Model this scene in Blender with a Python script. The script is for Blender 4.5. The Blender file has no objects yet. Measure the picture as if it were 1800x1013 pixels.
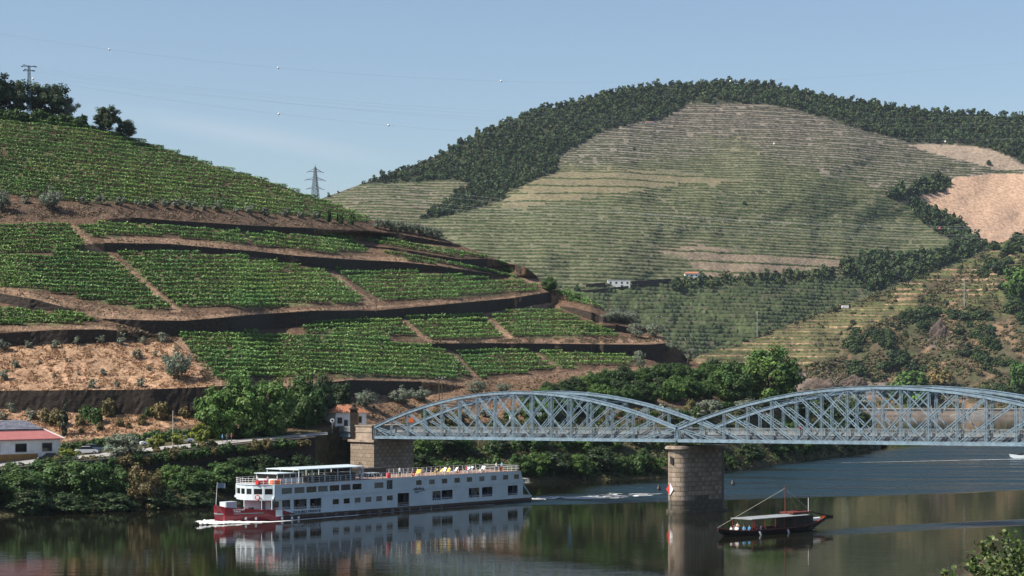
import bpy, bmesh, math, random
import numpy as np
from mathutils import Vector, Matrix, Euler

random.seed(7)
RNG = np.random.default_rng(11)
S = bpy.context.scene
COL = S.collection

# ------------------------------------------------------------------ camera, sky, sun, exposure
F = 3500.0          # focal length in photo pixels (photo 1800 wide)
HC = 23.0           # eye height over the river
HY = 670.0          # photo row of the horizon
cam_data = bpy.data.cameras.new("camera")
cam = bpy.data.objects.new("camera", cam_data)
COL.objects.link(cam)
cam.location = (0, 0, HC)
cam.rotation_euler = (math.radians(90), 0, 0)
cam_data.sensor_width = 36.0
cam_data.lens = F / 1800.0 * 36.0
cam_data.shift_y = (HY - 506.5) / 1800.0
cam_data.clip_start = 1.0
cam_data.clip_end = 30000.0
S.camera = cam

SUN_EL = math.radians(47)
SUN_AZ = math.atan2(-0.93, -0.37)      # measured from +Y towards +X
sun_vec = Vector((math.sin(SUN_AZ) * math.cos(SUN_EL), math.cos(SUN_AZ) * math.cos(SUN_EL), math.sin(SUN_EL)))

world = bpy.data.worlds.new("World")
S.world = world
world.use_nodes = True
wn, wl = world.node_tree.nodes, world.node_tree.links
wn.clear()
w_out = wn.new("ShaderNodeOutputWorld")
w_bg = wn.new("ShaderNodeBackground")
w_sky = wn.new("ShaderNodeTexSky")
w_sky.sky_type = 'NISHITA'
w_sky.sun_disc = False
w_sky.sun_elevation = SUN_EL
w_sky.sun_rotation = SUN_AZ % (2 * math.pi)
w_sky.altitude = 200
w_sky.air_density = 1.0
w_sky.dust_density = 1.3
w_sky.ozone_density = 1.8
w_bg.inputs["Strength"].default_value = 0.096
w_sat = wn.new("ShaderNodeHueSaturation")
w_sat.inputs["Saturation"].default_value = 1.0
wl.new(w_sky.outputs["Color"], w_sat.inputs["Color"])
# one thin wisp of cirrus over the left hill, fixed in the sky by direction
w_tc = wn.new("ShaderNodeTexCoord"); w_sp = wn.new("ShaderNodeSeparateXYZ"); wl.new(w_tc.outputs["Generated"], w_sp.inputs[0])
def w_math(op, a, b=None, c=None):
    m = wn.new("ShaderNodeMath"); m.operation = op
    for i, v in enumerate((a, b, c)):
        if v is None: continue
        if isinstance(v, (int, float)): m.inputs[i].default_value = v
        else: wl.new(v, m.inputs[i])
    return m.outputs[0]
w_u = w_math('DIVIDE', w_sp.outputs["X"], w_sp.outputs["Y"]); w_v = w_math('DIVIDE', w_sp.outputs["Z"], w_sp.outputs["Y"])
w_d = w_math('MULTIPLY_ADD', w_u, 0.171, w_math('ADD', w_v, -0.1003))
w_nz = wn.new("ShaderNodeTexNoise"); w_nz.inputs["Scale"].default_value = 14.0; w_nz.inputs["Detail"].default_value = 5
wl.new(w_tc.outputs["Generated"], w_nz.inputs["Vector"])
w_d2 = w_math('MULTIPLY_ADD', w_nz.outputs["Fac"], 0.008, w_math('ADD', w_d, -0.004))
w_g = w_math('POWER', 2.718, w_math('MULTIPLY', w_math('MULTIPLY', w_d2, w_d2), -42000.0))
w_l = w_math('POWER', 2.718, w_math('MULTIPLY', w_math('POWER', w_math('ABSOLUTE', w_math('ADD', w_u, 0.135)), 2.0), -260.0))
w_front = w_math('GREATER_THAN', w_sp.outputs["Y"], 0.0)
w_m = w_math('MULTIPLY', w_math('MULTIPLY', w_math('MULTIPLY', w_g, w_l), w_front), 0.15)
w_mix = wn.new("ShaderNodeMixRGB"); w_mix.inputs["Color2"].default_value = (7.0, 6.9, 7.0, 1)
wl.new(w_m, w_mix.inputs["Fac"]); wl.new(w_sat.outputs["Color"], w_mix.inputs["Color1"])
wl.new(w_mix.outputs["Color"], w_bg.inputs["Color"])
wl.new(w_bg.outputs["Background"], w_out.inputs["Surface"])

sun_data = bpy.data.lights.new("sun", 'SUN')
sun_data.energy = 5.0
sun_data.angle = math.radians(0.53)
sun_data.color = (1.0, 0.94, 0.84)
sun = bpy.data.objects.new("sun", sun_data)
COL.objects.link(sun)
sun.rotation_euler = (-sun_vec).to_track_quat('-Z', 'Y').to_euler()
sun.location = (-300, -200, 400)

S.view_settings.view_transform = 'Standard'
S.view_settings.look = 'None'
S.view_settings.gamma = 1.0
S.view_settings.exposure = 0.5
S.view_settings.use_curve_mapping = False
S.render.engine = 'CYCLES'
S.cycles.max_bounces = 6
S.cycles.diffuse_bounces = 2
S.cycles.glossy_bounces = 3
S.cycles.transmission_bounces = 2
S.cycles.transparent_max_bounces = 8
S.cycles.volume_bounces = 0
S.cycles.caustics_reflective = False
S.cycles.caustics_refractive = False

# ------------------------------------------------------------------ helpers
def at(x, y, Y):
    """a place in the valley from its bearing, its elevation and its distance"""
    return Vector(((x - 900.0) * Y / F, Y, HC + (HY - y) * Y / F))

def at_np(x, y, Y):
    return np.stack([(x - 900.0) * Y / F, Y, HC + (HY - y) * Y / F], -1)

def tag(o, label=None, cat=None, group=None, kind=None):
    if label: o["label"] = label
    if cat: o["category"] = cat
    if group: o["group"] = group
    if kind: o["kind"] = kind
    return o

def link(o, parent=None):
    COL.objects.link(o)
    if parent is not None:
        o.parent = parent
    return o

def empty(name, loc=(0, 0, 0), rz=0.0, label=None, cat=None, group=None):
    o = bpy.data.objects.new(name, None)
    o.empty_display_size = 0.5
    o.location = loc
    o.rotation_euler = (0, 0, rz)
    link(o)
    return tag(o, label, cat, group)

def obj(name, me, parent=None, loc=None, rz=None, scale=None):
    o = bpy.data.objects.new(name, me)
    link(o, parent)
    if loc is not None: o.location = loc
    if rz is not None: o.rotation_euler = (0, 0, rz)
    if scale is not None: o.scale = scale if hasattr(scale, '__len__') else (scale,) * 3
    return o

def mesh_np(name, V, Fc, mat=None, col=None, smooth=False):
    V = np.ascontiguousarray(V, dtype=np.float32)
    Fc = np.ascontiguousarray(Fc, dtype=np.int32)
    k = Fc.shape[1]
    me = bpy.data.meshes.new(name)
    me.vertices.add(len(V))
    me.vertices.foreach_set("co", V.ravel())
    me.loops.add(Fc.size)
    me.loops.foreach_set("vertex_index", Fc.ravel())
    me.polygons.add(len(Fc))
    me.polygons.foreach_set("loop_start", np.arange(0, Fc.size, k, dtype=np.int32))
    me.polygons.foreach_set("loop_total", np.full(len(Fc), k, dtype=np.int32))
    if smooth:
        me.polygons.foreach_set("use_smooth", np.ones(len(Fc), dtype=bool))
    if col is not None:
        a = me.color_attributes.new("col", 'FLOAT_COLOR', 'POINT')
        c = np.ones((len(V), 4), dtype=np.float32)
        c[:, :3] = col
        a.data.foreach_set("color", c.ravel())
    if mat is not None:
        me.materials.append(mat)
    me.update(calc_edges=True)
    return me

class MB:
    """collects shapes, then builds ONE mesh"""
    def __init__(self):
        self.v, self.f, self.m = [], [], []
    def add(self, vs, fs, mi=0):
        b = len(self.v)
        self.v += [tuple(p) for p in vs]
        for q in fs:
            self.f.append(tuple(b + i for i in q)); self.m.append(mi)
        return self
    def box(self, x0, x1, y0, y1, z0, z1, mi=0):
        vs = [(x0, y0, z0), (x1, y0, z0), (x1, y1, z0), (x0, y1, z0), (x0, y0, z1), (x1, y0, z1), (x1, y1, z1), (x0, y1, z1)]
        return self.add(vs, [(0, 3, 2, 1), (4, 5, 6, 7), (0, 1, 5, 4), (1, 2, 6, 5), (2, 3, 7, 6), (3, 0, 4, 7)], mi)
    def bar(self, p, q, w, h, up=(0, 0, 1), mi=0):
        p, q = Vector(p), Vector(q)
        d = (q - p).normalized()
        u = Vector(up)
        s = d.cross(u)
        if s.length < 1e-4:
            s = d.cross(Vector((1, 0, 0)))
        s.normalize()
        u = s.cross(d).normalized()
        a, b = s * (w / 2), u * (h / 2)
        vs = [p - a - b, p + a - b, p + a + b, p - a + b, q - a - b, q + a - b, q + a + b, q - a + b]
        return self.add(vs, [(0, 1, 2, 3), (7, 6, 5, 4), (0, 4, 5, 1), (1, 5, 6, 2), (2, 6, 7, 3), (3, 7, 4, 0)], mi)
    def tube(self, pts, r, n=6, mi=0, cap=True):
        pts = [Vector(p) for p in pts]
        rs = r if hasattr(r, '__len__') else [r] * len(pts)
        rings = []
        for i, p in enumerate(pts):
            d = (pts[min(i + 1, len(pts) - 1)] - pts[max(i - 1, 0)]).normalized()
            ref = Vector((0, 0, 1)) if abs(d.z) < 0.9 else Vector((1, 0, 0))
            s = d.cross(ref).normalized(); u = s.cross(d)
            rings.append([p + (s * math.cos(2 * math.pi * k / n) + u * math.sin(2 * math.pi * k / n)) * rs[i] for k in range(n)])
        vs = [v for rg in rings for v in rg]
        fs = []
        for i in range(len(pts) - 1):
            for k in range(n):
                fs.append((i * n + k, i * n + (k + 1) % n, (i + 1) * n + (k + 1) % n, (i + 1) * n + k))
        if cap:
            fs.append(tuple(range(n))[::-1]); fs.append(tuple((len(pts) - 1) * n + k for k in range(n)))
        return self.add(vs, fs, mi)
    def prism(self, poly, z0, z1, mi=0):
        n = len(poly)
        vs = [(x, y, z0) for x, y in poly] + [(x, y, z1) for x, y in poly]
        fs = [tuple(range(n))[::-1], tuple(range(n, 2 * n))]
        for i in range(n):
            j = (i + 1) % n
            fs.append((i, j, n + j, n + i))
        return self.add(vs, fs, mi)
    def lathe(self, prof, n=12, cx=0, cy=0, mi=0):
        vs, fs = [], []
        for r, z in prof:
            for k in range(n):
                a = 2 * math.pi * k / n
                vs.append((cx + r * math.cos(a), cy + r * math.sin(a), z))
        for i in range(len(prof) - 1):
            for k in range(n):
                fs.append((i * n + k, i * n + (k + 1) % n, (i + 1) * n + (k + 1) % n, (i + 1) * n + k))
        fs.append(tuple(range(n))[::-1]); fs.append(tuple((len(prof) - 1) * n + k for k in range(n)))
        return self.add(vs, fs, mi)
    def mesh(self, name, mats, smooth=False):
        me = bpy.data.meshes.new(name)
        me.from_pydata(self.v, [], self.f)
        for m in (mats if isinstance(mats, (list, tuple)) else [mats]):
            me.materials.append(m)
        if any(self.m):
            me.polygons.foreach_set("material_index", self.m)
        if smooth:
            me.polygons.foreach_set("use_smooth", [True] * len(self.f))
        me.update()
        return me
    def build(self, name, mats, parent=None, smooth=False, loc=None, rz=None):
        return obj(name, self.mesh(name, mats, smooth), parent, loc, rz)

def interp(pl, x, k=1):
    """value k of a polyline of tuples at x"""
    return np.interp(x, [p[0] for p in pl], [p[k] for p in pl])

def inpoly(poly, x, y):
    x = np.asarray(x, float); y = np.asarray(y, float)
    c = np.zeros(np.broadcast(x, y).shape, bool)
    n = len(poly)
    for i in range(n):
        x0, y0 = poly[i]; x1, y1 = poly[i - 1]
        if y0 == y1: continue
        cond = ((y0 > y) != (y1 > y)) & (x < (x1 - x0) * (y - y0) / (y1 - y0) + x0)
        c ^= cond
    return c

_LAT = np.random.default_rng(5).random((256, 256))
def vnoise(x, y):
    x = np.asarray(x, float); y = np.asarray(y, float)
    xi = np.floor(x).astype(int); yi = np.floor(y).astype(int)
    fx = x - xi; fy = y - yi
    fx = fx * fx * (3 - 2 * fx); fy = fy * fy * (3 - 2 * fy)
    g = lambda a, b: _LAT[a % 256, b % 256]
    return (g(xi, yi) * (1 - fx) + g(xi + 1, yi) * fx) * (1 - fy) + (g(xi, yi + 1) * (1 - fx) + g(xi + 1, yi + 1) * fx) * fy

def fbm(x, y, o=4):
    t, a, s = 0, 0.5, 0
    for i in range(o):
        t = t + a * vnoise(x * 2 ** i + 17 * i, y * 2 ** i + 31 * i); s += a; a *= 0.5
    return t / s

# ------------------------------------------------------------------ materials
def material(name):
    m = bpy.data.materials.new(name)
    m.use_nodes = True
    nt = m.node_tree
    return m, nt, nt.nodes["Principled BSDF"]

def mat_plain(name, c, rough=0.6, var=0.25, scale=3.0, bump=0.0, metal=0.0, spec=0.4, detail=4.0, dirt=None, stretch=None):
    """paint, stone, wood ...: one colour with wear from object-space noise"""
    m, nt, p = material(name)
    n, l = nt.nodes, nt.links
    tc = n.new("ShaderNodeTexCoord")
    src = tc.outputs["Object"]
    if stretch:
        mp = n.new("ShaderNodeMapping"); mp.inputs["Scale"].default_value = stretch
        l.new(src, mp.inputs["Vector"]); src = mp.outputs["Vector"]
    nz = n.new("ShaderNodeTexNoise")
    nz.inputs["Scale"].default_value = scale; nz.inputs["Detail"].default_value = detail
    l.new(src, nz.inputs["Vector"])
    rp = n.new("ShaderNodeValToRGB")
    rp.color_ramp.elements[0].position = 0.3; rp.color_ramp.elements[1].position = 0.72
    d = dirt if dirt else tuple(v * (1 - var) for v in c)
    rp.color_ramp.elements[0].color = (*d, 1)
    rp.color_ramp.elements[1].color = (*[min(1, v * (1 + var * 0.6)) for v in c], 1)
    l.new(nz.outputs["Fac"], rp.inputs["Fac"])
    l.new(rp.outputs["Color"], p.inputs["Base Color"])
    p.inputs["Roughness"].default_value = rough
    p.inputs["Metallic"].default_value = metal
    p.inputs["Specular IOR Level"].default_value = spec
    if bump:
        b = n.new("ShaderNodeBump"); b.inputs["Strength"].default_value = bump; b.inputs["Distance"].default_value = 0.1
        l.new(nz.outputs["Fac"], b.inputs["Height"]); l.new(b.outputs["Normal"], p.inputs["Normal"])
    return m

def mat_attr(name, rough=0.9, nscale=0.4, var=0.35, bump=0.0, bscale=1.5, trans=0.0, spec=0.15, bdist=0.3):
    """colour from the mesh's own colour attribute, broken up by noise (soil, leaves)"""
    m, nt, p = material(name)
    n, l = nt.nodes, nt.links
    a = n.new("ShaderNodeAttribute"); a.attribute_name = "col"
    g = n.new("ShaderNodeNewGeometry")
    nz = n.new("ShaderNodeTexNoise"); nz.inputs["Scale"].default_value = nscale; nz.inputs["Detail"].default_value = 6; nz.inputs["Roughness"].default_value = 0.65
    l.new(g.outputs["Position"], nz.inputs["Vector"])
    mr = n.new("ShaderNodeMapRange")
    mr.inputs["From Min"].default_value = 0.3; mr.inputs["From Max"].default_value = 0.7
    mr.inputs["To Min"].default_value = 1 - var; mr.inputs["To Max"].default_value = 1 + var
    l.new(nz.outputs["Fac"], mr.inputs["Value"])
    mx = n.new("ShaderNodeVectorMath"); mx.operation = 'SCALE'
    l.new(a.outputs["Color"], mx.inputs[0]); l.new(mr.outputs["Result"], mx.inputs["Scale"])
    l.new(mx.outputs["Vector"], p.inputs["Base Color"])
    p.inputs["Roughness"].default_value = rough
    p.inputs["Specular IOR Level"].default_value = spec
    if bump:
        b = n.new("ShaderNodeBump"); b.inputs["Strength"].default_value = bump; b.inputs["Distance"].default_value = bdist
        n2 = n.new("ShaderNodeTexNoise"); n2.inputs["Scale"].default_value = bscale; n2.inputs["Detail"].default_value = 5
        l.new(g.outputs["Position"], n2.inputs["Vector"]); l.new(n2.outputs["Fac"], b.inputs["Height"]); l.new(b.outputs["Normal"], p.inputs["Normal"])
    if trans:
        t = n.new("ShaderNodeBsdfTranslucent"); l.new(mx.outputs["Vector"], t.inputs["Color"])
        ms = n.new("ShaderNodeMixShader"); ms.inputs["Fac"].default_value = trans
        out = n["Material Output"]
        l.new(p.outputs["BSDF"], ms.inputs[1]); l.new(t.outputs["BSDF"], ms.inputs[2]); l.new(ms.outputs["Shader"], out.inputs["Surface"])
    return m

M = {}
M['soil'] = mat_attr("terrain_soil", nscale=0.8, var=0.55, bump=1.0, bscale=1.6, bdist=0.6)
M['far_soil'] = mat_attr("far_hill_soil", nscale=0.22, var=0.40, bump=0.7, bscale=0.3, bdist=2.0)
M['leaf'] = mat_attr("leaf", rough=0.55, nscale=0.5, var=0.25, trans=0.22, spec=0.3)
M['far_leaf'] = mat_attr("far_leaf", rough=0.8, nscale=0.08, var=0.3, trans=0.0)
M['bark'] = mat_plain("bark", (0.13, 0.10, 0.075), 0.9, 0.4, 6.0, 0.6)
M['schist'] = mat_plain("dark_schist", (0.044, 0.031, 0.022), 0.9, 0.5, 1.2, 0.7, dirt=(0.016, 0.012, 0.009), stretch=(1, 1, 3))
M['granite'] = mat_plain("granite", (0.36, 0.285, 0.22), 0.85, 0.35, 0.9, 0.35, dirt=(0.19, 0.15, 0.115))
M['granite2'] = mat_plain("granite_warm", (0.30, 0.235, 0.175), 0.85, 0.35, 0.7, 0.35, dirt=(0.17, 0.13, 0.095))
M['mortar'] = mat_plain("mortar", (0.16, 0.125, 0.10), 0.95, 0.3, 2.0, 0.3)
M['steel'] = mat_plain("blue_grey_steel", (0.185, 0.265, 0.325), 0.45, 0.16, 1.2, 0.0, dirt=(0.11, 0.155, 0.19), spec=0.5)
M['steel_dark'] = mat_plain("under_deck_shade_steel", (0.10, 0.12, 0.14), 0.7, 0.3, 0.8)  # darker steel with the shade below the deck put into its colour
M['railing'] = mat_plain("railing_paint", (0.21, 0.24, 0.25), 0.5, 0.2, 2.0, dirt=(0.15, 0.16, 0.16))
M['asphalt'] = mat_plain("asphalt", (0.06, 0.06, 0.06), 0.9, 0.3, 2.0, 0.2)
M['concrete'] = mat_plain("concrete", (0.42, 0.39, 0.35), 0.85, 0.25, 0.8, 0.15)
M['white'] = mat_plain("white_ship_paint", (0.62, 0.70, 0.735), 0.35, 0.07, 0.5, spec=0.5, dirt=(0.55, 0.62, 0.65))
M['white2'] = mat_plain("white_gear", (0.78, 0.78, 0.76), 0.5, 0.1, 2.0)
M['red'] = mat_plain("red_hull_paint", (0.20, 0.012, 0.022), 0.4, 0.2, 0.8, spec=0.5)
M['maroon'] = mat_plain("dark_maroon_band", (0.045, 0.020, 0.016), 0.45, 0.3, 0.8)
M['glass'] = mat_plain("dark_window_glass", (0.012, 0.014, 0.016), 0.12, 0.3, 0.6, spec=0.35)
M['glass_blue'] = mat_plain('bluish_window_glass', (0.05, 0.065, 0.08), 0.10, 0.3, 0.6, spec=0.5)
M['curtain'] = mat_plain('curtained_window', (0.13, 0.125, 0.115), 0.35, 0.4, 3.0, spec=0.5)
M['stained'] = mat_plain('waterline_stone', (0.115, 0.095, 0.07), 0.8, 0.4, 0.9, 0.35, dirt=(0.05, 0.045, 0.03))
M['coping'] = mat_plain('dark_coping', (0.20, 0.17, 0.14), 0.9, 0.3, 0.6)
M['cabin'] = mat_plain("grey_cabin", (0.20, 0.22, 0.24), 0.6, 0.2, 1.0)  # one even grey for cabin cores, foredeck and end walls
M['deck'] = mat_plain("red_brown_deck", (0.30, 0.19, 0.14), 0.8, 0.2, 1.5)
M['orange'] = mat_plain("orange_plastic", (0.75, 0.14, 0.03), 0.5, 0.15, 3.0)
M['redp'] = mat_plain("red_plastic", (0.55, 0.03, 0.03), 0.5, 0.15, 3.0)
M['yellow'] = mat_plain("yellow_fabric", (0.75, 0.50, 0.06), 0.8, 0.12, 3.0)
M['black'] = mat_plain("black_paint", (0.018, 0.018, 0.018), 0.5, 0.2, 2.0)
M['navy'] = mat_plain("navy_cloth", (0.05, 0.08, 0.16), 0.8, 0.2, 2.0)
M['wood'] = mat_plain("dark_tarred_wood", (0.030, 0.020, 0.014), 0.6, 0.4, 1.5, 0.2)
M['redwood'] = mat_plain("red_painted_wood", (0.17, 0.035, 0.024), 0.6, 0.3, 1.5)
M['canvas'] = mat_plain("grey_canvas", (0.27, 0.285, 0.29), 0.8, 0.2, 0.9)
M['rope'] = mat_plain("pale_rope", (0.55, 0.50, 0.40), 0.9, 0.2, 4.0)
M['tile'] = mat_plain("clay_roof_tile", (0.42, 0.18, 0.10), 0.85, 0.35, 1.2, 0.3)
M['pinkroof'] = mat_plain("pink_roof_tile", (0.40, 0.155, 0.145), 0.8, 0.12, 0.8, 0.1)
M['slate'] = mat_plain("grey_roof_slate", (0.20, 0.20, 0.24), 0.8, 0.3, 1.6, 0.4)
M['plaster'] = mat_plain("white_plaster", (0.74, 0.75, 0.75), 0.85, 0.14, 0.7, 0.05, dirt=(0.62, 0.61, 0.58))
M['ochre'] = mat_plain("ochre_plinth", (0.36, 0.19, 0.06), 0.85, 0.2, 1.0)
M['pole'] = mat_plain("grey_pole", (0.35, 0.35, 0.34), 0.7, 0.2, 1.0)
M['woodpole'] = mat_plain("wooden_pole", (0.10, 0.075, 0.055), 0.9, 0.3, 1.0)
M['cable'] = mat_plain("aluminium_cable", (0.45, 0.46, 0.47), 0.5, 0.1, 1.0)
M['ballw'] = mat_plain("white_marker", (0.75, 0.72, 0.68), 0.5, 0.1, 1.0)
M['ballr'] = mat_plain("red_marker", (0.70, 0.12, 0.10), 0.5, 0.1, 1.0)
M['skin'] = mat_plain("skin", (0.45, 0.27, 0.19), 0.6, 0.1, 8.0)
M['hair'] = mat_plain("hair", (0.05, 0.035, 0.025), 0.7, 0.2, 12.0)
M['carw'] = mat_plain("white_car_paint", (0.75, 0.75, 0.75), 0.25, 0.05, 1.0, spec=0.6)
M['carb'] = mat_plain("black_car_paint", (0.02, 0.02, 0.022), 0.25, 0.1, 1.0, spec=0.6)
M['carg'] = mat_plain("blue_grey_car_paint", (0.16, 0.22, 0.30), 0.25, 0.1, 1.0, spec=0.6)
M['tyre'] = mat_plain("tyre", (0.02, 0.02, 0.02), 0.9, 0.1, 5.0)
M['signw'] = mat_plain("sign_white", (0.8, 0.8, 0.78), 0.5, 0.05, 2.0)
M['signr'] = mat_plain("sign_red", (0.6, 0.05, 0.04), 0.5, 0.05, 2.0)
M['signb'] = mat_plain("sign_blue", (0.05, 0.16, 0.45), 0.5, 0.05, 2.0)
M['quay'] = mat_plain("quay_stone", (0.33, 0.27, 0.22), 0.9, 0.3, 0.25, 0.2)
M['rock'] = mat_plain("brown_rock", (0.135, 0.10, 0.078), 0.95, 0.45, 0.25, 0.9)
M['lettering'] = mat_plain("dark_lettering", (0.03, 0.035, 0.05), 0.5, 0.1, 1.0)
M['blueletter'] = mat_plain("light_blue_lettering", (0.10, 0.30, 0.55), 0.5, 0.1, 1.0)
SHIRTS = [mat_plain("shirt", c, 0.85, 0.12, 5.0) for c in ((0.75, 0.75, 0.74), (0.07, 0.30, 0.55), (0.55, 0.05, 0.05), (0.08, 0.09, 0.14), (0.60, 0.42, 0.36), (0.12, 0.45, 0.55))]
TROUSERS = mat_plain("trousers", (0.06, 0.07, 0.10), 0.85, 0.15, 5.0)

def mat_water():
    m, nt, p = material("river_water")
    n, l = nt.nodes, nt.links
    g = n.new("ShaderNodeNewGeometry")
    sep = n.new("ShaderNodeSeparateXYZ"); l.new(g.outputs["Position"], sep.inputs[0])
    # ruffled reach beyond the bridge, calm water in its lee and under the near bank
    big = n.new("ShaderNodeTexNoise"); big.inputs["Scale"].default_value = 0.016; big.inputs["Detail"].default_value = 3
    mpb = n.new("ShaderNodeMapping"); mpb.inputs["Scale"].default_value = (0.45, 1.3, 1); mpb.inputs["Rotation"].default_value = (0, 0, 0.25)
    l.new(g.outputs["Position"], mpb.inputs["Vector"]); l.new(mpb.outputs["Vector"], big.inputs["Vector"])
    # distance beyond the edge of the ship's wake
    def lin(a, b, c):        # a*X + b*Y + c
        m1 = n.new("ShaderNodeMath"); m1.operation = 'MULTIPLY_ADD'; m1.inputs[1].default_value = a; m1.inputs[2].default_value = c
        l.new(sep.outputs["X"], m1.inputs[0])
        m2 = n.new("ShaderNodeMath"); m2.operation = 'MULTIPLY_ADD'; m2.inputs[1].default_value = b
        l.new(sep.outputs["Y"], m2.inputs[0]); l.new(m1.outputs[0], m2.inputs[2]); return m2.outputs[0]
    def noisy(src, amp):
        m3 = n.new("ShaderNodeMath"); m3.operation = 'MULTIPLY_ADD'; m3.inputs[1].default_value = amp; l.new(big.outputs["Fac"], m3.inputs[0]); l.new(src, m3.inputs[2]); return m3.outputs[0]
    def ss(src, a, b, c=0.0, d=1.0):
        m4 = n.new("ShaderNodeMapRange"); m4.interpolation_type = 'SMOOTHSTEP'
        for k_, v_ in zip(("From Min", "From Max", "To Min", "To Max"), (a, b, c, d)): m4.inputs[k_].default_value = v_
        l.new(src, m4.inputs["Value"]); return m4.outputs[0]
    def mulm(a, b, op='MULTIPLY'):
        m5 = n.new("ShaderNodeMath"); m5.operation = op; l.new(a, m5.inputs[0]); l.new(b, m5.inputs[1]); return m5.outputs[0]
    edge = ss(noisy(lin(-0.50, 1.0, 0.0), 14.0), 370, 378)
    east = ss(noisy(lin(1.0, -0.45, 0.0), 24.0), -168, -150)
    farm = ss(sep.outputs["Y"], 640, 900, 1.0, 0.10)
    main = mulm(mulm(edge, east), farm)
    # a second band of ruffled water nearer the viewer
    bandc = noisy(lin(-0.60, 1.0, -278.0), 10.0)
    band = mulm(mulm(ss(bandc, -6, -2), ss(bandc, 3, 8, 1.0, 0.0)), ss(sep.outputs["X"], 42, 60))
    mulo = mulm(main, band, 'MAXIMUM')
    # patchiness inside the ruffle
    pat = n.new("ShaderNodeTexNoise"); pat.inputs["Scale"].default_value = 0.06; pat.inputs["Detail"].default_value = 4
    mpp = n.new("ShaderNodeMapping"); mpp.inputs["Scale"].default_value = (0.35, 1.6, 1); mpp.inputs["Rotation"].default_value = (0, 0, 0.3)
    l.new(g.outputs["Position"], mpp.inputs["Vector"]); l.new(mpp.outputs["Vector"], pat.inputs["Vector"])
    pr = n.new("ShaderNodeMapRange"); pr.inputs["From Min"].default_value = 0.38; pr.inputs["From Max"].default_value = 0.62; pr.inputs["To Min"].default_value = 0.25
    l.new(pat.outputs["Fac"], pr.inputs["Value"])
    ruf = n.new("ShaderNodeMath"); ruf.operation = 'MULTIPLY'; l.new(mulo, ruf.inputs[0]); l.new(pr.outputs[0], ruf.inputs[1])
    # ripples
    mp = n.new("ShaderNodeMapping"); mp.inputs["Scale"].default_value = (0.55, 1.0, 1.0); mp.inputs["Rotation"].default_value = (0, 0, 0.2)
    l.new(g.outputs["Position"], mp.inputs["Vector"])
    r1 = n.new("ShaderNodeTexNoise"); r1.inputs["Scale"].default_value = 0.42; r1.inputs["Detail"].default_value = 5; r1.inputs["Roughness"].default_value = 0.6
    r2 = n.new("ShaderNodeTexNoise"); r2.inputs["Scale"].default_value = 0.12; r2.inputs["Detail"].default_value = 2
    l.new(mp.outputs["Vector"], r1.inputs["Vector"]); l.new(mp.outputs["Vector"], r2.inputs["Vector"])
    st = n.new("ShaderNodeMath"); st.operation = 'MULTIPLY_ADD'; st.inputs[1].default_value = 1.0; st.inputs[2].default_value = 0.011
    l.new(ruf.outputs[0], st.inputs[0])
    b1 = n.new("ShaderNodeBump"); b1.inputs["Distance"].default_value = 1.8
    l.new(st.outputs[0], b1.inputs["Strength"]); l.new(r1.outputs["Fac"], b1.inputs["Height"])
    b2 = n.new("ShaderNodeBump"); b2.inputs["Distance"].default_value = 0.5; b2.inputs["Strength"].default_value = 0.03
    l.new(r2.outputs["Fac"], b2.inputs["Height"]); l.new(b1.outputs["Normal"], b2.inputs["Normal"])
    l.new(b2.outputs["Normal"], p.inputs["Normal"])
    rg = n.new("ShaderNodeMath"); rg.operation = 'MULTIPLY_ADD'; rg.inputs[1].default_value = 0.42; rg.inputs[2].default_value = 0.012
    l.new(ruf.outputs[0], rg.inputs[0]); l.new(rg.outputs[0], p.inputs["Roughness"])
    wc = n.new("ShaderNodeMixRGB"); wc.inputs["Color1"].default_value = (0.009, 0.0095, 0.006, 1); wc.inputs["Color2"].default_value = (0.010, 0.030, 0.042, 1)   # blue of the reflected sky put into the ruffled water's colour
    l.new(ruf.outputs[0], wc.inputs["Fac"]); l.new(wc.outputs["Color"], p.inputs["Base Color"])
    p.inputs["IOR"].default_value = 1.25
    p.inputs["Specular IOR Level"].default_value = 0.28
    return m
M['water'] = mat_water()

def mat_foam(name, scale, lo, hi):
    m, nt, p = material(name)
    n, l = nt.nodes, nt.links
    g = n.new("ShaderNodeNewGeometry")
    mp = n.new("ShaderNodeMapping"); mp.inputs["Scale"].default_value = (0.5, 1.4, 1); mp.inputs["Rotation"].default_value = (0, 0, 0.7)
    l.new(g.outputs["Position"], mp.inputs["Vector"])
    nz = n.new("ShaderNodeTexNoise"); nz.inputs["Scale"].default_value = scale; nz.inputs["Detail"].default_value = 6; nz.inputs["Roughness"].default_value = 0.7
    l.new(mp.outputs["Vector"], nz.inputs["Vector"])
    a = n.new("ShaderNodeAttribute"); a.attribute_name = "col"
    sm = n.new("ShaderNodeMath"); sm.operation = 'ADD'
    sb = n.new("ShaderNodeMath"); sb.operation = 'MULTIPLY_ADD'; sb.inputs[1].default_value = 0.5; sb.inputs[2].default_value = -0.25
    l.new(a.outputs["Fac"], sb.inputs[0]); l.new(sb.outputs[0], sm.inputs[0]); l.new(nz.outputs["Fac"], sm.inputs[1])
    mr = n.new("ShaderNodeMapRange"); mr.inputs["From Min"].default_value = lo; mr.inputs["From Max"].default_value = hi
    l.new(sm.outputs[0], mr.inputs["Value"]); l.new(mr.outputs[0], p.inputs["Alpha"])
    p.inputs["Base Color"].default_value = (0.78, 0.78, 0.76, 1)
    p.inputs["Roughness"].default_value = 0.8
    return m
M['foam'] = mat_foam("foam", 0.45, 0.40, 0.72)
M['foam_thin'] = mat_foam("thin_foam", 0.35, 0.46, 0.80)
M['foam_bow'] = mat_foam("bow_foam", 1.2, 0.28, 0.40)

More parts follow.
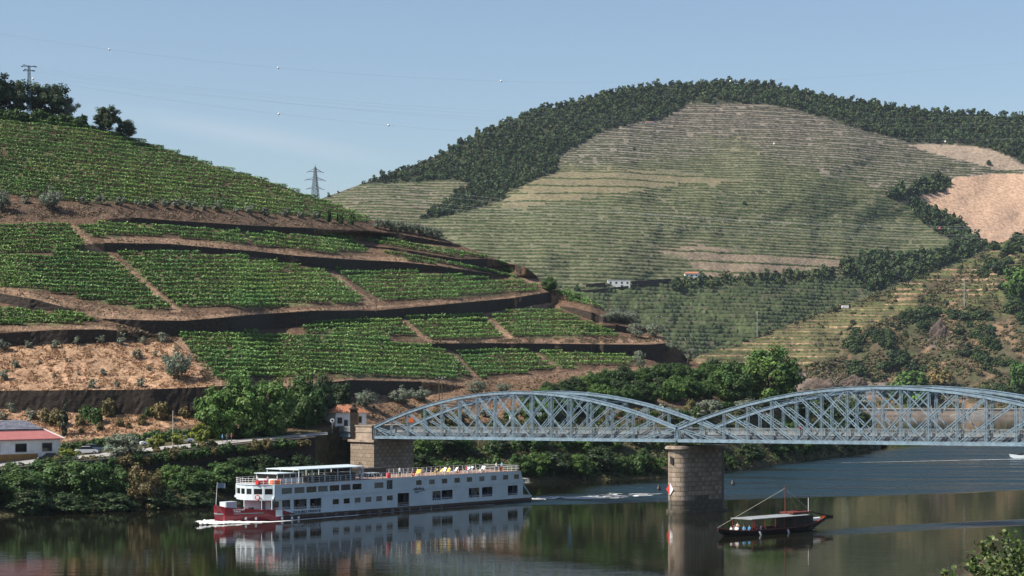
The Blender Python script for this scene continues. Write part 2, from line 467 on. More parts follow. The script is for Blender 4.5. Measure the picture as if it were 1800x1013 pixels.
# ------------------------------------------------------------------ the setting: river, bank, hills
HB = [(-200, 804, 382), (0, 800, 385), (110, 795, 388), (270, 775, 395), (400, 765, 403), (520, 757, 412), (600, 752, 420), (680, 748, 440),
      (735, 746, 452), (900, 742, 478), (1100, 740, 500), (1200, 735, 520), (1300, 728, 560), (1450, 735, 640), (1500, 752, 668), (1560, 783, 702)]   # foot of the near hill
RIDGE = [(-200, 197, 556), (0, 203, 574), (60, 208, 580), (120, 214, 586), (200, 231, 594), (235, 244, 598), (300, 265, 603), (375, 291, 608), (450, 312, 611), (500, 329, 613),
         (557, 349, 615), (610, 369, 616), (662, 390, 617), (720, 404, 619), (780, 420, 622), (850, 447, 626), (890, 462, 625), (925, 470, 623), (970, 508, 619),
         (1040, 529, 616), (1065, 548, 614), (1125, 572, 612), (1167, 592, 606), (1210, 630, 600), (1260, 655, 602), (1300, 680, 608), (1380, 700, 638),
         (1450, 718, 672), (1500, 742, 690), (1560, 780, 715)]
WALLS = [
 ([(232, 383), (292, 388), (450, 398), (575, 403), (624, 405)], [(232, 392), (295, 395), (450, 409), (624, 416)], "long dark terrace wall just below the top vineyard, left of the slanting stairs"),
 ([(638, 407), (700, 412), (750, 421), (795, 429)], [(638, 418), (675, 421), (725, 426), (795, 433)], "short dark terrace wall below the row of olive trees on the ridge"),
 ([(640, 432), (700, 438), (780, 452), (810, 457), (840, 456), (865, 456)], [(640, 434), (700, 441), (780, 457), (810, 464), (845, 470), (865, 470)], "thin terrace wall that swells into a round bastion near the ridge"),
 ([(184, 428), (300, 430), (450, 443), (525, 451), (610, 457), (700, 461), (775, 469), (862, 482)], [(184, 442), (300, 441.5), (375, 446), (450, 452), (525, 467), (590, 474), (700, 476), (775, 480), (862, 489)], "long dark terrace wall with a square left end above the large vine plots"),
 ([(-150, 492), (0, 517), (60, 527), (120, 543)], [(-150, 507), (0, 531), (50, 545), (120, 547)], "wedge of dark terrace wall running out of the picture mid-slope on the left"),
 ([(180, 561), (250, 564), (325, 565), (450, 554), (555, 547), (662, 547), (775, 537), (900, 525), (970, 514)], [(180, 563), (220, 571), (250, 582), (287, 591), (312, 590), (450, 581), (526, 574), (637, 563), (740, 557), (850, 551), (970, 532)], "tallest and longest dark terrace wall, crossing the whole middle of the hillside"),
 ([(984, 539), (1010, 542), (1050, 553), (1060, 561)], [(984, 541), (1020, 556), (1050, 567), (1060, 566)], "curved dark wall at the nose of the hill above the grey olive trees"),
 ([(1082, 572), (1105, 576)], [(1082, 582), (1105, 586)], "very short dark wall under the clump of olive trees on the hill's nose"),
 ([(-150, 592), (0, 587), (100, 581), (175, 580), (205, 582)], [(-150, 616), (0, 610), (100, 605), (205, 601)], "dark terrace wall above the straw coloured field with young olives"),
 ([(756, 605), (850, 604), (1050, 606), (1140, 607), (1170, 604)], [(756, 609), (800, 617), (850, 616), (1000, 618), (1100, 622), (1140, 632), (1170, 637)], "dark terrace wall ending at a rounded corner above the lowest right vine plots"),
 ([(-150, 689), (0, 688), (250, 686), (350, 682), (400, 679)], [(-150, 716), (0, 718), (100, 724), (200, 728), (300, 731), (400, 735)], "tall dark terrace wall below the straw coloured field, above the house"),
 ([(560, 675), (620, 669), (740, 672)], [(560, 700), (640, 696), (740, 690)], "dark wall behind the three round olive trees above the bridge end"),
 ([(906, 467), (923, 470)], [(906, 477), (923, 489)], "stub of dark wall beside the pale track on the hill's shoulder"),
]

def wall_edges(w, x):
    top, bot = w[0], w[1]
    t = interp(top, x); b = interp(bot, x)
    x0, x1 = top[0][0], top[-1][0]
    R = 95.0                                    # beyond its ends the step eases into the slope
    k = np.clip(np.minimum((x - x0 + R) / R, (x1 + R - x) / R), 0, 1)
    k = k * k * (3 - 2 * k)
    m = (t + b) / 2; h = np.maximum(b - t, 0) / 2 * k
    return m - h, m + h, k > 0

def DL(x, y):
    """distance of the near vineyard hill on a bearing, stepping at each terrace wall"""
    x = np.asarray(x, float); y = np.asarray(y, float)
    yb, Yb = interp(HB, x, 1), interp(HB, x, 2)
    yr, Yr = interp(RIDGE, x, 1), interp(RIDGE, x, 2)
    e = yb - y; tot = yb - yr
    for w in WALLS:
        t, b, ins = wall_edges(w, x)
        e = e - np.where(ins, np.clip(b - y, 0, b - t), 0)
        tot = tot - np.where(ins, b - t, 0)
    s = e / tot
    inv = (1 / Yb) * (1 - s) + (1 / Yr) * s
    Y = 1 / inv
    X = (x - 900) * Y / F
    return Y + (fbm(X * 0.05, Y * 0.05, 3) - 0.5) * 3.0 * np.clip(s * 6, 0, 1) * np.clip((1 - s) * 8, 0, 1)

SHORE = [(-200, 914, 330), (0, 907, 339), (340, 892, 362), (530, 878, 387), (560, 864, 415), (590, 861, 421), (735, 854, 438), (935, 848, 452), (1170, 839, 476), (1300, 826, 515), (1400, 812, 567), (1490, 797, 634), (1560, 785, 700)]
FW_TOP = [(-200, 846, 344), (0, 828, 356), (110, 815, 362), (200, 808, 368), (300, 797, 376), (360, 790, 381), (450, 780, 390), (520, 774, 397), (585, 767, 404)]   # parapet of the riverside road
FW_BOT = [(-200, 872, 344), (0, 855, 356), (110, 842, 362), (200, 835, 368), (300, 826, 376), (360, 822, 381), (450, 835, 390), (520, 842, 397), (585, 846, 404)]

# colours of soils and plants (albedo)
SOIL = np.array((0.125, 0.078, 0.050)); STRAW = np.array((0.33, 0.205, 0.125)); PATH = np.array((0.22, 0.143, 0.094)); SCRUB = np.array((0.105, 0.070, 0.048)); VSOIL = np.array((0.085, 0.058, 0.036)); GREENG = np.array((0.06, 0.075, 0.03))

# vine plots: outline, tilt, row pitch, label
PLOTS = [
 ([(-60, 203), (60, 209), (120, 214), (200, 231), (235, 244), (300, 265), (375, 291), (450, 312), (500, 329), (557, 349), (610, 369), (664, 390), (640, 391), (600, 387), (500, 379), (400, 371), (300, 364), (200, 357), (100, 357), (0, 347), (-60, 345)], 0.10, 6.3, "broad bright green vineyard on the upper slope along the skyline"),
 ([(-60, 398), (120, 397), (148, 428), (160, 439), (100, 446), (0, 451), (-60, 453)], -0.02, 6.6, "small vine plot at the left picture edge left of the upper diagonal path"),
 ([(132, 396), (300, 397), (420, 408), (440, 432), (300, 417), (160, 418)], 0.06, 6.2, "narrow vine strip right of the upper diagonal path under the scrub bank"),
 ([(428, 411), (520, 415), (615, 418), (650, 445), (560, 446), (450, 433)], 0.10, 6.2, "vine strip above the sandy track, left of the thin terrace wall"),
 ([(626, 420), (700, 424), (760, 432), (800, 438), (845, 446), (868, 455), (800, 453), (740, 443), (690, 436)], 0.17, 5.6, "thin curved vine strip tapering to the ridge above the bastion wall"),
 ([(664, 439), (720, 446), (790, 463), (850, 474), (888, 480), (915, 493), (880, 487), (800, 472), (720, 459), (690, 452)], 0.19, 5.6, "thin curved vine strip between two terrace walls on the shoulder"),
 ([(868, 460), (886, 464), (905, 482), (912, 489), (885, 477)], 0.16, 5.0, "tiny vine patch beside the pale track at the shoulder"),
 ([(-60, 456), (100, 449), (178, 446), (192, 452), (250, 500), (304, 546), (270, 549), (150, 528), (60, 510), (-60, 500)], 0.03, 6.8, "vine plot left of the long diagonal path, at the left picture edge"),
 ([(202, 443), (300, 444), (430, 454), (520, 469), (572, 479), (646, 531), (560, 538), (430, 543), (318, 545), (255, 492)], 0.0, 6.8, "largest middle vine plot, between the two long diagonal paths"),
 ([(588, 476), (700, 479), (780, 483), (860, 491), (915, 495), (960, 508), (900, 519), (830, 522), (680, 533), (650, 518)], -0.03, 6.6, "vine plot right of the second diagonal path with curved lower rows"),
 ([(-60, 540), (60, 546), (110, 549), (170, 562), (176, 571), (80, 572), (-60, 573)], 0.05, 6.5, "low vine plot under the wedge of wall at the left picture edge"),
 ([(532, 577), (560, 566), (640, 565), (700, 560), (722, 584), (738, 596), (660, 598), (600, 592), (540, 590)], -0.02, 6.6, "small vine plot directly under the tallest wall, beside the wooden pole"),
 ([(712, 561), (780, 557), (846, 554), (884, 593), (800, 597), (760, 599), (742, 588)], -0.03, 6.6, "vine plot under the tallest wall between two short paths"),
 ([(860, 553), (905, 548), (955, 543), (985, 547), (1030, 566), (1098, 592), (1000, 594), (905, 595), (884, 578)], 0.0, 6.4, "wedge of bright vines at the right end of the tallest wall"),
 ([(314, 591), (345, 587), (440, 586), (530, 592), (640, 596), (755, 611), (790, 622), (832, 665), (740, 668), (620, 664), (520, 665), (385, 671), (352, 641)], 0.03, 6.9, "big lowest vine plot right of the lone olive tree in the straw field"),
 ([(802, 621), (860, 618), (930, 619), (950, 632), (982, 651), (900, 660), (846, 667), (818, 642)], -0.02, 6.7, "lowest vine plot between two short paths above the bridge trees"),
 ([(948, 620), (1040, 621), (1090, 625), (1146, 640), (1060, 643), (990, 650), (965, 634)], 0.0, 6.4, "last low vine plot on the right under the rounded wall corner"),
 ([(976, 509), (1000, 512), (1040, 529), (1064, 548), (1035, 541), (1000, 530), (972, 519)], 0.2, 5.2, "sliver of vines spilling over the hill's nose above the grey olives"),
]

def build_left_hill():
    xs = np.arange(-160, 1561, 4.0)
    NR = 230
    sgrid = np.linspace(0, 1, NR)
    X2, S2 = np.meshgrid(xs, sgrid, indexing='ij')
    yb = interp(HB, xs, 1)[:, None]; yr = interp(RIDGE, xs, 1)[:, None]
    Y2 = yb + (yr - yb) * S2
    D = DL(X2, Y2)
    P = at_np(X2, Y2, D)
    P[..., 2] += (fbm(P[..., 0] * 0.6, P[..., 1] * 0.6, 3) - 0.5) * 0.35
    # colours
    col = np.empty(P.shape); col[:] = SOIL
    n1 = fbm(X2 * 0.03, Y2 * 0.05, 4)[..., None]
    straw = inpoly([(-200, 612), (200, 602), (300, 598), (335, 625), (388, 682), (250, 690), (-200, 692)], X2, Y2) | inpoly([(-200, 716), (200, 726), (400, 733), (390, 742), (300, 750), (240, 768), (100, 775), (-200, 800)], X2, Y2)
    col[straw] = STRAW
    br = inpoly([(640, 690), (760, 672), (900, 665), (1050, 650), (1200, 640), (1240, 660), (1100, 720), (900, 738), (640, 745)], X2, Y2)
    col[br] = STRAW * 0.62
    scr = inpoly([(-200, 345), (100, 358), (400, 374), (660, 393), (640, 404), (450, 397), (230, 381), (-200, 396)], X2, Y2)
    col[scr] = SCRUB
    for pl, tl, pt, lb in PLOTS:
        ip = inpoly(pl, X2, Y2); col[ip] = VSOIL + (fbm(X2 * .02 + 7, Y2 * .05, 3)[ip] > .53)[:, None] * (GREENG * .9 - VSOIL * .4)
    paths = [[(120, 397), (134, 397), (170, 436), (190, 444), (322, 548), (306, 549), (184, 452), (150, 436)], [(575, 477), (588, 477), (662, 536), (645, 536)], [(704, 560), (712, 560), (764, 601), (748, 601)],
             [(850, 554), (860, 554), (906, 597), (890, 597)], [(785, 620), (800, 620), (848, 668), (834, 668)], [(940, 625), (950, 625), (990, 652), (980, 653)],
             [(892, 462), (907, 465), (908, 480), (925, 490), (945, 492), (972, 512), (1000, 524), (985, 528), (955, 512), (930, 498), (900, 480)],
             [(905, 525), (975, 518), (985, 528), (960, 542), (850, 555), (850, 551)], [(184, 418), (300, 419), (440, 434), (560, 448), (690, 452), (775, 465), (862, 480), (862, 484), (700, 462), (450, 444), (184, 429)],
             [(0, 504), (120, 528), (240, 552), (330, 556), (600, 540), (700, 536), (900, 521), (970, 509), (970, 515), (900, 526), (560, 549), (320, 566), (180, 562), (60, 530), (0, 516)],
             [(-200, 574), (176, 573), (240, 585), (300, 600), (200, 602), (205, 582), (175, 579), (-200, 587)], [(318, 591), (335, 610), (400, 680), (380, 684), (330, 622), (305, 600)],
             [(760, 598), (900, 596), (1110, 594), (1165, 590), (1172, 604), (1050, 606), (756, 606)], [(380, 672), (620, 666), (840, 668), (1000, 654), (1180, 640), (1180, 648), (1000, 662), (760, 674), (560, 678), (390, 684)]]
    for pp in paths:
        col[inpoly(pp, X2, Y2)] = PATH
    col *= (0.62 + 0.76 * n1)
    col *= (0.80 + 0.40 * RNG.random(X2.shape))[..., None]
    # the far side of the ridge, falling away
    back = []
    for dy, dz in ((12, -1.5), (45, -14), (130, -60), (260, -120)):
        q = P[:, -1].copy(); q[:, 1] += dy; q[:, 2] = np.maximum(q[:, 2] + dz, -3); back.append(q)
    back = np.stack(back, 1)
    Pall = np.concatenate([P, back], 1)
    call = np.concatenate([col, np.repeat(col[:, -1:] * 0 + SCRUB, back.shape[1], 1)], 1)
    nx, ny = Pall.shape[:2]
    I = np.arange(nx * ny).reshape(nx, ny)
    Fc = np.stack([I[:-1, :-1], I[1:, :-1], I[1:, 1:], I[:-1, 1:]], -1).reshape(-1, 4)
    me = mesh_np("near_hill", Pall.reshape(-1, 3), Fc, M['soil'], call.reshape(-1, 3), True)
    tag(obj("vineyard_hill", me), "steep terraced vineyard hill of brown soil rising from the left bank", "hill", kind="structure")
build_left_hill()

def build_bank():
    xs = np.arange(-160, 1549, 4.0)
    rows = []
    k = interp(SHORE, xs, 2)
    sh = at_np(xs, interp(SHORE, xs, 1), k)
    a = sh.copy(); a[:, 1] -= 6; a[:, 2] = -3.0
    sh[:, 2] = 0.15
    hb = at_np(xs, interp(HB, xs, 1), interp(HB, xs, 2))
    inw = xs <= 585
    wb = at_np(xs, interp(FW_BOT, xs, 1), interp(FW_BOT, xs, 2)); wt = at_np(xs, interp(FW_TOP, xs, 1), interp(FW_TOP, xs, 2))
    m1 = sh + (hb - sh) * 0.35; m2 = sh + (hb - sh) * 0.75; m2[:, 2] += 0.8
    blend = np.clip((xs - 548) / 30, 0, 1)[:, None]
    wt_b = wt.copy(); wt_b[:, 1] += 0.25
    wb_b = wb.copy(); wb_b[:, 1] += 0.2
    seq = [a, sh, sh + (np.where(blend > 0, m1, wb_b) - sh) * 0.5, wb_b * (1 - blend) + m1 * blend, wt_b * (1 - blend) + m2 * blend]
    seq += [seq[-1] + (hb - seq[-1]) * t for t in (0.25, 0.5, 0.75, 1.0)]
    P = np.stack(seq, 1)
    P[:, 1:4, 2] += (fbm(P[:, 1:4, 0] * 0.25, P[:, 1:4, 1] * 0.25, 3) - 0.5) * 1.2
    P[:, 1, 2] = np.maximum(P[:, 1, 2], 0.05)
    nx, ny = P.shape[:2]
    col = np.empty(P.shape); col[:] = SOIL * 0.35 + GREENG * 0.55
    col *= (0.6 + 0.8 * fbm(P[..., 0] * 0.15, P[..., 1] * 0.15 + P[..., 2] * 0.4, 4))[..., None]
    I = np.arange(nx * ny).reshape(nx, ny)
    Fc = np.stack([I[:-1, :-1], I[1:, :-1], I[1:, 1:], I[:-1, 1:]], -1).reshape(-1, 4)
    tag(obj("river_bank", mesh_np("river_bank", P.reshape(-1, 3), Fc, M['soil'], col.reshape(-1, 3), True)), "earthy river bank below the road with scrub", "bank", kind="structure")
    # road on the bank
    sel = (xs < 580)
    fr = wt[sel] + (hb[sel] - wt[sel]) * 0.22; bk = wt[sel] + (hb[sel] - wt[sel]) * 0.50
    fr[:, 2] += 0.12; bk[:, 2] += 0.12
    Pr = np.stack([fr, fr + (bk - fr) * 0.5 + np.array((0, 0, 0.05)), bk], 1)
    nx, ny = Pr.shape[:2]
    I = np.arange(nx * ny).reshape(nx, ny)
    Fc = np.stack([I[:-1, :-1], I[1:, :-1], I[1:, 1:], I[:-1, 1:]], -1).reshape(-1, 4)
    tag(obj("road", mesh_np("road", Pr.reshape(-1, 3), Fc, M['road'] if 'road' in M else M['concrete'], None, True)), "pale riverside road behind the parapet", "road", kind="structure")
    # parapet wall of the road
    xw = np.arange(-160, 557, 6.0)
    t = at_np(xw, interp(FW_TOP, xw, 1), interp(FW_TOP, xw, 2)); b = at_np(xw, interp(FW_BOT, xw, 1), interp(FW_BOT, xw, 2))
    ribbon_wall("riverside_wall", t, b, M['schist'], "dark retaining wall that carries the riverside road", "wall", cap=M['coping'])

def ribbon_wall(name, t, b, mat, label, cat, cap=None, thick=0.9, group=None, bury=0.8):
    """a wall along a line: uneven rubble face with courses, a cap and a back"""
    n = len(t); R = 6
    rows = []
    for k in range(R):
        s = k / (R - 1)
        p = b + (t - b) * s
        p[:, 2] -= bury * (1 - s)
        p[:, 1] -= 0.35 - 0.12 * s - (RNG.random(n) - 0.5) * 0.16
        p[:, 2] += 0.12 * (s == 1)
        rows.append(p)
    tb = rows[-1].copy(); tb[:, 1] += thick; rows.append(tb)
    bb = rows[0].copy(); bb[:, 1] += thick + 0.1; rows.append(bb)
    P = np.stack(rows, 1)
    nx, ny = P.shape[:2]
    I = np.arange(nx * ny).reshape(nx, ny)
    Fc = np.stack([I[:-1, :-1], I[1:, :-1], I[1:, 1:], I[:-1, 1:]], -1).reshape(-1, 4)
    ends = [tuple(I[0, :]), tuple(I[-1, ::-1])]
    me = bpy.data.meshes.new(name)
    me.from_pydata(P.reshape(-1, 3).tolist(), [], Fc.tolist() + ends)
    me.materials.append(mat); me.update()
    o = tag(obj(name, me), label, cat, group)
    if cap is not None:
        mb = MB()
        for i in range(n - 1):
            mb.bar(Vector(t[i]) + Vector((0, 0, 0.24)), Vector(t[i + 1]) + Vector((0, 0, 0.24)), 0.6, 0.2)
        c = mb.build("coping", cap, o)
    return o

M['road'] = mat_plain("worn_road", (0.34, 0.32, 0.30), 0.9, 0.2, 0.3, 0.1)
build_bank()
for w in WALLS:
    x0, x1 = w[0][0][0], w[0][-1][0]
    xw = np.linspace(x0, x1, max(3, int((x1 - x0) / 6)))
    yt, ybt = interp(w[0], xw), interp(w[1], xw)
    Yw = DL(xw, ybt - 0.01 + 0 * xw)
    t = at_np(xw, yt, Yw); b = at_np(xw, ybt, Yw)
    ribbon_wall("terrace_wall", t, b, M['schist'], w[2], "wall")

# ---- river and river bed
def sheet(name, x0, x1, y0, y1, z, mat, label, cat):
    me = bpy.data.meshes.new(name)
    me.from_pydata([(x0, y0, z), (x1, y0, z), (x1, y1, z), (x0, y1, z)], [], [(0, 1, 2, 3)])
    me.materials.append(mat); me.update()
    return tag(obj(name, me), label, cat, kind="structure")
sheet("ground", -9000, 9000, -3000, 15000, -6.0, M['rock'], "valley floor under river and hills", "ground")
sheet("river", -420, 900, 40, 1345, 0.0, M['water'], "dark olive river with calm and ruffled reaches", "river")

# ---- the near bank below the viewer
def build_near_bank():
    xs = np.linspace(-260, 260, 60); ys = np.array([-60, -20, 0, 20, 45, 70, 95, 120])
    zs = np.array([21.0, 21.0, 20.6, 17.0, 12.0, 7.0, 2.0, -3.0])
    X, Yg = np.meshgrid(xs, ys, indexing='ij')
    Z = np.broadcast_to(zs, X.shape) + (fbm(X * 0.1, Yg * 0.1) - 0.5) * 2.0 * (Yg > 10)
    P = np.stack([X, Yg, Z], -1); nx, ny = X.shape
    I = np.arange(nx * ny).reshape(nx, ny)
    Fc = np.stack([I[:-1, :-1], I[1:, :-1], I[1:, 1:], I[:-1, 1:]], -1).reshape(-1, 4)
    col = np.empty(P.shape); col[:] = SOIL
    tag(obj("near_bank", mesh_np("near_bank", P.reshape(-1, 3), Fc, M['soil'], col.reshape(-1, 3), True)), "slope of the near bank below the viewer", "bank", kind="structure")
build_near_bank()

# ---- the far hill across the side valley
FAR_RIDGE = [(380, 372, 1780), (500, 360, 1850), (560, 351, 1900), (610, 333, 1940), (640, 322, 1970), (700, 303, 2020), (760, 278, 2080), (800, 258, 2120), (860, 227, 2180), (900, 211, 2220), (950, 194, 2260),
             (1000, 184, 2300), (1050, 169, 2340), (1100, 157, 2380), (1150, 151, 2420), (1200, 150, 2440), (1250, 146, 2450), (1350, 150, 2460), (1400, 158, 2460), (1450, 168, 2460), (1500, 178, 2460), (1550, 186, 2470),
             (1600, 192, 2480), (1650, 197, 2490), (1700, 201, 2500), (1800, 207, 2500), (1960, 222, 2500)]
FAR_BASE = (662, 1340)
def far_base_Y(x): return np.interp(x, [300, 1960], [1240, 1860])
BUMPS = [(1060, 430, 280, 130, 0.030), (1420, 300, 190, 80, 0.014), (1230, 245, 70, 60, -0.007), (850, 350, 70, 50, -0.018), (680, 360, 120, 60, 0.012), (1330, 560, 170, 70, 0.014), (1560, 420, 90, 60, -0.014), (1150, 330, 140, 45, 0.008)]

def DC(x, y):
    x = np.asarray(x, float); y = np.asarray(y, float)
    yb, Yb = FAR_BASE[0], far_base_Y(x)
    yr, Yr = interp(FAR_RIDGE, x, 1), interp(FAR_RIDGE, x, 2)
    s = (yb - y) / (yb - yr)
    Y = 1 / ((1 / Yb) * (1 - s) + (1 / Yr) * s)
    f = 1.0
    for cx, cy, sx, sy, a in BUMPS:
        f = f - a * np.exp(-((x - cx) / sx) ** 2 - ((y - cy) / sy) ** 2)
    f = f + (fbm(x * 0.012, y * 0.018, 4) - 0.5) * 0.018 * np.clip((1 - s) * 6, 0, 1)
    return Y * f

FOREST = [
 [(540, 362), (600, 338), (640, 322), (640, 300), (800, 240), (900, 195), (1100, 130), (1250, 120), (1500, 150), (1960, 190), (1960, 400), (1850, 330), (1800, 291), (1775, 276), (1740, 262), (1680, 254), (1600, 252), (1560, 240), (1500, 225), (1440, 205), (1390, 191), (1350, 185), (1280, 182), (1212, 182), (1190, 195), (1168, 208), (1130, 215), (1060, 232), (1000, 265), (975, 290), (988, 298), (930, 322), (892, 338), (886, 352), (850, 364), (800, 377), (760, 386), (732, 385), (770, 370), (800, 342), (830, 322), (800, 318), (760, 319), (700, 322), (660, 325), (622, 324), (575, 345)],
 [(1548, 346), (1600, 330), (1650, 318), (1672, 322), (1664, 336), (1610, 346), (1580, 354)],
 [(1596, 358), (1640, 372), (1690, 398), (1728, 430), (1700, 432), (1650, 414), (1620, 390)],
 [(1478, 470), (1530, 452), (1600, 458), (1640, 452), (1690, 436), (1735, 430), (1720, 445), (1660, 470), (1600, 492), (1560, 505), (1530, 516), (1508, 502), (1490, 490)],
]
CLEAR = [(1538, 176), (1600, 186), (1592, 192), (1545, 186)]
BARE = [[(1580, 353), (1680, 312), (1730, 307), (1960, 300), (1960, 420), (1740, 436), (1728, 430), (1700, 405), (1640, 372), (1596, 358)],
        [(1590, 254), (1680, 254), (1740, 262), (1775, 276), (1810, 300), (1760, 300), (1700, 285), (1640, 270)]]

def far_colour(X2, Y2):
    X0, Y0 = X2, Y2
    X2 = X2 + (fbm(X0 * 0.03, Y0 * 0.05, 4) - .5) * 70; Y2 = Y2 + (fbm(X0 * 0.03 + 40, Y0 * 0.05, 4) - .5) * 34
    col = np.empty(X2.shape + (3,)); col[:] = (0.140, 0.134, 0.080)
    def put(poly, c, w=1.0):
        m = inpoly(poly, X2, Y2); col[m] = col[m] * (1 - w) + np.array(c) * w
    put([(960, 100), (1960, 100), (1960, 340), (1700, 330), (1560, 345), (1440, 312), (1330, 262), (1200, 232), (1160, 222), (1170, 280), (960, 300)], (0.185, 0.157, 0.125))
    put([(985, 300), (1010, 258), (1090, 228), (1170, 222), (1220, 240), (1250, 275), (1100, 280)], (0.180, 0.157, 0.125))
    put([(560, 345), (640, 324), (830, 320), (800, 360), (740, 386), (820, 400), (640, 396)], (0.170, 0.142, 0.102))
    put([(885, 356), (930, 325), (990, 300), (1180, 300), (1310, 318), (1180, 328), (1050, 346), (940, 362), (880, 372)], (0.175, 0.150, 0.088))
    put([(1165, 440), (1230, 432), (1290, 440), (1480, 455), (1470, 470), (1330, 486), (1240, 484), (1210, 465), (1170, 452)], (0.215, 0.165, 0.115))
    X2, Y2 = X0 + (X2 - X0) * .2, Y0 + (Y2 - Y0) * .2
    for b in BARE: put(b, (0.40, 0.265, 0.18))
    put(BARE[1], (0.30, 0.23, 0.17))
    put([(1000, 505), (1500, 490), (1530, 520), (1440, 545), (1300, 600), (1200, 640), (1080, 640)], (0.092, 0.090, 0.052))
    X2, Y2 = X0, Y0
    for f in FOREST: put(f, (0.045, 0.050, 0.026))
    put(CLEAR, (0.33, 0.25, 0.17))
    m = fbm(X2 * 0.02, Y2 * 0.05, 4)[..., None]
    return col * (0.87 + 0.26 * m)

def build_far_hill():
    xs = np.arange(384, 1953, 5.0); NR = 170
    sg = np.linspace(0, 1, NR)
    X2, S2 = np.meshgrid(xs, sg, indexing='ij')
    yr = interp(FAR_RIDGE, xs, 1)[:, None]
    Y2 = FAR_BASE[0] + (yr - FAR_BASE[0]) * S2
    P = at_np(X2, Y2, DC(X2, Y2))
    col = far_colour(X2, Y2)
    foot = P[:, 0].copy(); foot[:, 1] -= 60; foot[:, 2] = -8
    backs = []
    for dy, dz in ((40, -4), (200, -60), (700, -260)):
        q = P[:, -1].copy(); q[:, 1] += dy; q[:, 2] += dz; backs.append(q)
    P = np.concatenate([foot[:, None], P] + [b[:, None] for b in backs], 1)
    col = np.concatenate([col[:, :1], col] + [col[:, -1:]] * 3, 1)
    nx, ny = P.shape[:2]
    I = np.arange(nx * ny).reshape(nx, ny)
    Fc = np.stack([I[:-1, :-1], I[1:, :-1], I[1:, 1:], I[:-1, 1:]], -1).reshape(-1, 4)
    tag(obj("terraced_hill", mesh_np("terraced_hill", P.reshape(-1, 3), Fc, M['far_soil'], col.reshape(-1, 3), True)), "big rounded far hill with contour terraces and a wooded crest", "hill", kind="structure")
build_far_hill()

# ---- the scrubby hill on the right
RH_RIDGE = [(1180, 648, 1375), (1230, 625, 1395), (1300, 605, 1425), (1370, 578, 1460), (1440, 551, 1500), (1480, 538, 1530), (1530, 520, 1560), (1600, 494, 1600), (1660, 472, 1640), (1700, 457, 1665), (1740, 436, 1690), (1800, 409, 1720), (1960, 345, 1800)]
RH_BASE = (722, 1325)
def DR(x, y):
    x = np.asarray(x, float); y = np.asarray(y, float)
    yb, Yb = RH_BASE
    yr, Yr = interp(RH_RIDGE, x, 1), interp(RH_RIDGE, x, 2)
    s = (yb - y) / (yb - yr)
    Y = 1 / ((1 / Yb) * (1 - s) + (1 / Yr) * s)
    return Y * (1 + (fbm(x * 0.02, y * 0.03, 4) - 0.5) * 0.022 * np.clip(s * 5, 0, 1) * np.clip((1 - s) * 6, 0, 1))

def build_right_hill():
    xs = np.arange(1184, 1957, 4.0); NR = 110
    sg = np.linspace(0, 1, NR)
    X2, S2 = np.meshgrid(xs, sg, indexing='ij')
    yr = interp(RH_RIDGE, xs, 1)[:, None]
    Y2 = RH_BASE[0] + (yr - RH_BASE[0]) * S2
    P = at_np(X2, Y2, DR(X2, Y2))
    col = np.empty(P.shape); col[:] = (0.086, 0.070, 0.040)
    n1 = fbm(X2 * 0.035, Y2 * 0.05, 4)
    col[n1 > 0.63] = (0.19, 0.125, 0.075)
    col[n1 < 0.42] = (0.070, 0.072, 0.034)
    def put(poly, c): col[inpoly(poly, X2, Y2)] = c
    put([(1300, 612), (1440, 556), (1500, 540), (1600, 528), (1560, 560), (1490, 590), (1480, 625), (1330, 625)], (0.14, 0.118, 0.06))
    put([(1400, 655), (1560, 650), (1560, 700), (1400, 705)], (0.17, 0.130, 0.105))
    put([(1620, 600), (1650, 565), (1668, 600), (1690, 615), (1640, 615)], (0.15, 0.112, 0.085))
    col *= (0.7 + 0.6 * fbm(X2 * 0.08, Y2 * 0.12, 4))[..., None]
    foot = P[:, 0].copy(); foot[:, 1] -= 8; foot[:, 2] = -4
    backs = []
    for dy, dz in ((15, -1.5), (80, -30), (200, -120)):
        q = P[:, -1].copy(); q[:, 1] += dy; q[:, 2] = np.maximum(q[:, 2] + dz, -5); backs.append(q)
    P = np.concatenate([foot[:, None], P] + [b[:, None] for b in backs], 1)
    col = np.concatenate([col[:, :1], col] + [col[:, -1:]] * 3, 1)
    nx, ny = P.shape[:2]
    I = np.arange(nx * ny).reshape(nx, ny)
    Fc = np.stack([I[:-1, :-1], I[1:, :-1], I[1:, 1:], I[:-1, 1:]], -1).reshape(-1, 4)
    tag(obj("scrub_hill", mesh_np("scrub_hill", P.reshape(-1, 3), Fc, M['far_soil'], col.reshape(-1, 3), True)), "olive brown scrubby hill with pale terraces across the river", "hill", kind="structure")
build_right_hill()

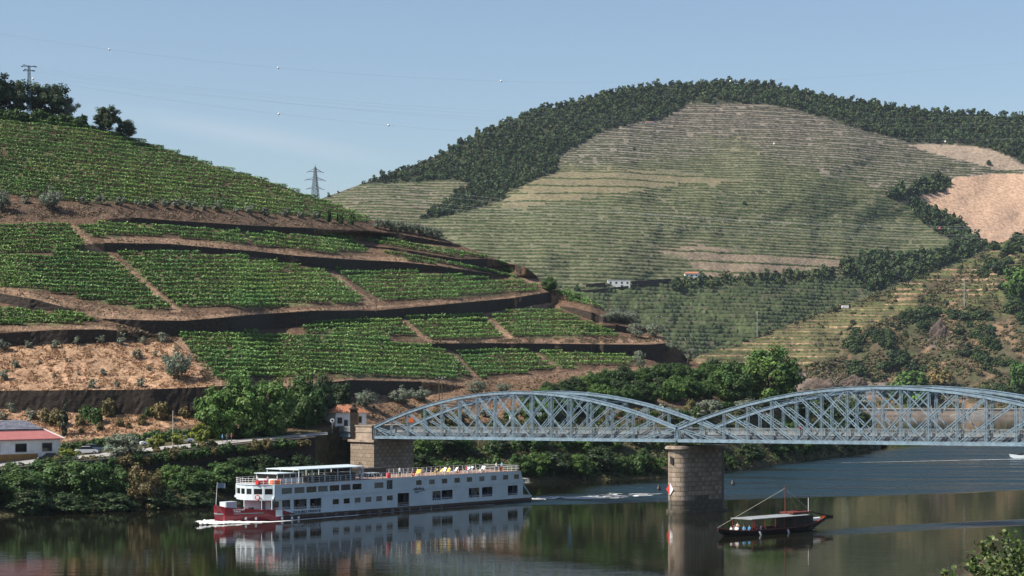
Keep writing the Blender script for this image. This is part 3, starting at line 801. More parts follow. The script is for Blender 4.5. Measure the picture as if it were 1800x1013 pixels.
# ---- quay along the far shore
def build_quay():
    root = empty("quay", at(1700, 731, 1318), 0, "pale stone quay with a ramp along the far shore behind the bridge", "quay")
    o = root.location.copy()
    mb = MB(); X0, X1 = -190 - 0 + 0, 160
    mb.box(-95, X1, -2, 12, -3 - o.z, 4.3 - o.z); mb.build("quay_wall", M['quay'], root)
    mb = MB(); mb.box(-95, X1, -2.4, 12.2, 4.303 - o.z, 4.7 - o.z); mb.build("coping", M['concrete'], root)
    mb = MB(); mb.box(-95, X1, -4.5, -2.004, -3 - o.z, 1.0 - o.z); mb.build("footing", M['quay'], root)
    mb = MB(); mb.add([(-12, -7, -3 - o.z), (12, -7, -3 - o.z), (12, -4.504, -3 - o.z), (-12, -4.504, -3 - o.z), (-12, -7, .5 - o.z), (12, -7, 4.4 - o.z), (12, -4.504, 4.4 - o.z), (-12, -4.504, .5 - o.z)],
                      [(0, 3, 2, 1), (4, 5, 6, 7), (0, 1, 5, 4), (1, 2, 6, 5), (2, 3, 7, 6), (3, 0, 4, 7)]); mb.build("ramp", M['concrete'], root)
    for k in range(8):
        mb = MB(); mb.tube([(-80 + 28 * k, -1.2, 4.7 - o.z), (-80 + 28 * k, -1.2, 6.6 - o.z)], 0.25, 6); mb.build("bollard", M['concrete'], root)
build_quay()

# ------------------------------------------------------------------ leaf cards
def leaf_cards(C, Nrm, size, col, asp=1.0, rng=RNG, tri=False):
    """quads centred at C, facing Nrm, spun at random"""
    n = len(C)
    Nrm = Nrm / np.maximum(np.linalg.norm(Nrm, axis=1, keepdims=True), 1e-6)
    r = rng.normal(size=(n, 3))
    T = np.cross(Nrm, r); T /= np.maximum(np.linalg.norm(T, axis=1, keepdims=True), 1e-6)
    B = np.cross(Nrm, T)
    s = (np.asarray(size) * np.ones(n))[:, None] * 0.5
    if tri:
        V = np.stack([C - T * s - B * s * asp, C + T * s - B * s * asp * 0.6, C + B * s * asp * 1.2], 1)
        k = 3
    else:
        V = np.stack([C - T * s * 0.5 - B * s * asp, C + T * s - B * s * asp * 0.25, C + T * s * 0.45 + B * s * asp, C - T * s + B * s * asp * 0.3], 1)
        k = 4
    return V.reshape(-1, 3), np.arange(n * k).reshape(n, k), np.repeat(col, k, 0)

# ------------------------------------------------------------------ vine plots of the near hill
VG = np.array(((0.150, 0.285, 0.072), (0.105, 0.220, 0.054), (0.215, 0.330, 0.100), (0.050, 0.115, 0.030)))
def build_plot(poly, tilt, pitch, label, K=9):
    px = [p[0] for p in poly]; py = [p[1] for p in poly]
    cx = (min(px) + max(px)) / 2
    rows = []
    span = abs(tilt) * (max(px) - min(px))
    y0 = min(py) - span + random.random() * pitch; y1 = max(py) + span
    y = y0
    bow = random.uniform(-3, 3)
    hw = max((max(px) - min(px)) / 2, 1)
    root = None
    while y < y1:
        xs = np.arange(max(min(px), -70), max(px), 1.15)
        yy = y + tilt * (xs - cx) + bow * (((xs - cx) / hw) ** 2) + (vnoise(xs * 0.02, xs * 0 + y * 0.7) - 0.5) * 1.6
        ins = inpoly(poly, xs, yy)
        y += 1.10 * pitch * random.uniform(0.93, 1.07)
        if ins.sum() < 8: continue
        xs, yy = xs[ins], yy[ins]
        # ragged row ends and missing vines
        gap = (fbm(xs * 0.14, yy * 0 + y, 2) > 0.24)
        xs, yy = xs[gap], yy[gap]
        if len(xs) < 6: continue
        Y = DL(xs, yy)
        P = at_np(xs, yy, Y)
        if root is None:
            mid = len(P) // 2
            root = empty("vineyard_plot", Vector(P[mid]), 0, label, "vineyard", "vine plots on the near hill")
            ro = np.array(P[mid], dtype=float)
        n = len(P)
        vig = 0.75 + 0.5 * vnoise(xs * 0.05, yy * 0.11)
        C = np.repeat(P, K, 0)
        vv = np.repeat(vig, K)
        m = len(C)
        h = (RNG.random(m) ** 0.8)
        C[:, 0] += RNG.normal(size=m) * 0.16
        C[:, 1] += RNG.normal(size=m) * 0.17 * (1.15 - h * 0.4)
        C[:, 2] += 0.12 + h * 0.95 * vv + (RNG.random(m) > 0.95) * RNG.random(m) * 0.5
        N = RNG.normal(size=(m, 3)) * 0.75 + np.array((-0.15, -0.25, 0.8))
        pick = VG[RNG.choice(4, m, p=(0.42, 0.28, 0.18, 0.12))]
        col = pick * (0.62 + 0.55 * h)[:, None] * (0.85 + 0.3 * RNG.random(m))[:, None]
        yel = np.repeat(vnoise(xs * 0.013 + 9, yy * 0.03), K)[:, None]
        col = col * (1 + (yel - 0.45) * np.array((0.6, 0.3, 0.2)))
        col = np.clip(col, 0.01, 0.5)
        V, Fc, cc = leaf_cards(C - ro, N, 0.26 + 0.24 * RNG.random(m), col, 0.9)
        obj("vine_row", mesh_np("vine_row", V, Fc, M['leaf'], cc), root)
for p in PLOTS:
    build_plot(*p)

# ------------------------------------------------------------------ contour rows on the far hill and the scrub hill
def contour_rows(Dfun, base, ridge, xs, ny, dz, test, zjit=0.12):
    yr = interp(ridge, xs, 1)
    lines = []
    sg = np.linspace(0.0, 0.995, ny)
    ys = base[0] + (yr[:, None] - base[0]) * sg[None]
    Z = HC + (HY - ys) * Dfun(xs[:, None] + 0 * ys, ys) / F
    Z = np.maximum.accumulate(Z, 1)
    lv = np.arange(Z.min() + dz, Z.max(), dz)
    YY = np.full((len(xs), len(lv)), np.nan)
    for i in range(len(xs)):
        YY[i] = np.interp(lv, Z[i], ys[i], left=np.nan, right=np.nan)
    for k in range(len(lv)):
        y = YY[:, k] + (vnoise(xs * 0.03, xs * 0 + k * 1.7) - 0.5) * 2.0
        ok = ~np.isnan(y)
        ok &= test(xs, np.nan_to_num(y), k)
        idx = np.where(ok)[0]
        if len(idx) < 4: continue
        for run in np.split(idx, np.where(np.diff(idx) > 1)[0] + 1):
            if len(run) >= 4: lines.append((xs[run], y[run]))
    return lines

def ridge_rows(lines, Dfun, h, w, colfun, jit=0.6):
    Vs, Fs, Cs = [], [], []; b = 0
    for x, y in lines:
        Y = Dfun(x, y); P = at_np(x, y, Y); n = len(x)
        hh = h * (0.55 + 0.8 * RNG.random(n))
        a = P.copy(); a[:, 1] -= w * (0.6 + 0.6 * RNG.random(n)); a[:, 2] -= 0.7
        t = P.copy(); t[:, 2] += hh; t[:, 1] += (RNG.random(n) - 0.5) * jit; t[:, 0] += (RNG.random(n) - 0.5) * jit * 2
        c = P.copy(); c[:, 1] += w * (0.6 + 0.6 * RNG.random(n)); c[:, 2] += 0.1
        V = np.stack([a, t, c], 1).reshape(-1, 3)
        I = b + np.arange(n * 3).reshape(n, 3)
        Fs.append(np.concatenate([np.stack([I[:-1, j], I[1:, j], I[1:, j + 1], I[:-1, j + 1]], -1) for j in (0, 1)]))
        c3 = colfun(x, y) * (0.75 + 0.5 * RNG.random(n))[:, None]
        Cs.append(np.repeat(c3, 3, 0)); Vs.append(V); b += n * 3
    return np.concatenate(Vs), np.concatenate(Fs), np.concatenate(Cs)

forest_all = lambda x, y: np.logical_or.reduce([inpoly(f, x, y) for f in FOREST])
bare_all = lambda x, y: np.logical_or.reduce([inpoly(f, x, y) for f in BARE])
LOWZONE = [(980, 520), (1060, 508), (1500, 490), (1540, 520), (1440, 560), (1300, 610), (1200, 660), (980, 660)]
def t_far(x, y, k):
    ok = ~forest_all(x, y) & ~bare_all(x, y)
    ok &= (fbm(x * 0.09, y * 0.4 + k, 3) > 0.22)
    low = inpoly(LOWZONE, x, y)
    light = inpoly([(885, 356), (930, 325), (990, 300), (1180, 300), (1310, 318), (1180, 328), (1050, 346), (940, 362), (880, 372)], x, y) | inpoly([(1165, 440), (1230, 432), (1290, 440), (1480, 455), (1470, 470), (1330, 486), (1240, 484), (1210, 465), (1170, 452)], x, y)
    ok &= ~low & (~light | (k % 3 == 0))
    return ok
def c_far(x, y):
    k = fbm(x * 0.012, y * 0.03, 3)[:, None]
    up = np.clip((330 - y - np.maximum(0, 1000 - x) * .3) / 110, 0, 1)[:, None]
    g = np.array((0.036, 0.050, 0.020)) * (1 - k) + np.array((0.062, 0.080, 0.031)) * k
    g = g * (1 - up) + np.array((0.060, 0.057, 0.040)) * up
    return g
xs = np.arange(520, 1920, 3.0)
lines = contour_rows(DC, FAR_BASE, FAR_RIDGE, xs, 300, 3.4, t_far)
V, Fc, C = ridge_rows(lines, DC, 1.35, 1.25, c_far, .35)
tag(obj("far_vine_rows", mesh_np("far_vine_rows", V, Fc, M['far_leaf'], C)), "grey green contour rows of vines covering the far hill", "vineyard", kind="stuff")
lines = contour_rows(DC, FAR_BASE, FAR_RIDGE, np.arange(980, 1560, 2.5), 200, 3.4, lambda x, y, k: inpoly(LOWZONE, x, y) & ~forest_all(x, y) & (vnoise(x * 0.08, y * 0.4 + k) > 0.1))
V, Fc, C = ridge_rows(lines, DC, 2.2, 1.9, lambda x, y: np.array((0.058, 0.076, 0.032)) * (0.8 + 0.5 * vnoise(x * 0.03, y * 0.1))[:, None], 0.9)
tag(obj("valley_vine_rows", mesh_np("valley_vine_rows", V, Fc, M['far_leaf'], C)), "darker green vine rows low in the side valley below the two farmhouses", "vineyard", kind="stuff")
# terraces of the scrub hill: pale banks with thin vine rows on them
TZ = [(1215, 628), (1300, 606), (1440, 553), (1500, 541), (1620, 530), (1580, 552), (1500, 585), (1470, 600), (1480, 628), (1400, 648), (1215, 655)]
def flat_bands(lines, Dfun, w, h, colr):
    Vs, Fs, Cs = [], [], []; b = 0
    for x, y in lines:
        P = at_np(x, y, Dfun(x, y)); n = len(x)
        a = P.copy(); a[:, 1] -= w; a[:, 2] -= 0.9
        t = P.copy(); t[:, 1] -= w * 0.85; t[:, 2] += h * (0.7 + 0.5 * RNG.random(n))
        c = P.copy(); c[:, 1] += w * 0.9; c[:, 2] += h * 0.7 + 0.4
        d = P.copy(); d[:, 1] += w; d[:, 2] -= 0.5
        I = b + np.arange(n * 4).reshape(n, 4)
        Fs.append(np.concatenate([np.stack([I[:-1, j], I[1:, j], I[1:, j + 1], I[:-1, j + 1]], -1) for j in (0, 1, 2)]))
        Vs.append(np.stack([a, t, c, d], 1).reshape(-1, 3)); b += 4 * n
        Cs.append(np.repeat(np.array(colr)[None] * (0.75 + 0.45 * RNG.random(n))[:, None], 4, 0))
    return np.concatenate(Vs), np.concatenate(Fs), np.concatenate(Cs)
lines = contour_rows(DR, RH_BASE, RH_RIDGE, np.arange(1190, 1900, 3.0), 120, 4.6, lambda x, y, k: inpoly(TZ, x, y) | ((y < 545) & (vnoise(x * 0.02, y * 0.3 + k * 3) > 0.62)))
V, Fc, C = flat_bands(lines, DR, 1.3, 0.9, (0.30, 0.205, 0.125))
tag(obj("terrace_banks", mesh_np("terrace_banks", V, Fc, M['far_soil'], C)), "pale dry terrace banks stepping up the lower right hill", "terrace", kind="stuff")
lines = contour_rows(DR, RH_BASE, RH_RIDGE, np.arange(1190, 1900, 2.5), 120, 1.55, lambda x, y, k: (inpoly(TZ, x, y) & (k % 3 != 0)) | ((y < 560) & (x > 1480) & (vnoise(x * 0.02, y * 0.3 + k * 3) > 0.5)))
V, Fc, C = ridge_rows(lines, DR, 1.2, 1.0, lambda x, y: np.array((0.085, 0.095, 0.036)) * np.ones((len(x), 1)), 0.6)
tag(obj("terrace_vine_rows", mesh_np("terrace_vine_rows", V, Fc, M['far_leaf'], C)), "thin vine rows growing on the pale terraces of the right hill", "vineyard", kind="stuff")

# ------------------------------------------------------------------ trees
def crown_mesh(name, seed, rx, rz, n_cl, n_leaf, size, base, var=0.3, shell=0.55, cl_r=0.34, mat=None, flat=0.0, zoff=0.0, asp=1.0, tri=False):
    """foliage of a crown of half-width rx, half-height rz around the origin: clumps of leaves with gaps between"""
    r = np.random.default_rng(seed)
    d = r.normal(size=(n_cl, 3)); d /= np.linalg.norm(d, axis=1, keepdims=True)
    rad = shell + (1 - shell) * r.random(n_cl) ** 0.7
    lump = 0.78 + 0.4 * r.random(n_cl)
    cc = d * (rad * lump)[:, None] * np.array((rx, rx, rz))
    cc[:, 2] = np.where(cc[:, 2] < 0, cc[:, 2] * (1 - flat), cc[:, 2])
    rc = cl_r * (0.65 + 0.7 * r.random(n_cl))
    C = np.repeat(cc, n_leaf, 0)
    m = len(C)
    o = r.normal(size=(m, 3)); o /= np.linalg.norm(o, axis=1, keepdims=True)
    q = r.random(m) ** 0.45
    C = C + o * (q * np.repeat(rc, n_leaf))[:, None] * np.array((rx, rx, rx * 0.85))
    outw = C / np.array((rx, rx, rz)); outw /= np.maximum(np.linalg.norm(outw, axis=1, keepdims=True), 0.2)
    N = o * 0.75 + outw * 0.35 + np.array((0, 0, 0.35)) + r.normal(size=(m, 3)) * 0.35
    tone = np.repeat(1 - var / 2 + var * r.random(n_cl), n_leaf) * (0.8 + 0.4 * r.random(m))
    hue = np.repeat(r.random(n_cl), n_leaf)[:, None]
    col = np.array(base)[None] * tone[:, None] * (1 + (hue - 0.5) * np.array((0.35, 0.08, 0.1)))
    C[:, 2] += zoff
    V, Fc, cl = leaf_cards(C, N, size * (0.7 + 0.6 * r.random(m)), np.clip(col, 0.005, 0.6), asp, r, tri)
    return mesh_np(name, V, Fc, mat or M['leaf'], cl)

def trunk_mesh(name, seed, h, r0, spread, n_limb=6, crown_z=None):
    r = random.Random(seed)
    mb = MB()
    cz = crown_z or h
    pts = [(0, 0, -0.6)]; x = y = 0
    for k in range(1, 6):
        x += r.uniform(-.05, .05) * h; y += r.uniform(-.05, .05) * h
        pts.append((x, y, h * k / 5))
    mb.tube(pts, [r0 * 1.25] + [r0 * (1 - 0.13 * k) for k in range(1, 6)], 7)
    for k in range(n_limb):
        a = 2 * math.pi * k / n_limb + r.uniform(-.4, .4)
        s = pts[2 + k % 3]
        e = (s[0] + math.cos(a) * spread * r.uniform(.5, .9), s[1] + math.sin(a) * spread * r.uniform(.5, .9), cz + r.uniform(-.15, .35) * spread)
        m = ((s[0] + e[0]) / 2, (s[1] + e[1]) / 2, (s[2] + e[2]) / 2 + r.uniform(0, .12) * h)
        mb.tube([s, m, e], [r0 * .5, r0 * .34, r0 * .12], 5)
    return mb.mesh(name, M['bark'], True)

# each kind: crown and trunk in metres; scaled when planted
G_BROAD = (0.058, 0.110, 0.026); G_BRIGHT = (0.092, 0.168, 0.036); G_DARK = (0.040, 0.068, 0.024); G_OLIVE = (0.175, 0.205, 0.145); G_DRY = (0.165, 0.135, 0.052); G_YEL = (0.185, 0.205, 0.030); G_GREY = (0.17, 0.19, 0.135)
PROTO = {}
def proto(kind, n, **kw):
    base = kw.pop('base'); rx = kw.pop('rx'); rz = kw.pop('rz'); th = kw.pop('th'); r0 = kw.pop('r0'); limbs = kw.pop('limbs', 6)
    L = []
    for i in range(n):
        cz = th + rz * 0.72
        cm = crown_mesh(kind + "_crown", hash(kind) % 1000 + i * 13 if False else sum(map(ord, kind)) + i * 13, rx, rz, base=base, zoff=cz, **kw)
        tm = trunk_mesh(kind + "_trunk", i + 3, th + rz * 0.5, r0, rx * 0.75, limbs, cz)
        L.append((tm, cm, th + rz * 1.72, rx))
    PROTO[kind] = L
proto('broad', 3, base=G_BROAD, rx=4.2, rz=4.0, th=1.6, r0=0.28, n_cl=95, n_leaf=85, size=0.38, var=0.5, cl_r=0.27, shell=0.5)
proto('bright', 3, base=G_BRIGHT, rx=4.0, rz=4.2, th=1.6, r0=0.25, n_cl=90, n_leaf=85, size=0.36, var=0.45, cl_r=0.25, shell=0.5)
proto('dark', 2, base=G_DARK, rx=4.0, rz=4.4, th=1.5, r0=0.28, n_cl=85, n_leaf=70, size=0.42, var=0.4, cl_r=0.28, shell=0.5)
proto('olive', 3, base=G_OLIVE, rx=2.6, rz=2.0, th=1.3, r0=0.22, n_cl=60, n_leaf=46, size=0.26, var=0.35, cl_r=0.28, shell=0.45, limbs=7)
proto('young', 3, base=G_GREY, rx=0.85, rz=1.0, th=0.35, r0=0.05, n_cl=22, n_leaf=26, size=0.20, var=0.4, cl_r=0.34, shell=0.3, limbs=4)
proto('bush', 3, base=G_DRY, rx=1.6, rz=1.3, th=0.15, r0=0.08, n_cl=40, n_leaf=34, size=0.32, var=0.5, cl_r=0.30, shell=0.35, limbs=5)
proto('gbush', 3, base=G_BROAD, rx=1.8, rz=1.4, th=0.1, r0=0.08, n_cl=42, n_leaf=36, size=0.34, var=0.5, cl_r=0.30, shell=0.4, limbs=5)
proto('drytree', 1, base=(0.13, 0.105, 0.04), rx=4.0, rz=3.6, th=0.4, r0=0.2, n_cl=80, n_leaf=70, size=0.36, var=0.6, cl_r=0.26, shell=0.45)
proto('citrus', 2, base=G_YEL, rx=1.5, rz=1.5, th=0.7, r0=0.09, n_cl=36, n_leaf=40, size=0.30, var=0.5, cl_r=0.30, shell=0.45, limbs=5)
proto('cypress', 1, base=(0.035, 0.050, 0.022), rx=0.75, rz=3.6, th=0.3, r0=0.12, n_cl=60, n_leaf=26, size=0.30, var=0.4, cl_r=0.45, shell=0.2, limbs=0)

def plant(name, kind, label, cat, pos, height, group=None, width=None, var=None, parts=True):
    tm, cm, h0, r0 = PROTO[kind][var if var is not None else random.randrange(len(PROTO[kind]))]
    s = height / h0
    sx = s if width is None else width / (2 * r0)
    root = empty(name, pos, random.uniform(0, 6.28), label, cat, group)
    root.scale = (sx, sx, s)
    obj("trunk", tm, root); obj("crown", cm, root)
    return root

def plant_px(name, kind, label, cat, x, y, hpx, Dfun, group=None, wpx=None, var=None, sink=0.2):
    Y = float(Dfun(x, y)) if callable(Dfun) else float(Dfun)
    p = at(x, y, Y); p.z -= sink
    return plant(name, kind, label, cat, p, hpx * Y / F + sink, group, None if wpx is None else wpx * Y / F, var)

def DB(x, y):
    """distance of the bank between shore and road"""
    ys, Ys = interp(SHORE, x, 1), interp(SHORE, x, 2); yh, Yh = interp(HB, x, 1), interp(HB, x, 2)
    s = np.clip((ys - y) / (ys - yh), 0, 1)
    return 1 / ((1 - s) / Ys + s / Yh)

_ONES = "first second third fourth fifth sixth seventh eighth ninth tenth eleventh twelfth thirteenth fourteenth fifteenth sixteenth seventeenth eighteenth nineteenth twentieth".split()
def nth(i):
    """0 -> first, 20 -> twenty-first"""
    if i < 20: return _ONES[i]
    t = {2: "twenty", 3: "thirty", 4: "forty", 5: "fifty", 6: "sixty"}[(i + 1) // 10]
    k = (i + 1) % 10
    return (t[:-1] + "ieth") if k == 0 else t + "-" + _ONES[k - 1]
# --- crest of the near hill
for x, y, h, w, k, lb in ((-18, 196, 72, 74, 'dark', "dark oak at the picture edge on the hilltop left of the lattice pole"), (25, 200, 64, 62, 'dark', "dark round oak on the hilltop just left of the lattice pole"),
                          (88, 205, 62, 72, 'dark', "broad dark oak on the hilltop right of the lattice pole"), (118, 211, 38, 42, 'olive', "greyer low tree at the right end of the hilltop grove")):
    plant_px("oak_tree" if k == 'dark' else "olive_tree", k, lb, "tree", x, y + 3, h, DL(x, y + 2) + 3, None, w)
plant_px("cork_oak", 'dark', "lone umbrella shaped tree on the skyline with bare trunk", "tree", 186, 229, 42, DL(186, 231), None, 46, 1)
plant_px("olive_tree", 'dark', "small round tree on the skyline right of the lone umbrella tree", "tree", 222, 240, 28, DL(222, 243), None, 34, 0)
for i, x in enumerate(range(-10, 150, 13)):
    y = float(interp(RIDGE, x)) + random.uniform(-1, 5)
    plant_px("hedge_shrub", 'gbush', nth(i) + " dark green shrub from the left in the hilltop hedge under the oaks", "shrub", x, y + 2, random.uniform(12, 20), DL(x, y + 2), "hedge shrubs along the hilltop", 24)
# --- olives along the foot of the top vineyard
plant_px("olive_tree", 'olive', "large grey olive with long shadow at the foot of the top vineyard", "tree", 90, 370, 38, DL, None, 40)
plant_px("olive_tree", 'olive', "grey olive cut by the left picture edge below the top vineyard", "tree", 3, 372, 36, DL, None, 36)
for i, (x, y, h) in enumerate(((44, 357, 16), (143, 358, 15), (178, 359, 17), (210, 361, 17), (242, 363, 15), (265, 364, 16), (292, 366, 17), (310, 366, 20), (333, 368, 18), (358, 370, 13), (382, 372, 20), (415, 375, 12), (438, 377, 18), (466, 379, 16), (500, 381, 17), (528, 384, 15), (556, 387, 17))):
    plant_px("young_olive", 'young', nth(i) + " small grey olive bush from the left in the line below the top vineyard", "olive bush", x, y, h, DL, "olive bushes below the top vineyard", h * 1.15)
for i, (x, y, h) in enumerate(((578, 391, 22), (597, 393, 22), (618, 395, 21))):
    plant_px("cypress_bush", 'gbush', ("left", "middle", "right")[i] + " one of three dark upright shrubs at the end of the top vineyard", "shrub", x, y, h, DL, "three dark shrubs by the top vineyard", 13)
for i, (x, y, h) in enumerate(((664, 402, 18), (678, 404, 19), (690, 406, 17), (702, 407, 19), (714, 409, 20), (726, 411, 18), (738, 413, 19), (749, 416, 18), (760, 418, 19), (771, 420, 18))):
    plant_px("olive_tree", 'olive', nth(i) + " grey olive from the left in the close row along the ridge line", "tree", x, y, h, DL, "olive row on the ridge", 19)
# --- the straw field
plant_px("olive_tree", 'olive', "big lone round olive casting a dark shadow in the straw field", "tree", 312, 668, 54, DL, None, 50, 0)
for i, (x, y, h) in enumerate(((6, 617, 22), (50, 612, 15), (97, 612, 16), (134, 605, 15), (178, 604, 16), (212, 606, 15), (214, 596, 16), (250, 604, 14), (286, 602, 20))):
    plant_px("young_olive", 'young', nth(i) + " young grey olive from the left along the top of the straw field", "olive bush", x, y, h, DL, "young olives at the top of the straw field", h * 1.1)
for i, (x, y, h) in enumerate(((28, 646, 15), (8, 668, 20), (240, 632, 20), (182, 660, 14), (162, 682, 18), (206, 681, 13), (247, 681, 18), (273, 626, 11), (262, 652, 10), (138, 660, 8), (95, 664, 9), (70, 640, 8), (118, 636, 8))):
    plant_px("young_olive", 'young', nth(i) + " young grey olive scattered in the straw field, " + ("small" if h < 12 else "larger") + " one", "olive bush", x, y, h, DL, "young olives scattered over the straw field", h * 0.95)
for i, (x, y, h, k) in enumerate(((20, 724, 18, 'young'), (6, 740, 18, 'young'), (57, 738, 22, 'young'), (80, 742, 22, 'bush'), (100, 748, 30, 'bush'), (140, 748, 18, 'bush'), (150, 735, 22, 'gbush'), (168, 744, 26, 'gbush'), (190, 732, 28, 'bush'), (210, 750, 16, 'bush'), (250, 746, 18, 'bush'), (262, 733, 18, 'gbush'), (284, 738, 34, 'bush'),
                   (324, 734, 20, 'bush'), (354, 738, 16, 'bush'), (175, 756, 14, 'bush'), (225, 752, 10, 'bush'), (143, 762, 10, 'bush'), (345, 722, 22, 'gbush'), (372, 716, 30, 'bush'), (380, 738, 30, 'gbush'))):
    nm = {'young': ("young_olive", "young grey olive bush on the lower straw strip above the house", "olive bush"), 'bush': ("dry_bush", "yellowish dry bush on the lower straw strip below the tall wall", "bush"), 'gbush': ("green_bush", "dark green bush on the lower straw strip below the tall wall", "bush")}[k]
    plant_px(nm[0], k, nth(i) + " along: " + nm[1], nm[2], x, y, h, DL, "bushes on the lower straw strip", h * 1.0)
plant_px("cypress_tree", 'cypress', "slim dark cypress behind the white house", "tree", 114, 766, 62, DL, None, 12)
# --- big green trees left of the bridge
for x, y, h, w, k, lb in ((432, 780, 118, 92, 'bright', "tallest bright green tree left of the bridge house"), (385, 775, 92, 74, 'bright', "bright green tree at the left side of the grove by the road"), (478, 778, 108, 88, 'bright', "feathery green tree in the middle of the grove by the road"),
                          (528, 768, 104, 84, 'broad', "wide darker green tree left of the white bridge house"), (566, 745, 82, 48, 'dark', "dark tree right behind the grove beside the bridge house"), (505, 782, 84, 74, 'broad', "low green tree at the front of the grove over the road"), (598, 722, 50, 36, 'dark', "dark tree directly behind the white bridge house"), (455, 785, 60, 60, 'broad', "low spreading tree hanging over the dark road wall")):
    plant_px("broadleaf_tree", k, lb, "tree", x, y, h, float(DL(x, y)) + 4 if y < 750 else float(interp(HB, x, 2)) + (6 if x > 490 else -5), None, w)
# --- olives and trees above the bridge
for x, y, h, w, lb in ((643, 716, 28, 40, "round grey olive right above the white bridge house roof"), (706, 712, 32, 40, "round grey olive left of its smaller twin above the bridge arch"), (741, 706, 24, 30, "smaller grey olive with leaning trunk above the bridge arch"), (836, 692, 22, 36, "low wide olive on the bare slope above the bridge"), (885, 690, 18, 24, "small olive at the right end of the bare slope above the bridge")):
    plant_px("olive_tree", 'olive', lb, "tree", x, y, h, DL, None, w)
def in_grp(names, lab, grp, lst, kind, cat, Dfun, nm):
    for x, y, h, w in lst:
        plant_px(nm, kind if isinstance(kind, str) else random.choice(kind), lab, cat, x, y, h, Dfun, grp, w)
wood = []
for i in range(34):
    x = 935 + i * 11.5 + random.uniform(-5, 5)
    top = float(np.interp(x, [930, 1000, 1060, 1130, 1200, 1260, 1330], [684, 668, 654, 646, 640, 636, 640]))
    for j in range(2):
        wood.append((x + j * 5, top + 34 + 26 * j + random.uniform(-5, 5), random.uniform(28, 40), random.uniform(30, 42)))
for i, (x, y, h, w) in enumerate(wood):
    plant_px("broadleaf_tree", random.choice(['broad', 'bright', 'broad', 'dark', 'bright']), nth(i // 2) + " leafy tree from the left in the " + ("upper", "lower")[i % 2] + " row of the wood behind the bridge", "tree", x, y, h, DL, "wood behind the bridge", w)
plant_px("broadleaf_tree", 'bright', "tall pale green tree standing over the dip between the bridge arches", "tree", 1348, 716, 104, DL(1340, 716) - 2, None, 116, 1)
plant_px("broadleaf_tree", 'broad', "tree left of the tall pale green tree behind the dip of the bridge", "tree", 1285, 712, 72, DL(1285, 712), None, 70, 2)
for x, y, h, w, lb in ((1243, 735, 32, 64, "flat topped olive with visible trunk behind the meeting point of the arches"), (1178, 738, 24, 40, "small olive behind the right end of the first arch"), (1316, 732, 30, 50, "grey olive behind the rise of the second arch")):
    plant_px("olive_tree", 'olive', lb, "tree", x, y, h, DL(x, y) - 3, None, w)
for x, y, h, w, lb in ((1395, 748, 52, 56, "dark bushy tree at the land's tip behind the second arch"), (1440, 752, 60, 62, "green bushy tree behind the second arch near the water"), (1490, 756, 54, 52, "rightmost bushy tree on the land's tip behind the second arch"), (1515, 760, 36, 40, "small bush at the very end of the land's tip")):
    plant_px("broadleaf_tree", random.choice(['broad', 'dark']), lb, "tree", x, y, h, float(interp(HB, x, 2)), None, w)
# scrub along the road behind the railing
for i in range(46):
    x = 745 + i * 13 + random.uniform(-5, 5)
    if x > 1330: break
    y = float(interp(HB, x)) + random.uniform(-12, 1)
    k = random.choice(['gbush', 'bush', 'gbush', 'young'])
    plant_px("roadside_bush", k, nth(i) + " low roadside bush from the left seen through the first bridge arch", "bush", x, y, random.uniform(10, 22), DL(x, min(y, float(interp(HB, x)) - .5)), "roadside bushes behind the bridge", random.uniform(16, 28))
# --- bank below the bridge on the right of the ship
for i in range(64):
    x = 735 + (i % 32) * 25 + random.uniform(-9, 9)
    if x > 1530: continue
    s, hb = float(interp(SHORE, x)), float(interp(HB, x))
    y = s - 2 - (s - hb) * (0.10 if i < 32 else 0.50) + random.uniform(-6, 6)
    if 900 < x < 1130 or x > 1260 or i % 3 or x < 820:
        k = random.choice(['broad', 'gbush', 'broad', 'bright', 'bush', 'dark']) 
        h = random.uniform(26, 46) * (0.8 if x > 1250 else 1.0) * (0.7 if k in ('bush', 'gbush') else 1)
        plant_px("bank_tree", k, nth(i % 32) + " bushy tree from the left on the " + ("waterline" if i < 32 else "upper bank") + " beneath the bridge", "tree", x, y, h, DB(x, y), "bushy trees on the bank under the bridge", h * random.uniform(1.0, 1.5))
# --- near left bank below the road
for x, y, h, w, k, lb in ((28, 890, 66, 96, 'broad', "green tree at the left picture edge on the river bank below the house"), (88, 872, 62, 92, 'broad', "leafy green tree on the bank directly below the white house"), (150, 880, 72, 92, 'broad', "big leafy tree on the bank below the grey round roadside tree"), (205, 882, 62, 60, 'broad', "green tree on the bank left of the brown dry bush"),
                          (252, 890, 70, 72, 'drytree', "brownish dry bush on the river bank left of the ship"), (300, 862, 46, 50, 'bright', "light green bush on the bank between brown bush and ship bow"), (340, 872, 48, 70, 'broad', "green bush on the bank just left of the ship's flag"), (395, 862, 50, 90, 'broad', "green bush on the bank behind the ship's bow"), (440, 868, 40, 60, 'dark', "dark bush on the bank behind the ship's front windows"), (-30, 895, 70, 80, 'broad', "tree on the bank at the edge beyond the house"), (55, 905, 44, 70, 'dark', "dark low bush overhanging the water at far left"), (120, 908, 40, 80, 'dark', "dark low bush overhanging the water below the big leafy tree"), (200, 905, 40, 80, 'dark', "dark low bush overhanging the water left of the brown bush"), (285, 902, 42, 70, 'dark', "dark low bush overhanging the water before the ship's bow"), (350, 898, 36, 60, 'dark', "dark low bush overhanging the water by the ship's stem")):
    plant_px("bank_tree" if k != 'drytree' else "dry_bush", k, lb, "tree" if k != 'drytree' else "bush", x, y, h, DB(x, min(y, float(interp(SHORE, x)) - 1)), None, w)
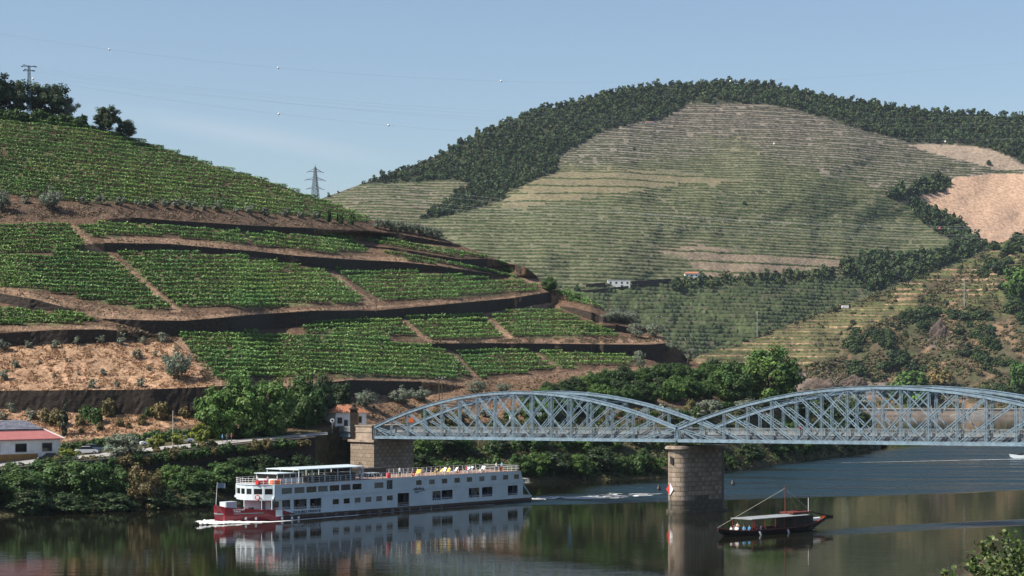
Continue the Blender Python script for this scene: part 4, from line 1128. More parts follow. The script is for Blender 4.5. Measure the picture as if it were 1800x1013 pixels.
for i, (x, y, h, w) in enumerate(((415, 846, 44, 70), (452, 850, 52, 66), (490, 852, 46, 66), (528, 856, 56, 60), (552, 858, 44, 46))):  # trees added for their darkness where the wall is only in shade
    plant_px("bank_tree", 'dark', nth(i) + " added dark tree from the left standing in for shade on the road wall", "tree", x, y, h, float(interp(FW_BOT, x, 2)) - 3, "added dark trees before the road wall", w)
for i, x in enumerate(range(196, 552, 15)):
    y = float(interp(FW_TOP, x)) + 10
    plant_px("wall_creeper", random.choice(['gbush', 'gbush', 'bush']), nth(i) + " leafy creeper from the left hanging over the riverside road wall", "creeper", x + random.uniform(-4, 4), y, random.uniform(10, 17), float(interp(FW_TOP, x, 2)) - 0.9, "creepers on the road wall", random.uniform(17, 26))
# --- along the riverside road
RDY = lambda x: float(interp(FW_TOP, x, 2)) + 3
plant_px("olive_tree", 'olive', "wide round grey tree beside the road right of the white house", "tree", 212, 802, 40, RDY(212), None, 74, 1)
for x, y, h, w, lb in ((276, 790, 28, 32, "yellow green citrus tree by the road between parked cars"), (313, 782, 22, 26, "small yellow green citrus tree right of the white pole"), (352, 780, 36, 36, "taller yellow green citrus tree by the road near the people"), (118, 806, 20, 36, "low yellow green bush in front of the white house corner")):
    plant_px("citrus_tree", 'citrus', lb, "tree", x, y, h, RDY(x), None, w)
for i, x in enumerate(range(20, 380, 16)):
    y = float(interp(FW_TOP, x)) - 1
    plant_px("verge_bush", random.choice(['gbush', 'young', 'bush']), nth(i) + " small bush from the left on the verge along the road parapet", "bush", x, y, random.uniform(7, 14), float(interp(FW_TOP, x, 2)) + 1.2, "verge bushes along the road parapet", random.uniform(14, 24))
# hedge behind the road
for i, x in enumerate(range(112, 372, 11)):
    y = float(interp(HB, x)) + 4
    plant_px("hedge_bush", 'gbush', nth(i) + " dense dark bush from the left in the hedge behind the road", "hedge", x, y, random.uniform(17, 22), float(interp(HB, x, 2)) - 2, "hedge bushes behind the road", 24)
# --- nose of the hill
for i, (x, y, h, w) in enumerate(((1066, 566, 16, 18), (1077, 565, 20, 22), (1090, 567, 22, 24), (1102, 569, 20, 22), (1118, 572, 22, 20), (1084, 558, 18, 22), (1110, 562, 18, 22))):
    plant_px("olive_tree", 'olive', nth(i) + " grey olive in the tight clump on the hill's nose, counted from the left", "tree", x, y, h, DL(x, y), "olive clump on the hill's nose", w)
for x, y, h, w, lb in ((1119, 594, 26, 28, "olive standing apart right of the clump on the nose"), (1152, 593, 24, 34, "wide olive at the corner of the hill's nose"), (965, 512, 24, 28, "dark round tree at the bend of the pale track on the shoulder"), (1172, 620, 20, 26, "small olive on the bare slope below the rounded wall corner"), (1214, 634, 22, 24, "lone round olive at the foot of the hill's nose"), (1125, 648, 32, 20, "pale thin tree in front of the last low vine plot")):
    plant_px("olive_tree", 'olive' if x != 965 else 'broad', lb, "tree", x, y, h, DL(x, y), None, w)
# --- foreground bush on the near bank
def build_near_bush():
    root = empty("foreground_bush", (0, 0, 0), 0, "leafy bush in the bottom right corner on the near bank", "bush")
    r = np.random.default_rng(3)
    base = at(1790, 1080, 60); root.location = base
    bx = MB(); Cs, Ns = [], []
    tips = [(1722, 952, 59), (1738, 944, 60), (1762, 936, 61), (1783, 940, 60), (1795, 955, 59), (1704, 975, 59), (1698, 995, 58), (1715, 1010, 58), (1740, 975, 58), (1760, 968, 60), (1780, 975, 61), (1750, 1000, 59), (1770, 1005, 58), (1795, 990, 60), (1810, 960, 60), (1825, 985, 61), (1730, 1000, 60), (1788, 1012, 57), (1700, 1025, 58), (1745, 1030, 58), (1775, 962, 59), (1728, 972, 61), (1712, 990, 60), (1765, 985, 57), (1655, 1003, 58), (1668, 1008, 58), (1660, 1025, 58)]
    for tx, ty, tY in tips:
        e = at(tx, ty, tY) - base
        s = Vector((r.uniform(-.4, .3), r.uniform(-.4, .4), -0.2))
        m = s.lerp(e, 0.55) + Vector((r.uniform(-.15, .15), r.uniform(-.2, .2), 0.12))
        pts = [s, s.lerp(m, .5) + Vector((0, 0, .05)), m, m.lerp(e, .5) + Vector((0, 0, 0.03)), e]
        bx.tube(pts, [.018, .015, .011, .008, .004], 4)
        for k in range(110):
            t = r.random() ** 0.65
            i = min(int(t * 4), 3); q = pts[i].lerp(pts[i + 1], t * 4 - i)
            Cs.append(np.array(q) + r.normal(size=3) * 0.085); Ns.append(r.normal(size=3) * 0.7 + np.array((-.2, -.3, 0.7)))
    C = np.array(Cs); N = np.array(Ns); n = len(C)
    pal = np.array(((0.070, 0.120, 0.026), (0.13, 0.165, 0.045), (0.035, 0.065, 0.016), (0.16, 0.18, 0.08)))
    col = pal[r.choice(4, n, p=(.4, .2, .3, .1))] * (0.75 + .5 * r.random(n))[:, None]
    V, Fc, cc = leaf_cards(C, N, 0.075 + 0.06 * r.random(n), col, 1.3, r)
    bx.build("stem", M['bark'], root); obj("foliage", mesh_np("foliage", V, Fc, M['leaf'], cc), root)
build_near_bush()

# --- scrub hill trees
def low_crown(name, seed, base, n_cl=30, n_leaf=16, rz=0.85):
    return crown_mesh(name, seed, 1.0, rz, n_cl, n_leaf, 0.30, base, 0.5, 0.45, 0.34, M['far_leaf'], zoff=rz * 0.9)
SCR = [low_crown("round_shrub", 40 + i, b) for i, b in enumerate(((0.035, 0.058, 0.022), (0.045, 0.070, 0.026), (0.075, 0.085, 0.040), (0.10, 0.088, 0.045), (0.030, 0.048, 0.024)))]
spots = []
rs = random.Random(4)
clusters = [(1500, 600, 12, 18), (1540, 595, 10, 12), (1600, 565, 22, 14), (1625, 572, 20, 22), (1680, 560, 22, 14), (1710, 575, 20, 20), (1730, 600, 14, 16), (1580, 635, 20, 16), (1625, 655, 26, 18), (1500, 655, 16, 12), (1545, 665, 30, 18), (1700, 640, 30, 20), (1760, 650, 26, 24), (1790, 560, 16, 30), (1780, 510, 22, 20), (1740, 470, 26, 14), (1780, 440, 22, 16), (1560, 605, 20, 14), (1660, 690, 40, 14), (1760, 700, 30, 14), (1580, 700, 30, 10)]
for cx, cy, sx, sy in clusters:
    for k in range(7):
        spots.append((rs.gauss(cx, sx * .7), rs.gauss(cy, sy * .5), rs.uniform(12, 26), rs.choice((0, 0, 1, 4, 1))))
for k in range(150):
    x = rs.uniform(1400, 1815); yr = float(interp(RH_RIDGE, x))
    spots.append((x, rs.uniform(yr + 3, 716), rs.uniform(5, 13), rs.choice((0, 1, 2, 3, 2, 4))))
for k in range(40):
    x = rs.uniform(1230, 1815); spots.append((x, float(interp(RH_RIDGE, x)) + rs.uniform(0, 3), rs.uniform(5, 11), rs.choice((0, 1, 2))))
for x, y, wpx, m in spots:
    yr = float(interp(RH_RIDGE, x))
    if y < yr or y > 720 or not 1200 < x < 1870: continue
    if inpoly(TZ, x, y) and wpx > 9: continue
    Y = float(DR(x, y)); p = at(x, y, Y); p.z -= 0.6
    s = wpx * Y / F / 2
    o = obj("scrub_tree", SCR[m], None, p, rs.uniform(0, 6.28), (s, s, s * rs.uniform(.8, 1.15)))
    big = wpx > 12
    tag(o, "dark round evergreen tree scattered over the scrubby right hill" if big else "small dry shrub dotted over the scrubby right hill", "tree" if big else "shrub", "trees on the scrubby right hill" if big else "shrubs on the scrubby right hill")
for x, y, w, h, m, lb in ((1605, 712, 76, 58, 1, "broad green tree on the far shore above the second arch"), (1792, 528, 56, 60, 1, "big green tree at the right picture edge on the scrub hill"), (1790, 690, 40, 56, 1, "green tree at the right picture edge just above the arch"), (1500, 712, 50, 30, 2, "grey bush at the foot of the pale cliff"), (1652, 690, 50, 40, 3, "brown dry tree on the lower scrub hill")):
    Y = float(DR(x, y)); p = at(x, y, Y)
    s = w * Y / F / 2
    tag(obj("shore_tree", crown_mesh("shore_tree", x, 1.0, 0.85, 60, 30, 0.16, (G_BROAD, G_BROAD, G_GREY, G_DRY)[m], 0.5, 0.45, 0.3, M['far_leaf'], zoff=0.75), None, p, 0.3, (s, s, h * Y / F / 1.6)), lb, "tree")
# brown rock outcrop on the scrub hill
def rock(name, x, y, wpx, hpx, label, Dfun, seed):
    bm = bmesh.new(); bmesh.ops.create_icosphere(bm, subdivisions=5, radius=1)
    r = random.Random(seed)
    for v in bm.verts:
        k = 0.55 + 0.9 * float(fbm(v.co.x * 2.6 + seed + v.co.y, v.co.z * 1.5 + v.co.y * 2.1 + 5, 5))
        v.co *= k; v.co.y *= 0.35
    me = bpy.data.meshes.new(name); bm.to_mesh(me); bm.free(); me.materials.append(M['rock'])
    Y = float(Dfun(x, y)); s = Y / F
    tag(obj(name, me, None, at(x, y, Y), 0, (wpx * s / 2, wpx * s / 2, hpx * s / 2)), label, "rock")
rock("rock_outcrop", 1652, 592, 36, 54, "steep brown rock face between dark trees on the right hill", DR, 2)
rock("rock_outcrop", 1440, 690, 70, 44, "grey streaked cliff beside the tall pale green tree", DR, 5)
rock("rock_outcrop", 1500, 680, 50, 36, "grey rocky slope right of the streaked cliff", DR, 9)

# --- forest on the far hill: nobody could count it
def forest(name, label, polys, density, hpx, seed, protos):
    r = np.random.default_rng(seed)
    pts = []
    for poly in polys:
        xs_ = [p[0] for p in poly]; ys_ = [p[1] for p in poly]
        x0, x1, y0, y1 = max(min(xs_), 500), min(max(xs_), 1880), min(ys_), max(ys_)
        n = int((x1 - x0) * (y1 - y0) * density)
        X = r.uniform(x0, x1, n); Yp = r.uniform(y0, y1, n)
        yr = interp(FAR_RIDGE, X)
        ok = inpoly(poly, X, Yp) & (Yp > yr + 1) & ~inpoly(CLEAR, X, Yp)
        X, Yp = X[ok], Yp[ok]
        pts.append(np.stack([X, Yp], 1))
    # along the skyline
    pts = np.concatenate(pts)
    D = DC(pts[:, 0], pts[:, 1]); P = at_np(pts[:, 0], pts[:, 1], D)
    sc = hpx * D / F * (0.45 + 1.15 * r.random(len(P)) ** 1.8)
    Vs, Fs, Cs = [], [], []
    base = [(np.array([v.co for v in me.vertices]), np.array([list(p.vertices) for p in me.polygons]), np.array([c.color[:3] for c in me.color_attributes["col"].data])) for me in protos]
    b = 0
    for i in range(len(P)):
        V, Fc, C = base[r.integers(len(base))]
        a = r.uniform(0, 6.28); ca, sa = math.cos(a), math.sin(a)
        W = V * sc[i]
        W = np.stack([W[:, 0] * ca - W[:, 1] * sa, W[:, 0] * sa + W[:, 1] * ca, W[:, 2] * r.uniform(.85, 1.3)], 1) + P[i]
        Vs.append(W); Fs.append(Fc + b); Cs.append(C * r.uniform(.7, 1.3) * (1 + r.uniform(-.2, .35) * np.array((1, .4, .2)))); b += len(V)
    me = mesh_np(name, np.concatenate(Vs), np.concatenate(Fs), M['far_leaf'], np.concatenate(Cs))
    tag(obj(name, me), label, "forest", kind="stuff")
    return len(P)
FP = [crown_mesh("forest_tree", 70 + i, 0.5, 0.55, 9, 6, 0.36, b, 0.5, 0.4, 0.36, M['far_leaf'], zoff=0.45) for i, b in enumerate(((0.032, 0.056, 0.022), (0.042, 0.068, 0.026), (0.060, 0.082, 0.030)))]
print("forest", forest("crest_forest", "dark green forest covering the crest of the far hill", FOREST[:1], 0.075, 7.6, 1, FP))
forest("hillside_copse", "dark strip of trees beside the pale bare field on the far hill", FOREST[1:2], 0.07, 11, 2, FP)
forest("gully_copse", "dark trees in the gully under the pale bare field", FOREST[2:3], 0.07, 11, 3, FP)
forest("valley_copse", "dense dark trees in the side valley behind the scrub hill", FOREST[3:4], 0.06, 12, 5, FP)
forest("farm_scrub", "line of dark scrub along the valley track past the farmhouses", [[(1180, 496), (1250, 490), (1400, 484), (1480, 474), (1480, 492), (1400, 500), (1260, 506), (1180, 510)]], 0.035, 9, 6, FP)
for me in FP: pass
# tall pines along the skyline of the far hill
PINE = [low_crown("skyline_pine", 90 + i, (0.035, 0.055, 0.024), 14, 10, 0.6) for i in range(3)]
rp = random.Random(8)
for i, x in enumerate([985, 1000, 1025, 1034, 1048, 1062, 1075, 1128, 1142, 1150, 1158, 1178, 1192, 1196] + [1215 + 13 * k for k in range(14)] + [1430, 1462, 1498, 1540, 1605, 1640, 1692, 1702, 1720, 1760, 1780]):
    y = float(interp(FAR_RIDGE, x)) + 4; Y = float(DC(x, y)); p = at(x, y, Y)
    h = rp.uniform(9, 15) * Y / F
    mb = MB(); mb.tube([(0, 0, -1), (0, 0, h * .7)], [h * .03, h * .02], 5)
    root = empty("skyline_pine", p, 0, nth(i) + " small dark pine from the left on the crest of the far hill", "tree", "pines on the far crest")
    mb.build("trunk", M['bark'], root)
    c = obj("crown", PINE[rp.randrange(3)], root, (0, 0, h * .45)); c.scale = (h * .38, h * .38, h * .42)
# a few lone trees and bushes on the far terraces
for x, y, w, lb in ((1115, 262, 7, "tiny dark cypress alone on the upper terraces of the far hill"), (1308, 357, 8, "single dark bush in the middle of the far hill"), (1190, 500, 26, "dark round tree between the two farmhouses"), (1014, 507, 12, "dark round bush left of the white farmhouse"), (1738, 286, 10, "small bush on the shoulder of the pale upper field")):
    Y = float(DC(x, y + w * .4)); s = w * Y / F / 2
    tag(obj("lone_tree", SCR[0], None, at(x, y + w * .4, Y), 1.0, s), lb, "tree")

# --- dry grass and weeds on the open ground of the near hill
def tufts(name, label, polys, n, size, pal, seed):
    r = np.random.default_rng(seed); Cs = []
    for poly in polys:
        xs_ = [p[0] for p in poly]; ys_ = [p[1] for p in poly]
        X = r.uniform(max(min(xs_), -60), max(xs_), n); Yp = r.uniform(min(ys_), max(ys_), n)
        ok = inpoly(poly, X, Yp) & (fbm(X * 0.09, Yp * 0.14, 3) > 0.47)
        Cs.append(at_np(X[ok], Yp[ok], DL(X[ok], Yp[ok])))
    P = np.concatenate(Cs); K = 3
    C = np.repeat(P, K, 0); m = len(C)
    C[:, :2] += r.normal(size=(m, 2)) * 0.15; C[:, 2] += r.random(m) * size * 0.5
    N_ = r.normal(size=(m, 3)) * np.array((1, 1, .5)) + np.array((-.1, -.3, .4))
    col = np.array(pal)[r.integers(len(pal), size=m)] * (0.6 + 0.8 * r.random(m))[:, None]
    V, Fc, cc = leaf_cards(C, N_, size * (0.5 + r.random(m)), col, 1.1, r, True)
    tag(obj(name, mesh_np(name, V, Fc, M['leaf'], cc)), label, "grass", kind="stuff")
tufts("straw_grass", "dry straw tufts covering the two straw coloured fields", [[(-60, 612), (200, 603), (300, 598), (335, 625), (385, 680), (250, 686), (-60, 688)], [(-60, 718), (200, 728), (390, 735), (380, 742), (300, 750), (240, 764), (110, 772), (-60, 790)]], 9000, 0.34, ((0.42, 0.24, 0.14), (0.34, 0.19, 0.11), (0.26, 0.16, 0.095), (0.38, 0.25, 0.13)), 21)
tufts("bank_weeds", "brown weeds on the bare banks between the terraces", [[(-60, 358), (100, 360), (400, 376), (640, 396), (620, 403), (450, 396), (230, 380), (-60, 393)], [(640, 700), (760, 676), (900, 668), (1050, 656), (1190, 645), (1100, 720), (900, 738), (660, 744)], [(205, 572), (300, 592), (320, 600), (220, 602)], [(335, 615), (350, 640), (385, 672), (360, 672)]], 5000, 0.40, ((0.16, 0.10, 0.07), (0.10, 0.075, 0.045), (0.22, 0.14, 0.09), (0.09, 0.09, 0.04)), 22)
tufts("track_weeds", "weeds along the sandy tracks between the vine plots", [[(0, 504), (120, 528), (240, 550), (600, 541), (900, 521), (970, 510), (960, 517), (560, 548), (320, 564), (180, 560), (0, 516)], [(190, 419), (440, 434), (690, 453), (860, 481), (700, 461), (450, 443), (190, 428)], [(380, 673), (840, 669), (1170, 642), (1000, 660), (560, 676)], [(760, 599), (1160, 592), (1170, 602), (760, 605)]], 6000, 0.28, ((0.20, 0.13, 0.09), (0.12, 0.085, 0.055), (0.10, 0.10, 0.045)), 23)

# --- low scrub covering the rest of the right hill
def scrub_cover():
    r = np.random.default_rng(31); n = 10000
    X = r.uniform(1215, 1900, n); yr = interp(RH_RIDGE, X); Yp = yr + (720 - yr) * r.random(n)
    ok = ~inpoly(TZ, X, Yp) & (fbm(X * 0.03, Yp * 0.05, 3) > 0.40)
    X, Yp = X[ok], Yp[ok]; P = at_np(X, Yp, DR(X, Yp)); K = 14
    C = np.repeat(P, K, 0); m = len(C); rad = np.repeat(0.6 + 1.6 * r.random(len(P)), K)
    o = r.normal(size=(m, 3)); o /= np.linalg.norm(o, axis=1, keepdims=True)
    C = C + o * rad[:, None] * np.array((1, 1, .6)); C[:, 2] += rad * .35
    pal = np.array(((0.055, 0.065, 0.026), (0.085, 0.085, 0.036), (0.11, 0.09, 0.045), (0.032, 0.046, 0.018), (0.14, 0.10, 0.055)))
    col = np.repeat(pal[r.integers(5, size=len(P))], K, 0) * (0.7 + .6 * r.random(m))[:, None]
    V, Fc, cc = leaf_cards(C, o + np.array((0, 0, .4)), 1.3, col, 1.0, r)
    tag(obj("scrub_cover", mesh_np("scrub_cover", V, Fc, M['far_leaf'], cc)), "low dry scrub covering the slopes of the right hill", "scrub", kind="stuff")
scrub_cover()

# --- undergrowth on the river bank
def bank_cover(name, label, x0, x1, n, seed):
    r = np.random.default_rng(seed)
    X = r.uniform(x0, x1, n); ys = interp(SHORE, X); yh = interp(HB, X); t = r.random(n)
    Yp = ys + (yh - ys) * t; P = at_np(X, Yp, DB(X, Yp)); P[:, 2] += 0.2
    ok = fbm(P[:, 0] * .12, P[:, 1] * .12, 3) > 0.36
    P = P[ok]; K = 22; C = np.repeat(P, K, 0); m = len(C); rad = np.repeat(0.35 + 0.75 * r.random(len(P)), K)
    o = r.normal(size=(m, 3)); o /= np.linalg.norm(o, axis=1, keepdims=True)
    C = C + o * (rad * r.random(m) ** .4)[:, None] * np.array((1.2, 1.2, .8)); C[:, 2] += rad * .4
    pal = np.array(((0.060, 0.095, 0.028), (0.085, 0.115, 0.035), (0.12, 0.10, 0.05), (0.040, 0.066, 0.020), (0.15, 0.125, 0.06)))
    col = np.repeat(pal[r.choice(5, len(P), p=(.3, .25, .15, .2, .1))], K, 0) * (0.65 + .7 * r.random(m))[:, None]
    V, Fc, cc = leaf_cards(C, o + np.array((0, 0, .5)), 0.30 + .2 * r.random(m), col, 1.0, r)
    tag(obj(name, mesh_np(name, V, Fc, M['leaf'], cc)), label, "undergrowth", kind="stuff")
bank_cover("bank_undergrowth", "green and straw undergrowth on the bank under the bridge", 700, 1540, 2600, 41)

# ------------------------------------------------------------------ the bridge
BP0 = Vector((-28.17, 410.8, 10.8)); BDIR = Vector((0.679, -0.735, 0)).normalized(); BSL = 0.0138
BANG = math.atan2(BDIR.y, BDIR.x)
SPAN, NP, BW = 84.1, 16, 9.4
PW = SPAN / NP
def truss_h(i):
    u = i / NP
    return 2.7 + 6.7 * (1 - (2 * u - 1) ** 2)

def build_bridge():
    root = empty("truss_bridge", BP0, BANG, "blue grey steel truss bridge of curved spans crossing the river", "bridge")
    def part(mb, name, mat=M['steel']):
        return mb.build(name, mat, root)
    cache = {}
    for sp in range(2):
        x0 = sp * (SPAN + 0.5)
        zb = lambda x: BSL * x
        for side in range(2):
            yy = 0.0 if side == 0 else BW
            bot = [Vector((x0 + PW * i, yy, zb(x0 + PW * i) + 0.4)) for i in range(NP + 1)]
            top = [b + Vector((0, 0, truss_h(i) - 0.4)) for i, b in enumerate(bot)]
            # chords, one piece per panel point to point
            mb = MB()
            for i in range(NP):
                mb.bar(bot[i], bot[i + 1], 0.62, 0.10); mb.bar(bot[i] + Vector((0, -.27, .22)), bot[i + 1] + Vector((0, -.27, .22)), 0.07, 0.50); mb.bar(bot[i] + Vector((0, .27, .22)), bot[i + 1] + Vector((0, .27, .22)), 0.07, 0.50)
                mb.bar(bot[i] + Vector((0, -.38, -.06)), bot[i + 1] + Vector((0, -.38, -.06)), 0.16, 0.05)
            part(mb, "bottom_chord")
            mb = MB()
            for i in range(NP):
                mb.bar(top[i] + Vector((0, 0, .30)), top[i + 1] + Vector((0, 0, .30)), 0.85, 0.07); mb.bar(top[i] + Vector((0, -.27, 0)), top[i + 1] + Vector((0, -.27, 0)), 0.08, 0.52); mb.bar(top[i] + Vector((0, .27, 0)), top[i + 1] + Vector((0, .27, 0)), 0.08, 0.52)
            part(mb, "top_chord")
            for i in range(NP + 1):
                mb = MB()
                w = 0.30 if 0 < i < NP else 0.62
                for dx in (-w / 2, w / 2):
                    mb.bar(bot[i] + Vector((dx, -.18, .1)), top[i] + Vector((dx, -.18, -.1)), 0.07, 0.09, up=(1, 0, 0)); mb.bar(bot[i] + Vector((dx, .18, .1)), top[i] + Vector((dx, .18, -.1)), 0.07, 0.09, up=(1, 0, 0))
                nl = max(2, int((top[i] - bot[i]).length / 0.8))
                for k in range(nl):
                    z0 = bot[i].z + .2 + (top[i].z - bot[i].z - .4) * k / nl; z1 = bot[i].z + .2 + (top[i].z - bot[i].z - .4) * (k + 1) / nl
                    a, b = (-w / 2, w / 2) if k % 2 else (w / 2, -w / 2)
                    mb.bar((bot[i].x + a, yy - .18, z0), (bot[i].x + b, yy - .18, z1), 0.03, 0.04, up=(0, 1, 0))
                part(mb, "vertical_post")
            def diag(p, q, heavy):
                mb = MB()
                gap = 0.19 if heavy else 0.07
                d = (q - p).normalized(); nrm = Vector((-d.z, 0, d.x))
                for s in (-1, 1):
                    mb.bar(p + nrm * gap * s + Vector((0, -.10 if side == 0 else .10, 0)), q + nrm * gap * s + Vector((0, -.10 if side == 0 else .10, 0)), 0.12 if heavy else 0.08, 0.11 if heavy else 0.07, up=(0, 1, 0))
                if heavy:
                    L = (q - p).length; nn = int(L / 0.9)
                    for k in range(1, nn):
                        c = p.lerp(q, k / nn)
                        mb.bar(c - nrm * gap, c + nrm * gap, 0.12, 0.05, up=(0, 1, 0))
                part(mb, "diagonal")
            e = [Vector((0, 0, 0))]
            diag(top[0], bot[1], False); diag(top[NP], bot[NP - 1], False)
            for i in range(0, 10):
                diag(top[i], bot[i + 2], i < 7)
                diag(top[NP - i], bot[NP - i - 2], i < 7)
        # floor: cross girders, deck, kerbs, railings
        for i in range(NP + 1):
            x = x0 + PW * i
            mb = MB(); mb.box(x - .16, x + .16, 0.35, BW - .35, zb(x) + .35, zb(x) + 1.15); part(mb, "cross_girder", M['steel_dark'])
        mb = MB()
        a, b = x0 - 0.2, x0 + SPAN + 0.2
        def slab(y0, y1, z0, z1):
            mb.add([(a, y0, zb(a) + z0), (b, y0, zb(b) + z0), (b, y1, zb(b) + z0), (a, y1, zb(a) + z0), (a, y0, zb(a) + z1), (b, y0, zb(b) + z1), (b, y1, zb(b) + z1), (a, y1, zb(a) + z1)],
                   [(0, 3, 2, 1), (4, 5, 6, 7), (0, 1, 5, 4), (1, 2, 6, 5), (2, 3, 7, 6), (3, 0, 4, 7)])
        slab(0.55, BW - .55, 1.155, 1.50); part(mb, "deck_slab", M['steel_dark'])  # dark colour paints the shade band below the railing
        mb = MB(); slab(.62, .74, .42, 1.152); part(mb, "stringer", M['steel_dark'])  # dark strip that completes the painted shade band
        mb = MB(); slab(1.9, BW - 1.9, 1.504, 1.56); part(mb, "roadway", M['asphalt'])
        for y in (0.9, BW - 0.9):
            for i in range(NP):
                key = "rail"
                if key not in cache:
                    r = MB()
                    for k in range(2): r.box(k * PW / 2 - .05, k * PW / 2 + .05, -.05, .05, 0, 1.2)
                    r.box(0, PW, -.06, .06, 1.12, 1.2); r.box(0, PW, -.03, .03, .12, .18); r.box(0, PW, -.03, .03, .62, .66)
                    nb = 15
                    for k in range(nb): r.box((k + .5) * PW / nb - .04, (k + .5) * PW / nb + .04, -.02, .02, .18, 1.12)
                    r.box(0, PW, -.015, .015, .18, .62)
                    cache[key] = r.mesh("railing_panel", M['railing'])
                o = obj("railing_panel", cache[key], root, (x0 + PW * i, y, zb(x0 + PW * i) + 1.506)); o.rotation_euler = (0, -BSL, 0)
        # portal bracing between the top chords
        for i in range(4, NP - 3):
            x = x0 + PW * i; z = zb(x) + truss_h(i) - .35
            mb = MB(); mb.bar((x, .3, z), (x, BW - .3, z), .22, .10); mb.bar((x, .3, z - .55), (x, BW - .3, z - .55), .16, .09)
            for k in range(6):
                y0 = .3 + (BW - .6) * k / 6; y1 = .3 + (BW - .6) * (k + 1) / 6
                mb.bar((x, y0, z - (.55 if k % 2 else 0)), (x, y1, z - (0 if k % 2 else .55)), .07, .07)
            part(mb, "cross_beam")
            if i < NP - 4:
                x2 = x0 + PW * (i + 1); z2 = zb(x2) + truss_h(i + 1) - .35
                mb = MB(); mb.bar((x, .3, z), (x2, BW - .3, z2), .12, .10); mb.bar((x, BW - .3, z), (x2, .3, z2), .12, .10); part(mb, "wind_bracing")
    return root
bridge = build_bridge()

def bridge_pt(t, n, z):
    """world place from bridge coordinates: t along, n across, absolute height z"""
    v = BP0 + BDIR * t + Vector((-BDIR.y, BDIR.x, 0)) * n
    return Vector((v.x, v.y, z))

